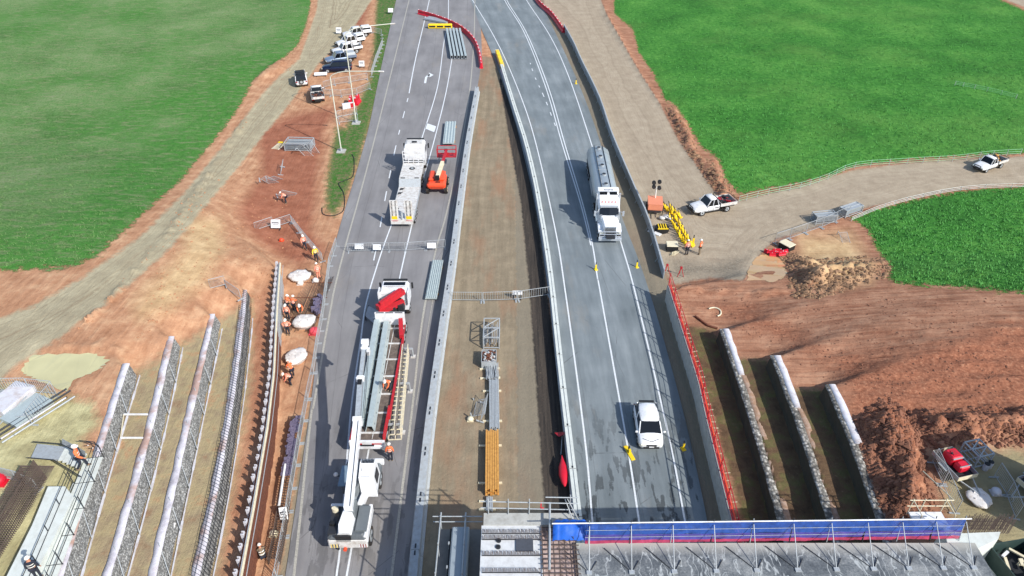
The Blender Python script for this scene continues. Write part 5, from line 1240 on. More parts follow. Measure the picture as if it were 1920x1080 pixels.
# loose steel plate beside the cab
m = MB(); q = [W(691, 573, 1.0), W(741, 602, 1.0), W(727, 628, .5), W(685, 592, .5)]; a = q[0].copy(); m.add([v - a for v in q] + [v - a - V3(0, 0, .06) for v in q], [(0, 1, 2, 3), (7, 6, 5, 4), (0, 4, 5, 1), (1, 5, 6, 2), (2, 6, 7, 3), (3, 7, 4, 0)], M_galvb)
m.beam(q[3] - a, q[3] - a - V3(0, 0, .5), .1, .1, M_dkmetal); m.beam(q[0] - a, q[0] - a - V3(0, 0, 1.0), .1, .1, M_dkmetal); m.beam(q[2] - a, q[2] - a - V3(0, 0, .5), .1, .1, M_dkmetal)
q = m.obj('steel_plate'); q.location = a; tag(q, 'grey steel plate propped beside the crane end of the flatbed truck', 'steel plate')
# ---- articulated pick and carry crane
M_deckd = mat('crane_body_grey', (88, 94, 98), .6, 0, .15, 3, (60, 58, 56), .4)
M_deckg = mat('crane_deck_grey', (104, 110, 113), .6, 0, .12, 3)
o = thing('mobile_crane', 'white articulated mobile crane with its boom stretched along the flatbed truck', 'crane')
m = MB()  # rear unit
m.box((0, -1.9, 1.3), (2.5, 3.9, 1.2), M_deckd, bev=.25); m.box((1.15, -1.9, 1.5), (.25, 3.7, .7), M_white, bev=.06); m.box((0, -3.75, 1.15), (2.45, .3, .9), M_whitedirty, bev=.1); rear = m.obj('rear_body', o)
m = MB(); m.loft([[(-w1, y, 1.9), (w2, y, 1.9), (w2 - .1, y, z), (-w1 + .15, y, z)] for y, w1, w2, z in ((-3.7, .6, .3, 2.2), (-3.2, .62, .32, 2.6), (-1.2, .45, .36, 2.6), (-.3, .35, .35, 2.4))], M_pearl, smooth=False); m.obj('engine_hood', o)
m = MB(); m.box((.85, -1.9, 1.95), (.7, 2.8, .14), M_deckg); m.obj('engine_cover', o); m = MB(); m.box((-.95, -2.1, 1.94), (.5, 3.0, .1), M_dkmetal); m.cyl((-.98, -1.1, 2.0), (-.98, -1.1, 2.35), .22, 12, M_beige); m.cyl((-.98, -2.6, 1.98), (-.98, -2.6, 2.2), .2, 12, M_black); m.box((-.9, -.35, 1.98), (.9, .3, .1), M_white); m.obj('side_deck', o)
m = MB(); m.box((-.2, -3.85, 1.75), (.95, .12, .75), M_black, Matrix.Rotation(.35, 3, 'X'))
for i in range(6): m.box((-.2, -3.92 - i * .0, 1.5 + i * .1), (.9, .03, .03), M_dkmetal)
m.obj('radiator_grille', o)
m = MB()
for i in range(6): m.box((-1.05 + i * .09, -3.92, 1.0), (.045, .02, .34), M_black if i % 2 else M_yellow); m.box((.72 + i * .08, -3.92, 1.0), (.04, .02, .34), M_taill if i % 2 else M_white)
m.cyl((-.2, -3.9, .75), (-.2, -4.15, .75), .12, 8, M_orange); m.obj('chevron_panel', o)
m = MB(); m.box((0.15, 1.1, 1.45), (.9, 3.2, .5), M_galvb); m.box((.55, .5, 1.7), (.35, 1.6, .5), M_white, Matrix.Rotation(-.12, 3, 'Z')); m.obj('articulation_frame', o)
m = MB(); m.box((.1, 4.0, 1.2), (2.4, 3.4, .8), M_deckg, bev=.1); m.box((1.0, 5.55, 1.6), (1.0, .35, .5), M_white, bev=.06); m.box((-1.05, 3.6, 1.68), (.5, 2.6, .12), mat('crane_deck_blue', (120, 140, 156), .5)); m.obj('front_body', o)
m = MB(); m.loft([[(.1 + k, y, 1.5), (1.35 + k * .6, y, 1.5), (1.2 + k * .6, y, z), (.22 + k, y, z)] for y, z, k in ((1.2, 1.9, .2), (1.9, 2.85, .05), (3.6, 3.05, 0), (4.2, 2.95, 0))], M_pearl, smooth=False); cb = m.obj('operator_cab', o)
m = MB()
for i in range(9): m.box((.36 + i * .095, 3.75, 3.08), (.045, .55, .04), M_black)
m.obj('roof_louvre', cb); m = MB(); m.box((.72, 2.75, 3.01), (.62, .6, .05), M_white, bev=.03); m.obj('roof_hatch', cb)
m = MB(); m.box((.7, 2.03, 2.78), (.6, .2, .1), M_glass, Matrix.Rotation(.9, 3, 'X')); m.box((1.33, 2.9, 2.3), (.05, 1.2, .7), M_glass, Matrix.Rotation(-.1, 3, 'Y')); m.obj('cab_window', cb)
wheels(o, (4.4,), 1.3, .62, .38, M_galv); wheels(o, (-2.4,), 1.3, .62, .38, M_galv)
a = W(655, 1030, 0); b = W(690, 880, 0); d = (b - a).normalized(); o.rotation_euler = (0, 0, yaw(W(655, 1030), W(684, 880))); o.location = (a.x + d.x * 3.6, a.y + d.y * 3.6, 0)
def squash(o, k, dy=0.0):
    for c in kids(o):
        cs = [c] + kids(c); wh = c.name.startswith('wheel'); yc = sum(v.co.y for v in c.data.vertices) / len(c.data.vertices)
        for q in cs:
            for v in q.data.vertices: v.co.y = v.co.y + yc * (k - 1) + dy if wh else v.co.y * k + dy
squash(o, .66, -1.45)
CM = Matrix.Translation(o.location) @ Matrix.Rotation(o.rotation_euler.z, 4, 'Z'); CI = CM.inverted()
p0 = CI @ W(653, 955, 2.9); p1 = CI @ W(671, 786, 3.9); p2 = CI @ W(676, 712, 4.55); p3 = CI @ W(683, 652, 5.3)
d = (p1 - p0).normalized(); u = V3(0, 0, 1)
m = MB(); m.beam(p0, p1, .52, .62, M_pearl); m.beam(p0 + V3(.14, 0, .33), p1 + V3(.1, 0, .33), .04, .04, M_dkmetal); m.beam(p1 - d * .35, p1, .62, .72, M_white); m.obj('main_boom', o)
m = MB(); m.beam(p1, p2, .36, .45, M_galvb); m.beam(p2 - d * .6, p2, .3, .5, M_black); m.obj('second_boom_section', o)
m = MB(); m.beam(p2, p3, .28, .36, M_galvb); m.beam(p1 + V3(.34, 0, .1), p3 + V3(.3, 0, .1), .03, .03, M_black); m.beam(p1 + V3(.44, 0, .1), p3 + V3(.38, 0, .1), .03, .03, M_black); m.obj('third_boom_section', o)
m = MB(); m.box(p2 + V3(0, 0, .1), (.6, .35, .55), M_pearl, bev=.1); m.obj('boom_collar', o)
m = MB(); m.box(p3, (.5, .6, .55), M_pearl, bev=.12); m.cyl(p3 + V3(-.25, .5, .1), p3 + V3(.25, .5, .1), .3, 10, M_white); m.box(p3 + V3(.35, -.3, -.1), (.2, .4, .5), M_white); m.box(p3 + V3(0, .45, -.7), (.2, .2, .8), M_dkmetal); m.obj('boom_head', o)
m = MB(); m.beam(p0 + V3(0, 1.5, -.2), V3(p0.x, .6, 1.5), .5, .6, M_deckg); m.box(V3(p0.x + .05, p0.y + .5, 2.2), (.6, 1.0, 1.0), M_deckg, bev=.1); m.obj('boom_pedestal', o)
m = MB(); m.cyl((-1.5, 1.0, 1.6), (-1.05, 1.0, 1.6), .04, 6, M_black); m.sph((-1.6, 1.0, 1.75), .16, M_white); m.obj('mirror', o)
# ---- orange signal trailer with black lamp heads
o = thing('traffic_signal_trailer', 'orange portable traffic signal trailer beside the yellow markers', 'signal trailer'); m = MB(); m.box((0, 0, .85), (1.6, 2.0, .75), mat('faded_orange', (222, 138, 104), .5, 0, .08, 2), bev=.06); m.box((0, 0, 1.24), (1.64, 2.04, .05), mat('faded_orange', (0, 0, 0))); m.obj('cabinet', o)
m = MB(); m.box((0, 0, .42), (1.3, 2.4, .12), M_dkmetal); m.beam((0, -1.0, .42), (0, -2.3, .42), .1, .1, M_dkmetal)
for x in (-.85, .85):
    for y in (-.9, .9): m.cyl((x, y, 0), (x, y, .5), .05, 6, M_dkmetal)
m.obj('drawbar', o); wheels(o, (0,), .95, .33, .22)
m = MB(); m.cyl((0, .6, 1.2), (0, .6, 2.6), .06, 8, M_refl); m.obj('mast', o)
for x, z in ((-.3, 2.6), (.3, 2.5), (-.35, 3.1), (.25, 3.25)): m = MB(); m.cyl((x, .5, z), (x, .75, z), .22, 12, M_black); m.cyl((x, .48, z), (x, .52, z), .13, 10, M_dkmetal); m.obj('lamp_head', o)
put(o, (1224, 404), (1229, 384)); o.rotation_euler.z += .15
# ---- trailer with red pump, stillages
def boxtrailer(label, a, b, machine=True):
    o = thing('pump_trailer', label, 'trailer'); m = MB(); m.box((0, 0, .62), (1.9, 3.0, .08), M_dkmetal)
    for s in (-1, 1): m.box((s * .95, 0, .82), (.05, 3.0, .4), M_galv)
    for s in (-1, 1): m.box((0, s * 1.5, .82), (1.9, .05, .4), M_beige)
    m.obj('tray', o); m = MB()
    m.beam((-.6, -1.5, .55), (0, -3.0, .5), .09, .09, M_galv); m.beam((.6, -1.5, .55), (0, -3.0, .5), .09, .09, M_galv); m.cyl((.1, -2.7, 0), (.1, -2.7, .6), .04, 6, M_galv); m.obj('drawbar', o)
    wheels(o, (0,), 1.25, .36, .24); 
    for s in (-1, 1): m = MB(); m.box((s * 1.1, 0, .78), (.34, .95, .05), M_galv); m.obj('mudguard', o)
    if machine:
        m = MB(); m.box((0, .45, 1.15), (1.1, 1.1, .9), M_red, bev=.12); m.box((.1, -.55, 1.05), (1.0, .8, .7), M_red, bev=.15); m.cyl((-.3, .4, 1.5), (-.3, .4, 1.75), .08, 8, M_dkmetal); m.box((0, .45, 1.62), (.5, .5, .06), M_redsteel); m.beam((-.5, -.1, 1.5), (.5, -.1, 1.5), .08, .08, M_galv); m.beam((-.5, -.9, 1.45), (.6, -.9, 1.45), .06, .06, M_galv); m.obj('pump_unit', o)
    return o
ZP = None
o = boxtrailer('grey trailer carrying a red pump, parked by the tall fence at the lower right', 0, 0); put(o, (1790, 899), (1776, 866)); o.rotation_euler.z = R(14); o.scale = (.74, .74, .8)
o = boxtrailer('red machine on a trailer cut off by the right edge of the view', 0, 0); put(o, (1925, 940), (1935, 900)); o.rotation_euler.z = R(-70); o.scale = (.8, .8, .85); o.location.x += .5
def stillage(label, px, py, L=1.5, Wd=1.1, h=1.3, rz=0, kind='braced', m_=None, name='stillage', legs=True, cat='stillage'):
    o = thing(name, label, cat, G(px, py), rz); M_ = m_ or M_galv; m = MB()
    for x in (-Wd / 2, Wd / 2):
        for y in (-L / 2, L / 2): m.beam((x, y, 0), (x, y, h), .08, .08, M_)
    for z in (.15, h):
        for x in (-Wd / 2, Wd / 2): m.beam((x, -L / 2, z), (x, L / 2, z), .07, .07, M_)
        for y in (-L / 2, L / 2, 0): m.beam((-Wd / 2, y, z), (Wd / 2, y, z), .07, .07, M_)
    m.obj('frame', o); m = MB()
    if kind == 'braced':
        m.beam((-Wd / 2, -L / 2, h + .03), (Wd / 2, 0, h + .03), .06, .06, M_); m.beam((-Wd / 2, 0, h + .03), (Wd / 2, L / 2, h + .03), .06, .06, M_)
        for i in range(9): m.beam((-Wd / 2 + .1 + i * Wd / 10, -L / 2, .35 + (i % 3) * .2), (-Wd / 2 + .1 + i * Wd / 10, L / 2, .35 + (i % 3) * .25), .05, .05, M_)
    else:
        for i in range(16): m.beam((-Wd / 2 + .04, -L / 2 + i * L / 16, h - .2), (Wd / 2 - .04, -L / 2 + i * L / 16, h - .15), .025, .025, M_)
        for i in range(5): m.box((0, 0, .3 + i * .14), (Wd - .12, L - .1, .03), M_galvb)
    m.obj('stacked_panels', o); return o
stillage('grey steel stillage frame with diagonal braces, first item in the median row of materials', 922, 636, 2.6, 1.35, 1.3)
stillage('galvanised stillage frame beside the red pump trailer at the lower right', 1824, 862, 1.25, 1.1, 1.1, .25)
stillage('steel rack stacked with fence panels on the red earth', 563, 278, 1.9, 3.4, 1.1, R(-3), 'panels')
stillage('light steel rack of panels lying on the side track, nearer the puddle', 1543, 415, 1.1, 2.4, 1.0, R(10), 'panels')
stillage('light steel rack of panels lying on the side track, nearer the grass', 1593, 400, 1.0, 2.6, .9, R(28), 'panels')
# ================================================= PEOPLE
def skin_mesh(name, verts, edges, m, parent, sub=1, root=0):
    me = bpy.data.meshes.new(name); me.from_pydata([v[:3] for v in verts], edges, []); o = bpy.data.objects.new(name, me); COL.objects.link(o)
    sk = o.modifiers.new('s', 'SKIN'); sk.use_smooth_shade = True
    for i, v in enumerate(verts):
        sv = me.skin_vertices[0].data[i]; r = v[3]; sv.radius = r if isinstance(r, tuple) else (r, r); sv.use_root = (i == root)
    s = o.modifiers.new('u', 'SUBSURF'); s.levels = sub; s.render_levels = sub
    dg = bpy.context.evaluated_depsgraph_get(); nm = bpy.data.meshes.new_from_object(o.evaluated_get(dg)); o.modifiers.clear(); o.data = nm
    nm.materials.clear(); nm.materials.append(m); nm.polygons.foreach_set('use_smooth', [True] * len(nm.polygons)); o.parent = parent; return o
def person(label, pose, vest, hat=M_hat, trous=M_navy, group=None):
    """pose: dict of joint positions in metres, facing +Y"""
    o = thing('person', label, 'person', group=group); J = dict(
        pelvis=(0, 0, .95), chest=(0, .0, 1.28), neck=(0, .01, 1.5), head=(0, .03, 1.66),
        lh=(-.1, 0, .92), lk=(-.11, .03, .5), la=(-.11, -.02, .09), lt=(-.12, .14, .05), rh=(.1, 0, .92), rk=(.11, .03, .5), ra=(.11, -.02, .09), rt=(.12, .14, .05),
        ls=(-.19, 0, 1.42), le=(-.26, -.02, 1.14), lw=(-.27, .08, .9), rs=(.19, 0, 1.42), re=(.26, -.02, 1.14), rw=(.27, .08, .9))
    J.update(pose)
    head = Vector(J['head']); nk = Vector(J['neck'])
    names = ['pelvis', 'chest', 'neck', 'head', 'lh', 'lk', 'la', 'lt', 'rh', 'rk', 'ra', 'rt', 'ls', 'le', 'lw', 'rs', 're', 'rw']
    rad = dict(pelvis=(.15, .11), chest=(.16, .11), neck=.055, head=.095, lh=.085, lk=.055, la=.04, lt=.035, rh=.085, rk=.055, ra=.04, rt=.035, ls=.06, le=.042, lw=.026, rs=.06, re=.042, rw=.026)
    V = [tuple(J[n]) + (rad[n],) for n in names]; ix = {n: i for i, n in enumerate(names)}
    E = [(ix[a], ix[b]) for a, b in (('pelvis', 'chest'), ('chest', 'neck'), ('neck', 'head'), ('pelvis', 'lh'), ('lh', 'lk'), ('lk', 'la'), ('la', 'lt'), ('pelvis', 'rh'), ('rh', 'rk'), ('rk', 'ra'), ('ra', 'rt'), ('neck', 'ls'), ('ls', 'le'), ('le', 'lw'), ('neck', 'rs'), ('rs', 're'), ('re', 'rw'))]
    V.append((head.x, head.y + .02, head.z + .08, .09)); E.append((ix['head'], len(V) - 1))
    V.append((head.x, head.y + .105, head.z - .01, .018)); E.append((ix['head'], len(V) - 1))   # nose
    for w, e in (('lw', 'le'), ('rw', 're')):
        p = Vector(J[w]); d = (p - Vector(J[e])).normalized(); sx = Vector((1, 0, 0)); sx = (sx - d * sx.dot(d)).normalized()
        V.append((*(p + d * .07), (.035, .016))); k = len(V) - 1; E.append((ix[w], k))
        for f, ln in ((-.03, .075), (-.01, .09), (.01, .085), (.03, .065)):
            a = p + d * .1 + sx * f; V.append((*a, .009)); E.append((k, len(V) - 1)); b = a + d * ln * .8 + Vector((0, 0, -.02)); V.append((*b, .007)); E.append((len(V) - 2, len(V) - 1))
        t = p + d * .06 + sx * (.045 if w[0] == 'l' else -.045); V.append((*t, .01)); E.append((k, len(V) - 1))
    skin_mesh('body', V, E, M_skin, o, 1)
    def sub(ns, es, add, m, nm, root=0):
        vv = [tuple(J[n]) + (tuple(r + add for r in (rad[n] if isinstance(rad[n], tuple) else (rad[n], rad[n]))),) for n in ns]; return skin_mesh(nm, vv, es, m, o, 1, root)
    sub(['pelvis', 'chest', 'neck', 'ls', 'le', 'lw', 'rs', 're', 'rw'], [(0, 1), (1, 2), (2, 3), (3, 4), (4, 5), (2, 6), (6, 7), (7, 8)], .022, vest, 'jacket')
    sub(['pelvis', 'lh', 'lk', 'la', 'rh', 'rk', 'ra'], [(0, 1), (1, 2), (2, 3), (0, 4), (4, 5), (5, 6)], .018, trous, 'trousers')
    for a, t in (('la', 'lt'), ('ra', 'rt')):
        m = MB(); p, q = Vector(J[a]), Vector(J[t]); m.cyl(p + V3(0, 0, .05), p - V3(0, 0, .06), .06, 8, M_khaki); m.cyl(p - V3(0, 0, .03), q, .055, 8, M_khaki, r2=.045); m.obj('boot', o)
    up = (head - nk).normalized(); rot = Vector((0, 0, 1)).rotation_difference(up).to_matrix()
    m = MB(); c = head + up * .07; vs = []
    dome = MB(); dome.sph((0, 0, 0), .135, hat, 12, 8, (.92, 1.08, .95)); vv = [(rot @ Vector((v[0], v[1], max(v[2], -.01)))) + c for v in dome.v]; m.add(vv, dome.f, hat, True)
    br = MB(); br.sph((0, .04, -.005), .17, hat, 14, 4, (.85, 1.05, .09)); m.add([(rot @ Vector(v)) + c for v in br.v], br.f, hat, True); m.obj('hard_hat', o)
    ch, pe = Vector(J['chest']), Vector(J['pelvis']); m = MB(); mid = ch.lerp(pe, .45); ax = (ch - pe).normalized()
    m2 = [(ch + ax * .02), mid]
    for c_ in m2: m.loft([[tuple(c_ + V3(math.cos(t) * .19, math.sin(t) * .145, 0) + ax * k) for t in [2 * math.pi * i / 14 for i in range(14)]] for k in (0, .05)], M_refl, cap=False)
    m.obj('reflective_band', o)
    return o
stand = {}
walkp = dict(lk=(-.11, .16, .52), la=(-.11, .2, .12), lt=(-.11, .37, .09), rk=(.11, -.02, .5), ra=(.11, -.28, .14), rt=(.11, -.14, .05), le=(-.27, -.14, 1.16), lw=(-.26, -.12, .92), re=(.27, .1, 1.16), rw=(.25, .28, 1.0))
reach = dict(le=(-.24, .2, 1.25), lw=(-.14, .42, 1.2), re=(.24, .2, 1.25), rw=(.14, .42, 1.18), chest=(0, .04, 1.27), neck=(0, .08, 1.49), head=(0, .13, 1.64))
bend = dict(pelvis=(0, -.12, .9), chest=(0, .12, 1.13), neck=(0, .27, 1.26), head=(0, .38, 1.36), lh=(-.1, -.1, .87), rh=(.1, -.1, .87), lk=(-.12, .08, .5), rk=(.12, .08, .5), ls=(-.19, .22, 1.2), rs=(.19, .22, 1.2), le=(-.24, .36, .95), lw=(-.15, .5, .75), re=(.24, .36, .95), rw=(.15, .5, .75))
crouch = dict(pelvis=(0, -.2, .45), chest=(0, 0, .75), neck=(0, .1, .93), head=(0, .17, 1.06), lh=(-.11, -.18, .44), rh=(.11, -.18, .44), lk=(-.16, .28, .5), rk=(.16, .28, .5), la=(-.15, .02, .1), ra=(.15, .02, .1), lt=(-.16, .2, .05), rt=(.16, .2, .05), ls=(-.19, .06, .87), rs=(.19, .06, .87), le=(-.23, .26, .66), lw=(-.1, .45, .55), re=(.23, .26, .66), rw=(.1, .45, .55))
hips = dict(le=(-.4, -.06, 1.2), lw=(-.2, .05, 1.03), re=(.4, -.06, 1.2), rw=(.2, .05, 1.03))
PPL = [ # feet px, pose, yaw deg, jacket, trousers, label, z override
 ((1287, 478), stand, 10, M_hivisp, M_navy, 'person in pink orange shirt and dark trousers standing at the end of the yellow markers'),
 ((1311, 477), hips, 60, M_hivis, M_khaki, 'person in orange vest with light hat at the right of the yellow markers'),
 ((572, 468), walkp, -150, M_hivisp, M_navy, 'person in pale orange shirt walking behind the one in yellow'),
 ((594, 490), walkp, 200, M_hivisy, M_navy, 'person in yellow orange jacket walking towards the trench'),
 ((598, 522), stand, 30, M_hivisp, M_hivisp, 'person in peach overalls beside the farthest white bag'),
 ((537, 381), bend, 100, M_hivisp, M_navy, 'person bending over a loose barrier on the red earth'),
 ((541, 583), reach, -60, M_hivis, M_navy, 'person with arms raised at the rail, farthest of the group by the piles'),
 ((541, 600), stand, 170, M_hivisp, M_navy, 'person in pale pink vest standing second by the pile wall'),
 ((553, 585), reach, -20, M_hivis, M_navy, 'person in orange facing the middle white bag'),
 ((566, 590), bend, 190, M_hivis, M_khaki, 'person leaning over the top of the middle white bag'),
 ((541, 628), hips, 180, M_hivisp, M_navy, 'person seen from behind alone below the group in the trench'),
 ((549, 706), bend, 40, M_hivis, M_navy, 'person bending in the trench below the nearest white bag'),
 ((546, 722), bend, 120, M_hivisp, M_navy, 'person crouched over, lower of the pair beneath the nearest white bag'),
 ((733, 864), stand, 5, M_hivis, M_navy, 'person in orange vest standing on the road by the flatbed tail'),
 ((494, 1046), crouch, 30, M_khaki, M_navy, 'person crouching in grey clothes at the near end of the trench'),
]
pz = {}
for (f, pose, yw, vest, tr, lab) in PPL:
    o = person(lab, pose, vest, M_hat, tr); g = G(*f); o.location = g; o.rotation_euler = (0, 0, R(yw))
o = person('person in orange vest climbing on the flatbed beside the ladder gantry', bend, M_hivis); o.location = FM @ V3(1.0, 1.4, 1.42); o.rotation_euler = (0, 0, R(150))
o = person('person in orange vest and white helmet stepping off the metal stairs', walkp, M_hivis); p = W(158, 878, 6.85); o.location = p; o.rotation_euler = (0, 0, R(-70)); o.scale = (1.1, 1.1, 1.1)
o = person('person in dark clothes and white helmet at the bottom left edge by the footing', stand, M_navy); p = W(75, 1085, 7.3); o.location = p; o.rotation_euler = (0, 0, R(20))
# ================================================= SMALL THINGS
# bulk bags
def bag(label, px, py, s=1.0, rz=0, flat=.62):
    rnd = random.Random(label); m = MB(); nu, nv = 16, 8; vs = []
    for j in range(nv + 1):
        t = j / nv; rr = (.62 + .25 * math.sin(math.pi * min(t * 1.2, 1))) * (1 - max(0, t - .7) * 2.6); zz = flat * math.sin(t * math.pi / 2) ** .8
        for i in range(nu):
            a = 2 * math.pi * i / nu; k = 1 + .10 * rnd.uniform(-1, 1) + .12 * abs(math.cos(2 * a)); vs.append((rr * k * math.cos(a) * s * 1.15, rr * k * math.sin(a) * s, zz * s * (1 + .1 * rnd.uniform(-1, 1))))
    fs = [(j * nu + i, j * nu + (i + 1) % nu, (j + 1) * nu + (i + 1) % nu, (j + 1) * nu + i) for j in range(nv) for i in range(nu)]; fs.append(tuple(range(nv * nu, nv * nu + nu)))
    m.add(vs, fs, M_bag, True); o = thing('bulk_bag', label, 'bulk bag', G(px, py), rz); m.obj('bag_body', o); h = MB()
    for a in range(4):
        x, y = .4 * s * math.cos(a * 1.57 + .7), .4 * s * math.sin(a * 1.57 + .7); h.tube([V3(x, y, flat * s * .7), V3(x * 1.3, y * 1.3, flat * s * 1.1), V3(x * .8, y * 1.5, flat * s * .75)], .03, 5, M_bag)
    h.obj('lifting_loop', o); return o
bag('round white bulk bag, farthest one in the trench', 563, 523, 1.0); bag('white bulk bag with open neck below the group of workers', 572, 610, .95, .5, .8); bag('pointed white bulk bag, nearest one in the trench', 557, 675, .95, 1.2, .7)
bag('crumpled white bulk bag lying on the pad at the lower right', 1833, 938, .72, 1.3, .5)
# lamp posts
def lamp_post(label, base, h, arm, aim):
    b = G(*base); o = thing('lamp_post', label, 'lamp post', b); m = MB(); m.cyl((0, 0, 0), (0, 0, .5), .16, 10, M_galv); m.cyl((0, 0, .5), (0, 0, h * .93), .09, 8, M_galvl, r2=.06)
    d = Vector((math.cos(aim), math.sin(aim), 0)); P = [V3(0, 0, h * .93)]
    for t in (.25, .5, .75, 1): P.append(d * arm * t ** 1.5 * .5 + V3(0, 0, h * .93 + .08 * h * math.sin(t * 1.57)))
    P.append(d * arm + V3(0, 0, h * 1.01 + .15)); m.tube(P, .06, 6, M_galvl); m.obj('pole', o)
    k = MB(); e = P[-1]; k.box(e + d * .3, (.7, .26, .14), M_whitedirty, Matrix.Rotation(aim, 3, 'Z'), bev=.04); k.obj('lamp_head', o)
    c = MB(); c.box((0, 0, .05), (1.1, 1.1, .12), M_conc); c.obj('concrete_base', o); return o
M_galvl = mat('pale_galvanised_pole', (205, 205, 190), .6, .1, .06)
lamp_post('tall lamp post with curved arm standing on the grass verge, the nearer one', (640, 284), 10.6, 6.2, R(-8)); lamp_post('tall lamp post with curved arm rising behind the red barriers', (668, 231), 13.0, 6.0, R(10))
# red barriers pair + fence bits by the lamp
for i, (x, y, r) in enumerate(((658, 196, .1), (670, 194, -.15))):
    q = dup(wb, G(x, y), r, ['upright red plastic barrier, left of the pair by the lamp post', 'upright red plastic barrier, right of the pair by the lamp post'][i], 'red pair by the lamp post'); del q['group']; q.scale = (1.3, .8, 1.3)
m = MB(); m.box((0, 0, .4), (1.8, .5, .8), M_white, bev=.05); m.box((.5, -.26, .4), (.5, .02, .8), M_redsteel); q = m.obj('barrier_block'); q.location = G(654, 203); q.rotation_euler = (0, 0, .4); tag(q, 'white and red barrier block in front of the red plastic pair', 'barrier')
# steel sheet stacks
def sheetstack(label, pa, pb, wd, z=.3, n=5, m_=None):
    a, b = W(*pa, z), W(*pb, z); L = (b - a).length; o = thing('steel_sheet_stack', label, 'steel sheets', ((a.x + b.x) / 2, (a.y + b.y) / 2, 0), yaw(a, b)); m = MB()
    prof = []; k = n * 4
    for i in range(k + 1): prof.append((-wd / 2 + wd * i / k, z + (.07 if (i // 2) % 2 else 0)))
    m.prism(prof + [(wd / 2, z - .12), (-wd / 2, z - .12)], -L / 2, L / 2, m_ or M_galvb2, 'y'); m.obj('corrugated_sheet', o)
    for y in (-L * .35, L * .35): m = MB(); m.box((0, y, (z - .14) / 2), (wd + .1, .12, z - .14), M_timber); m.obj('timber_bearer', o)
    return o
sheetstack('bundle of ribbed steel sheets on the road just beyond the boom lift basket', (841, 268), (845, 228), 1.5, .45, 4)
sheetstack('bundle of ribbed steel sheets beside the concrete barrier, nearer one', (808, 559), (821, 488), 1.1, .35, 6)
# loose beams in the far group
o = thing('steel_beam_stack', 'x', 'steel beam'); bpy.data.objects.remove(o)
for i in range(5):
    m = MB(); L = 11.5; w = .36
    for s in (-1, 1): m.box((s * w * .45, 0, .27), (.05, L, .5), M_galvb)
    m.box((0, 0, .53), (w, L, .05), M_galvb2); m.box((0, 0, .01), (w, L, .04), M_galvb); m.box((0, 0, .26), (w * .8, L - .8, .4), M_black)
    q = m.obj('box_beam'); a, b = W(847 + i * 6.6, 108, .3), W(838 + i * 6.0, 56, .3); q.location = ((a.x + b.x) / 2, (a.y + b.y) / 2, .1); q.rotation_euler = (0, 0, yaw(a, b)); q.scale = (1, (b - a).length / L, 1)
    tag(q, 'hollow grey steel beam in the row of five behind the curved red barriers', 'steel beam', 'five beams by the red barriers')
for i in range(3):
    m = MB(); m.box((0, 0, .42), (1.6, .7, .84), M_yellow, bev=.12); m.box((0, -.36, .42), (1.2, .03, .3), M_black); q = m.obj('yellow_barrier_module'); q.location = W(811 + i * 14.5, 53, 0); tag(q, ['yellow plastic barrier module, leftmost of three by the grey slab', 'yellow plastic barrier module, middle of three', 'yellow plastic barrier module, rightmost of three beside the steel beams'][i], 'barrier')
m = MB(); a = W(811, 40); b = W(840, 41); m.box((0, 0, .15), (5.4, 1.8, .3), M_galvb); q = m.obj('concrete_slab'); q.location = ((a.x + b.x) / 2 - .5, a.y, .1); q.rotation_euler = (0, 0, R(-32)); tag(q, 'long grey slab lying under the curved red barrier', 'slab')
# median row
def bundle(name, label, cat, px0, px1, wd, n, r, m_, z0=.1, jit=0.0, layers=1):
    a, b = W(*px0, .2), W(*px1, .2); L = (b - a).length; rnd = random.Random(label); o = thing(name, label, cat, ((a.x + b.x) / 2, (a.y + b.y) / 2, gz(a.x, a.y)), yaw(a, b)); m = MB()
    for l in range(layers):
        for i in range(n):
            x = -wd / 2 + wd * (i + .5) / n; j = lambda: rnd.uniform(-jit, jit)
            ln = L * (1 - rnd.uniform(0, .08))
            if isinstance(r, tuple): m.box((x, j(), z0 + r[1] / 2 + l * (r[1] + .015)), (r[0], ln, r[1]), m_)
            else: m.cyl((x + j(), -ln / 2 + j(), z0 + r + l * r * 2), (x + j(), ln / 2 + j(), z0 + r + l * r * 2), r, 7, m_)
    m.obj('stacked_lengths', o)
    for f in (-.3, .3): m = MB(); m.box((-.15, L * f, z0 / 2), (wd + .7, .14, z0), M_beige); m.obj('bearer', o)
    return o
bundle('scaffold_tube_bundle', 'messy bundle of short scaffold tubes next to the rusty crate', 'scaffold tubes', (923, 712), (921, 683), .95, 12, .035, M_galv, .12, .14, 4)
bundle('scaffold_tube_bundle', 'long straight bundle of scaffold tubes in the median', 'scaffold tubes', (927, 807), (926, 713), .78, 8, .05, M_galv, .12, .01, 3)
bundle('timber_stack', 'long stack of yellow brown timber planks in the median', 'timber stack', (923, 928), (923, 811), .98, 6, (.14, .09), M_timber, .1, .02, 5)
bundle('aluminium_plank_stack', 'thin silver planks at the near end of the timber stack', 'planks', (918, 958), (918, 932), .45, 4, (.09, .08), M_galv, .1, .02, 2)
o = thing('fittings_crate', 'rusty open crate filled with scaffold fittings', 'crate', G(917, 680)); m = MB()
for x in (-.6, .6): m.box((x, 0, .45), (.05, 1.5, .7), M_galv)
for y in (-.75, .75): m.box((0, y, .45), (1.2, .05, .7), M_galv)
m.box((0, 0, .15), (1.2, 1.5, .08), M_dkmetal); m.obj('crate_frame', o); m = MB(); rnd = random.Random(1)
for i in range(90): m.box((rnd.uniform(-.52, .52), rnd.uniform(-.66, .66), .6 + rnd.uniform(0, .22)), (rnd.uniform(.08, .16), rnd.uniform(.1, .24), .08), rnd.choice([M_rust, M_galv, M_whitedirty, M_rust]), Matrix.Rotation(rnd.uniform(0, 3), 3, 'Z'))
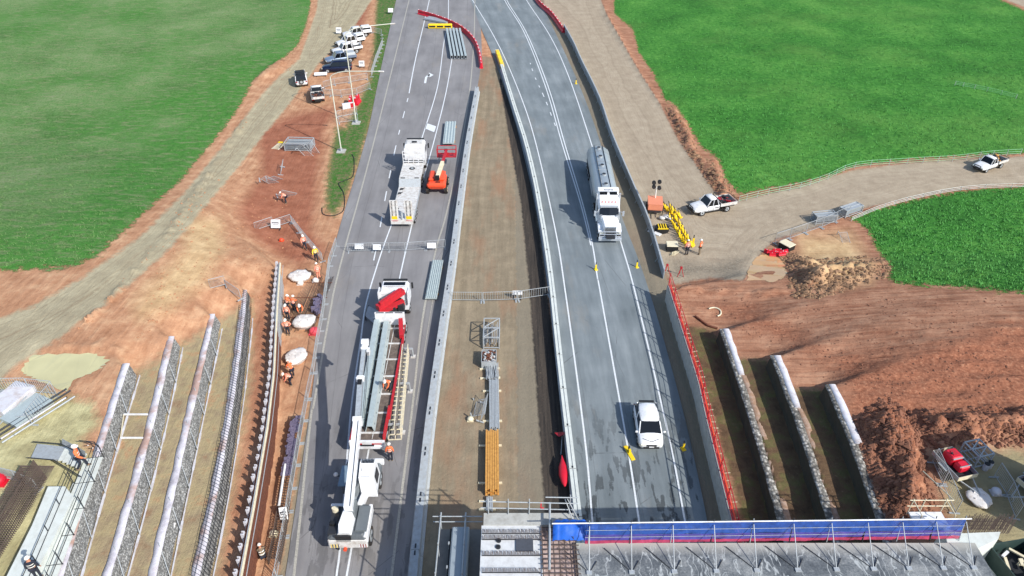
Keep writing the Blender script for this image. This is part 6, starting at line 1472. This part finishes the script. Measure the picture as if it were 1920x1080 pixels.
m.obj('scaffold_fittings', o)
# red cover and folded sign by the right steel barrier
m = MB(); m.loft([[(w * math.cos(t), y, .35 + w * .7 * math.sin(t)) for t in [2 * math.pi * i / 10 for i in range(10)]] for y, w in ((-1.3, .05), (-1.0, .2), (-.3, .34), (.4, .3), (1.0, .12), (1.45, .02))], M_red); q = m.obj('folded_red_cover'); q.location = W(1056, 890, .25); q.rotation_euler = (0, 0, .02); tag(q, 'long narrow red cover lying at the foot of the right steel barrier', 'cover')
o = thing('folding_sign', 'fallen folding roadwork sign with dark red face by the right steel barrier', 'sign', W(1052, 822)); m = MB(); m.add([(-.5, .3, .3), (.6, .4, .35), (.3, -.1, .6), (-.2, -.2, .4)], [(0, 1, 2, 3)], M_redsteel); m.obj('sign_face', o); m = MB(); m.cyl((.1, .2, .3), (-.1, -1.6, .05), .03, 6, M_galv); m.cyl((.2, .2, .3), (.5, -.5, .05), .03, 6, M_galv); m.obj('stand_leg', o)
# loose panels
def leaning(label, px, py, rz, tilt, proto=fl, s=1.0):
    q = dup(proto, G(px, py, .1), rz, label); q.rotation_euler = (tilt, 0, rz); q.rotation_mode = 'ZYX'; q.rotation_euler = (0, tilt, rz); q.scale = (s, s, s)
    if 'group' in q: del q['group']
leaning('loose crowd barrier lying flat beside the long bundle of tubes', 886, 768, R(-12), R(75)); leaning('crowd barrier standing askew close to the tube bundle', 903, 775, R(-6), R(20))
leaning('loose crowd barrier leaning on the red earth in front of the sheet rack', 566, 292, R(84), R(50)); leaning('thin barrier panel standing edge on between rack and tangle', 528, 322, R(8), R(15))
leaning('loose barrier lying in the tangle left of the bending worker', 498, 345, R(-55), R(60)); leaning('second loose barrier in the tangle on the red earth', 508, 340, R(-40), R(70)); leaning('loose barrier under the bending worker', 533, 372, R(-50), R(45))
leaning('small barrier lying in the damp hollow near the white beige box', 1574, 452, R(24), R(85), fl, .9); leaning('loose barrier panel on the red earth right of the rack', 580, 286, R(80), R(60))
o = thing('timber_pallet', 'yellow ended pallet of planks lying on red earth left of the rack', 'pallet', G(523, 275), R(-15)); m = MB()
for i in range(6): m.box((0, -.9 + i * .3, .12), (1.0, .12, .05), M_beige)
for x in (-.45, .45): m.box((x, 0, .06), (.1, 2.0, .07), M_whitedirty)
m.box((0, .95, .17), (1.15, .4, .05), M_yellow); m.obj('slat', o)
# white signs on stands / battery boxes
def board(label, px, py, w=1.1, h=.8, tilt=.5, rz=0, z=.6, name='sign_board', m_=None):
    o = thing(name, label, 'sign', G(px, py), rz); m = MB(); m.box((0, 0, z + .1), (w, .05, h), m_ or M_white, Matrix.Rotation(-tilt, 3, 'X')); m.obj('sign_face', o)
    k = MB(); [k.cyl((s * w * .35, .1, 0), (s * w * .35, 0, z + .2), .03, 6, M_dkmetal) for s in (-1, 1)]; [k.box((s * w * .35, .1, .03), (.1, .7, .05), M_dkmetal) for s in (-1, 1)]; k.obj('stand_leg', o)
    t = MB(); [t.box((0, -.04 - tilt * .0, z + .28 - i * .2), (w * (.7 - .15 * i), .02, .06), M_dkmetal, Matrix.Rotation(-tilt, 3, 'X')) for i in range(2)] if label.find('plain') < 0 else None
    if t.v: t.obj('sign_marking', o)
    return o
board('white sign board on the crowd barriers across the left road, leftmost of three plain boards', 675, 472, .9, .6); board('white sign board on the crowd barriers across the left road, middle of three plain boards', 708, 474, .8, .55); board('white sign board on the crowd barriers across the left road, rightmost of three plain boards', 810, 471, .9, .55)
board('white sign with dark symbol on the barrier beside the red earth', 519, 430, 1.0, .9); board('white plain board lying by the fence in front of the parked cars', 602, 143, 2.0, .7, 1.2, R(8), .3); board('white square sign at the right end of the car park fence', 679, 127, .9, .9, .3)
board('square sign with dark marks on the fence behind the parked white pickups', 636, 64, 1.0, 1.0, .3); board('small white plain board on the verge near the top of the left road', 733, 26, 1.0, .8, .6)
board('white board hanging on the long barrier line near the road crane', 535, 975, .5, .9, .4, R(10)); board('cream plain board fixed on the median barriers', 970, 560, .9, .4, .3)
board('white sheet of plywood lying on the second gravel wall', 321, 998, .5, .8, 1.0, R(-10), .2)
# beige boxes by the track
def tank(label, px, py, L, Wd, h, rz, mm): 
    o = thing('storage_box', label, 'box', G(px, py), rz); m = MB(); m.box((0, 0, h / 2), (Wd, L, h), M_dkmetal if mm is None else mm, bev=.04); m.obj('box_body', o); k = MB(); k.box((0, 0, h + .04), (Wd + .06, L + .06, .08), M_beige, bev=.03); k.obj('lid', o); return o
tank('cream lidded box beside the two workers and yellow markers', 1259, 468, 1.0, 1.15, .65, R(-3), M_black); tank('cream topped box between the puddle and the fence', 1474, 466, 1.3, 1.0, .6, R(35), M_black)
m = MB(); rnd = random.Random(4)
for i in range(14): m.beam((rnd.uniform(-.4, .5), rnd.uniform(-.3, .3), .05), (rnd.uniform(-.2, .7), rnd.uniform(-.35, .3), rnd.uniform(.1, .3)), .06, .06, M_beige)
q = m.obj('offcut_pile'); q.location = G(1262, 477); tag(q, 'small pile of pale offcuts right in front of the cream lidded box', 'offcuts')
# yellow markers: two rows of bollards with black bands
def marker():
    o = thing('lane_marker', 'x', 'lane marker'); m = MB(); m.box((0, 0, .07), (.4, .55, .14), M_yellow, bev=.04); m.obj('base', o); m = MB(); m.box((0, 0, .45), (.2, .06, .7), M_yellow); m.obj('panel', o)
    m = MB(); m.box((0, .06, .62), (.09, .05, 1.1), M_black); m.obj('black_post', o); return o
mk0 = marker(); rnd = random.Random(8); A = [(1248, 391), (1256, 398), (1268, 408)]; Bp = [(1262, 410), (1270, 424), (1280, 442), (1295, 466)]
def mrow(pts, step, lab, grp, side=(0,)):
    for p, r in walk(pts, step, 0):
        for s in side:
            q = dup(mk0, (p.x + s + rnd.uniform(-.06, .06), p.y + rnd.uniform(-.08, .08), gz(p.x, p.y)), rnd.uniform(-.3, .3) + .6, lab, grp)
            q.scale = (.85, .85, .85); q.rotation_euler = (rnd.uniform(-.3, -.1), rnd.uniform(-.35, -.1), rnd.uniform(.4, .7))
mrow(A, .36, 'black and yellow lane marker in the short row touching the orange trailer', 'markers next to the orange trailer', (0, .5)); mrow(Bp, .44, 'black and yellow lane marker in the long double row by the workers', 'markers in the long double row', (-.3, .3))
for (x, y), l in zip(((1130, 295), (1194, 501), (1117, 506), (1281, 842), (1080, 157), (1180, 850)), ('single yellow marker on the shoulder beside the tank trailer', 'single yellow marker on the shoulder ahead of the tanker', 'small orange marker standing on the lane line ahead of the tanker', 'single yellow marker by the wall near the white car', 'single yellow marker on the shoulder at the far bend', 'yellow marker on the centre line by the white car')):
    q = dup(mk0, W(x, y), .3, l); q.location.z = gz(q.location.x, q.location.y) + .02 if x != 1117 and x != 1180 else .01
    q.scale = (.8, .8, .75) if x != 1180 else (.8, 2.6, .5)
mk0.location = G(1299, 459); mk0['label'] = 'lone black and yellow lane marker standing just behind the worker in orange'
def coil(label, px, py, c):
    rnd = random.Random(label); o = thing('sandbag_pile', label, 'pile', G(px, py)); m = MB()
    for i in range(9): m.sph((rnd.uniform(-.5, .5), rnd.uniform(-.4, .4), .15 + rnd.uniform(0, .2)), rnd.uniform(.18, .28), c, 8, 5, (1.3, .9, .6))
    m.obj('sandbag', o)
coil('grey pile of sandbags between the orange trailer and the black and yellow crate', 1246, 410, M_whitedirty)
o = thing('marker_crate', 'dark crate holding yellow and black boards next to the sandbags', 'crate', G(1241, 432)); m = MB(); m.cyl((0, 0, 0), (0, 0, .45), .75, 14, M_black); m.obj('crate_base', o); m = MB()
for i in range(4): m.box((-.4 + i * .26, 0, .52), (.1, 1.0, .08), M_yellow)
m.box((0, -.5, .5), (1.1, .1, .1), M_yellow); m.obj('yellow_board', o)
m = MB(); m.box((0, 0, .05), (.5, 1.5, .08), M_white); m.box((.12, .3, .12), (.3, .5, .06), M_black); q = m.obj('fallen_sign'); q.location = G(1227, 437); q.rotation_euler = (0, 0, R(50)); tag(q, 'white sign lying on the ground by the dark crate', 'sign')
# pile of red barriers by the puddle
for i in range(7):
    q = dup(wb, G(1440 + i * 5, 474 + (i % 3) * 3, .02 + (i % 2) * .12), R(60 + 9 * i), 'red barrier in the jumbled heap at the edge of the muddy puddle', 'heap of red barriers'); q.scale = (.6, .42, .38)
# red stands by the wall start
for i, (x, y) in enumerate(((1249, 512), (1275, 517))):
    m = MB(); [m.beam((dx, dy, 0), (0, 0, 1.1), .05, .05, M_redsteel) for dx, dy in ((-.3, -.2), (.3, -.2), (0, .35))]; m.box((0, 0, .95), (.2, .2, .2), M_redsteel); q = m.obj('red_tripod'); q.location = G(x, y); tag(q, ['red tripod stand where the red handrail begins', 'red tripod stand on the track right of the handrail start'][i], 'stand')
# hoses
def hose(label, pts, r, m_):
    P = cr([G(x, y, r) for x, y in pts], 5); P = [V3(p.x, p.y, gz(p.x, p.y) + r) for p in P]; a = P[0].copy(); m = MB(); m.tube([p - a for p in P], r, 6, m_); q = m.obj('hose'); q.location = a; tag(q, label, 'hose')
hose('cream hose curled in a hook on the red slope', [(1329, 580), (1340, 578), (1350, 583), (1351, 590), (1345, 594)], .07, M_beige); hose('brown pipe leading to the head of the first stone wall', [(1303, 594), (1315, 603), (1328, 612), (1345, 617)], .1, M_rust)
hose('black cable looped on the verge', [(660, 290), (664, 300), (662, 330), (645, 340), (635, 345), (645, 365), (644, 395), (625, 405), (606, 402), (604, 390)], .05, M_black)
# long scaffold on road side: purple mesh pile, white pipe, formwork in the trench
o = thing('rebar_mat', 'rusty mat of long reinforcing bars on the trench floor', 'rebar', G(582, 560)); m = MB(); rnd = random.Random(6)
for i in range(22): m.beam((-1.4 + i * .13 + rnd.uniform(-.05, .05), -4.5 + rnd.uniform(-.6, .6), .08), (-1.2 + i * .13, 3.2 + rnd.uniform(-.8, .5), .1), .03, .03, M_rebar)
for y in (-3, 0, 2.4): m.beam((-1.5, y, .13), (1.6, y, .13), .04, .04, M_rust)
m.obj('bar_mat', o)
o = thing('formwork_cage', 'long trench cage of rust coloured bars and purple plastic along the fence', 'rebar cage', G(548, 850)); m = MB(); P = [G(x, y) - o.location for x, y in ((560, 790), (549, 850), (538, 920), (527, 1000), (515, 1060))]; Q = cr(P, 8)
for p, q in zip(Q[:-1], Q[1:]):
    for x, z in ((-.35, .1), (.35, .1), (-.35, .6), (.35, .6)): m.beam(p + V3(x, 0, z), q + V3(x, 0, z), .04, .04, M_rebar)
    for f in (0, .5): c = p.lerp(q, f); m.beam(c + V3(-.35, 0, .6), c + V3(.35, 0, .6), .03, .03, M_rebar); m.beam(c + V3(-.35, 0, 0), c + V3(-.35, 0, .6), .03, .03, M_rebar); m.beam(c + V3(.35, 0, 0), c + V3(.35, 0, .6), .03, .03, M_rebar)
m.obj('bar_cage', o); m = MB(); purple = mat('violet_plastic', (92, 84, 108), .6, 0, .3, 6, (170, 160, 175), .5)
for p in Q[2:14]:
    for k in range(5): m.box(p + V3(random.uniform(-.22, .22), random.uniform(-.4, .4), .65 + random.uniform(0, .08)), (.3, .5, .12), purple, Matrix.Rotation(random.uniform(0, 3), 3, 'Z'))
m.obj('plastic_spacer', o); m = MB(); m.cyl(Q[12] + V3(-.2, 0, .75), Q[20] + V3(-.2, 0, .75), .09, 8, M_white); m.obj('white_pipe', o)
for i, (x, y, l) in enumerate(((566, 562, 'violet wrapped bundle leaning on the barriers beside the rebar mat'),)):
    m = MB(); [m.box((random.uniform(-.3, .3), -1.2 + k * .35, .35 + random.uniform(-.1, .1)), (.5, .3, .5), purple, Matrix.Rotation(random.uniform(0, 3), 3, 'Z')) for k in range(7)]; q = m.obj('wrapped_bundle'); q.location = G(596, 575); q.rotation_euler = (0, 0, .2); tag(q, l, 'bundle')
def lump(name, label, cat, px, py, r, c, sq=(1, 1, .8)):
    m = MB(); m.sph((0, 0, r * .6), r, c, 10, 7, sq); m.box((0, 0, r * .15), (r * 2, r * 1.6, r * .3), c); q = m.obj(name); q.location = G(px, py); tag(q, label, cat)
lump('safety_bin', 'red pink bin fixed against the long barrier line', 'bin', 590, 625, .45, mat('pink_red', (225, 80, 90), .6, 0, .2, 5)); lump('paint_drum', 'small orange drum on red earth above the trench', 'drum', 528, 452, .25, M_orange); lump('bucket', 'white bucket near the farthest white bag', 'bucket', 592, 528, .3, M_bag); lump('bag_scrap', 'small white crumpled scrap below the farthest bag', 'scrap', 563, 533, .28, M_bag)
lump('tool_bag', 'cream bucket in the near trench beside the crouching worker', 'bucket', 513, 1003, .28, M_beige); lump('white_canister', 'white canister on the right pad next to the bulk bag', 'canister', 1866, 925, .3, M_sheet); lump('cream_stone', 'cream block at the edge of the first stone wall head', 'block', 882, 788, .25, M_beige)
for i, (x, y) in enumerate(((1846, 880), (1853, 876))):
    m = MB(); m.cyl((0, 0, 0), (0, 0, .5), .18, 10, M_sheet); m.cyl((0, 0, .5), (0, 0, .54), .17, 10, M_black); q = m.obj('bucket'); q.location = G(x, y); tag(q, ['dark topped bucket, left of two beside the stillage on the right pad', 'dark topped bucket, right of two beside the stillage on the right pad'][i], 'bucket')
# left pad: sheeted heap, pipe trench
o = thing('sheeted_stack', 'stack of grey white sheeting on the left pad', 'sheeting', W(28, 770, 6.4)); m = MB(); rnd = random.Random(9)
m.box((-.6, .8, .3), (1.6, 2.6, .5), M_sheet, Matrix.Rotation(-.3, 3, 'Z')); m.box((1.0, -.2, .22), (1.6, 2.6, .3), M_galvb2, Matrix.Rotation(-.45, 3, 'Z')); m.obj('sheet_pile', o); m = MB()
for i in range(5): m.beam((rnd.uniform(-1, 2), rnd.uniform(-2, 0), .1), (rnd.uniform(-1, 2), rnd.uniform(-1, 1), .5), .06, .06, M_galv)
m.obj('loose_bar', o)
o = thing('pipe_bundle', 'bundle of dark and grey pipes stacked inside the left pad fence', 'pipes', W(75, 780, 6.4), R(-32)); m = MB()
for i in range(12): m.cyl((-.8 + i * .13, -2.2 + rnd.uniform(-.4, .4), .12 + (i % 3) * .1), (-.8 + i * .13, 2.0 + rnd.uniform(-.4, .4), .12 + (i % 3) * .1), .06, 6, rnd.choice([M_galv, M_dkmetal, M_sheet]))
m.obj('pipe_length', o)
m = MB(); m.beam((-.0, 0, .6), (2.0, 0, .6), .09, .09, M_white); q = m.obj('white_bar'); a = W(232, 777, 5.5); b = W(277, 777, 5.5); m = MB(); bpy.data.objects.remove(q)
m.beam((0, 0, 0), b - a, .09, .09, M_white); c = W(226, 821, 5.5) - a; d = W(268, 821, 5.5) - a; m.beam(c, d, .09, .09, M_white); m.beam((0, 0, 0), c, .05, .05, M_beige); q = m.obj('white_bar_frame'); q.location = a; tag(q, 'white bar frame spanning between the two outermost left gravel walls', 'frame')
lump('red_ball', 'round red cover at the left edge of the view', 'cover', 0, 905, .45, M_red); lump('green_hose_reel', 'small green hose reel on the white cap of the third gravel wall', 'hose reel', 293, 752, .22, mat('green_plastic', (40, 140, 100), .5))
# bottom right basket and skip
o = thing('waste_skip', 'dark green skip with scrap timber at the bottom right corner', 'skip', G(1905, 1075), R(10)); m = MB()
for s in (-1, 1): m.box((s * 1.2, 0, .6), (.06, 2.4, 1.2), mat('dark_green_paint', (42, 62, 58), .6)); m.box((0, s * 1.2, .6), (2.4, .06, 1.2), mat('dark_green_paint', (0, 0, 0)))
m.box((0, 0, .1), (2.4, 2.4, .06), M_dkmetal); m.obj('skip_body', o); m = MB()
for i in range(10): m.box((rnd.uniform(-.8, .8), rnd.uniform(-.8, .8), .6 + rnd.uniform(0, .5)), (rnd.uniform(.2, 1.2), .15, .08), rnd.choice([M_beige, M_black, M_white, M_rust]), Matrix.Rotation(rnd.uniform(0, 3), 3, 'Z'))
m.obj('scrap_timber', o)
# fresh concrete pour
V = [G(x, y, .05) for x, y in ((1805, 1030), (1840, 1018), (1875, 1028), (1905, 1045), (1900, 1075), (1880, 1110), (1820, 1110))]; zt = max(v.z for v in V)
poly_sheet('concrete_blinding', [V3(v.x, v.y, zt + .02) for v in V], M_concl)
# clods and stones on the heaps and the red earth (uncountable)
def scatter(name, regions, n, smin, smax, m_, seed, zoff=.0, flat=.6):
    rnd = random.Random(seed); V = []; Fc = []
    for poly, k in regions:
        xs = [p[0] for p in poly]; ysx = [p[1] for p in poly]; c = 0; tries = 0
        xx = np.array([rnd.uniform(min(xs), max(xs)) for _ in range(k * 3)]); yy = np.array([rnd.uniform(min(ysx), max(ysx)) for _ in range(k * 3)])
        ok = sdpoly(xx, yy, poly) > 0
        for x, y in list(zip(xx[ok], yy[ok]))[:k]:
            g = G(x, y); s = rnd.uniform(smin, smax) * rnd.choice([.5, .7, 1, 1.3]); b = len(V)
            for i in range(6):
                d = [(1, 0, 0), (0, 1, 0), (-1, 0, 0), (0, -1, 0), (0, 0, 1), (0, 0, -.3)][i]
                V.append((g.x + s * d[0] * rnd.uniform(.6, 1.2), g.y + s * d[1] * rnd.uniform(.6, 1.2), g.z + zoff + s * flat * d[2] + s * .1))
            for f in ((0, 1, 4), (1, 2, 4), (2, 3, 4), (3, 0, 4), (1, 0, 5), (2, 1, 5), (3, 2, 5), (0, 3, 5)): Fc.append(tuple(b + i for i in f))
    me = bpy.data.meshes.new(name); me.from_pydata(V, [], Fc); me.materials.append(m_); o = bpy.data.objects.new(name, me); COL.objects.link(o); return struct(o, 'stuff')
M_clod = mat('earth_clod', (128, 86, 66), .95, 0, .3, 1.0); M_clodb = mat('brown_rubble', (140, 110, 84), .95, 0, .35, 1.0); M_clodo = mat('orange_clod', (168, 122, 90), .95, 0, .25, 1.0)
scatter('earth_clods', [(MOUNDS[2][0], 1500), (MOUNDS[3][0], 700)], 0, .07, .24, M_clod, 1)
scatter('small_earth_clods', [([(1265, 530), (1500, 555), (1900, 560), (1900, 760), (1600, 740), (1350, 600)], 1400)], 0, .03, .1, M_clod, 7)
scatter('spoil_rubble', [(MOUNDS[0][0], 500), (MOUNDS[1][0], 900), ([(1455, 470), (1500, 470), (1520, 560), (1490, 560)], 200)], 0, .08, .28, M_clodb, 2)
scatter('loose_stones', [([(330, 380), (480, 300), (560, 420), (500, 560), (400, 560), (250, 640), (300, 480)], 500), (MOUNDS[7][0], 300), ([(560, 60), (620, 20), (520, 180), (440, 250), (470, 200)], 150)], 0, .05, .14, M_clodo, 3)
# grass tufts (uncountable)
def tufts(name, polys, n, seed, m_, hmin, hmax):
    rnd = random.Random(seed); V = []; Fc = []
    for poly, k in polys:
        xs = [p[0] for p in poly]; ysx = [p[1] for p in poly]
        xx = np.array([rnd.uniform(min(xs), max(xs)) for _ in range(k * 2)]); yy = np.array([rnd.uniform(min(ysx), max(ysx)) for _ in range(k * 2)]); ok = sdpoly(xx, yy, poly) > 2
        for x, y in list(zip(xx[ok], yy[ok]))[:k]:
            g = G(x, y)
            for b in range(5):
                a = rnd.uniform(0, 6.28); l = rnd.uniform(hmin, hmax); w = l * .3; cx, cy = g.x + rnd.uniform(-.25, .25), g.y + rnd.uniform(-.25, .25); i = len(V)
                V += [(cx - math.sin(a) * w, cy + math.cos(a) * w, g.z - .03), (cx + math.sin(a) * w, cy - math.cos(a) * w, g.z - .03), (cx + math.cos(a) * l * .7, cy + math.sin(a) * l * .7, g.z + l)]; Fc.append((i, i + 1, i + 2))
    me = bpy.data.meshes.new(name); me.from_pydata(V, [], Fc); me.materials.append(m_); o = bpy.data.objects.new(name, me); COL.objects.link(o); return struct(o, 'stuff')
clip = lambda poly: [(min(max(x, -20), 1940), max(y, -30)) for x, y in poly]
tufts('grass_tufts', [(clip(REG['grass'][1]), 5200), (clip(REG['grass'][2]), 2400)], 0, 11, mat('bright_grass_blades', (84, 150, 70), .9, 0, .3, .4), .08, .22)
tufts('dry_grass_tufts', [(clip(REG['grass'][0]), 5000), (REG['verge'][0], 500)], 0, 12, mat('dull_grass_blades', (98, 130, 74), .9, 0, .35, .4), .06, .16)

# unseen container stack, added beyond the right edge to shade the pad
b = G(1990, 1000); o = thing('shadow_caster', 'unseen grey container stack added beyond the right edge to cast shade on the pad', 'container', b, R(12))
for k in range(2):
    m = MB(); m.box((1.8, 0, 1.3 + k * 2.62), (2.44, 6.0, 2.58), M_whitedirty, bev=.05)
    for i in range(24): m.box((.56, -2.8 + i * .24, 1.3 + k * 2.62), (.05, .1, 2.3), M_whitedirty)
    sh = m.obj('caster_shell', o); m = MB(); m.box((.53, .8, 1.1 + k * 2.62), (.05, .9, 2.0), M_dkmetal); m.obj('door', o); m = MB(); m.box((.53, -1.2, 1.6 + k * 2.62), (.05, 1.2, .8), M_glass); m.obj('window', o)
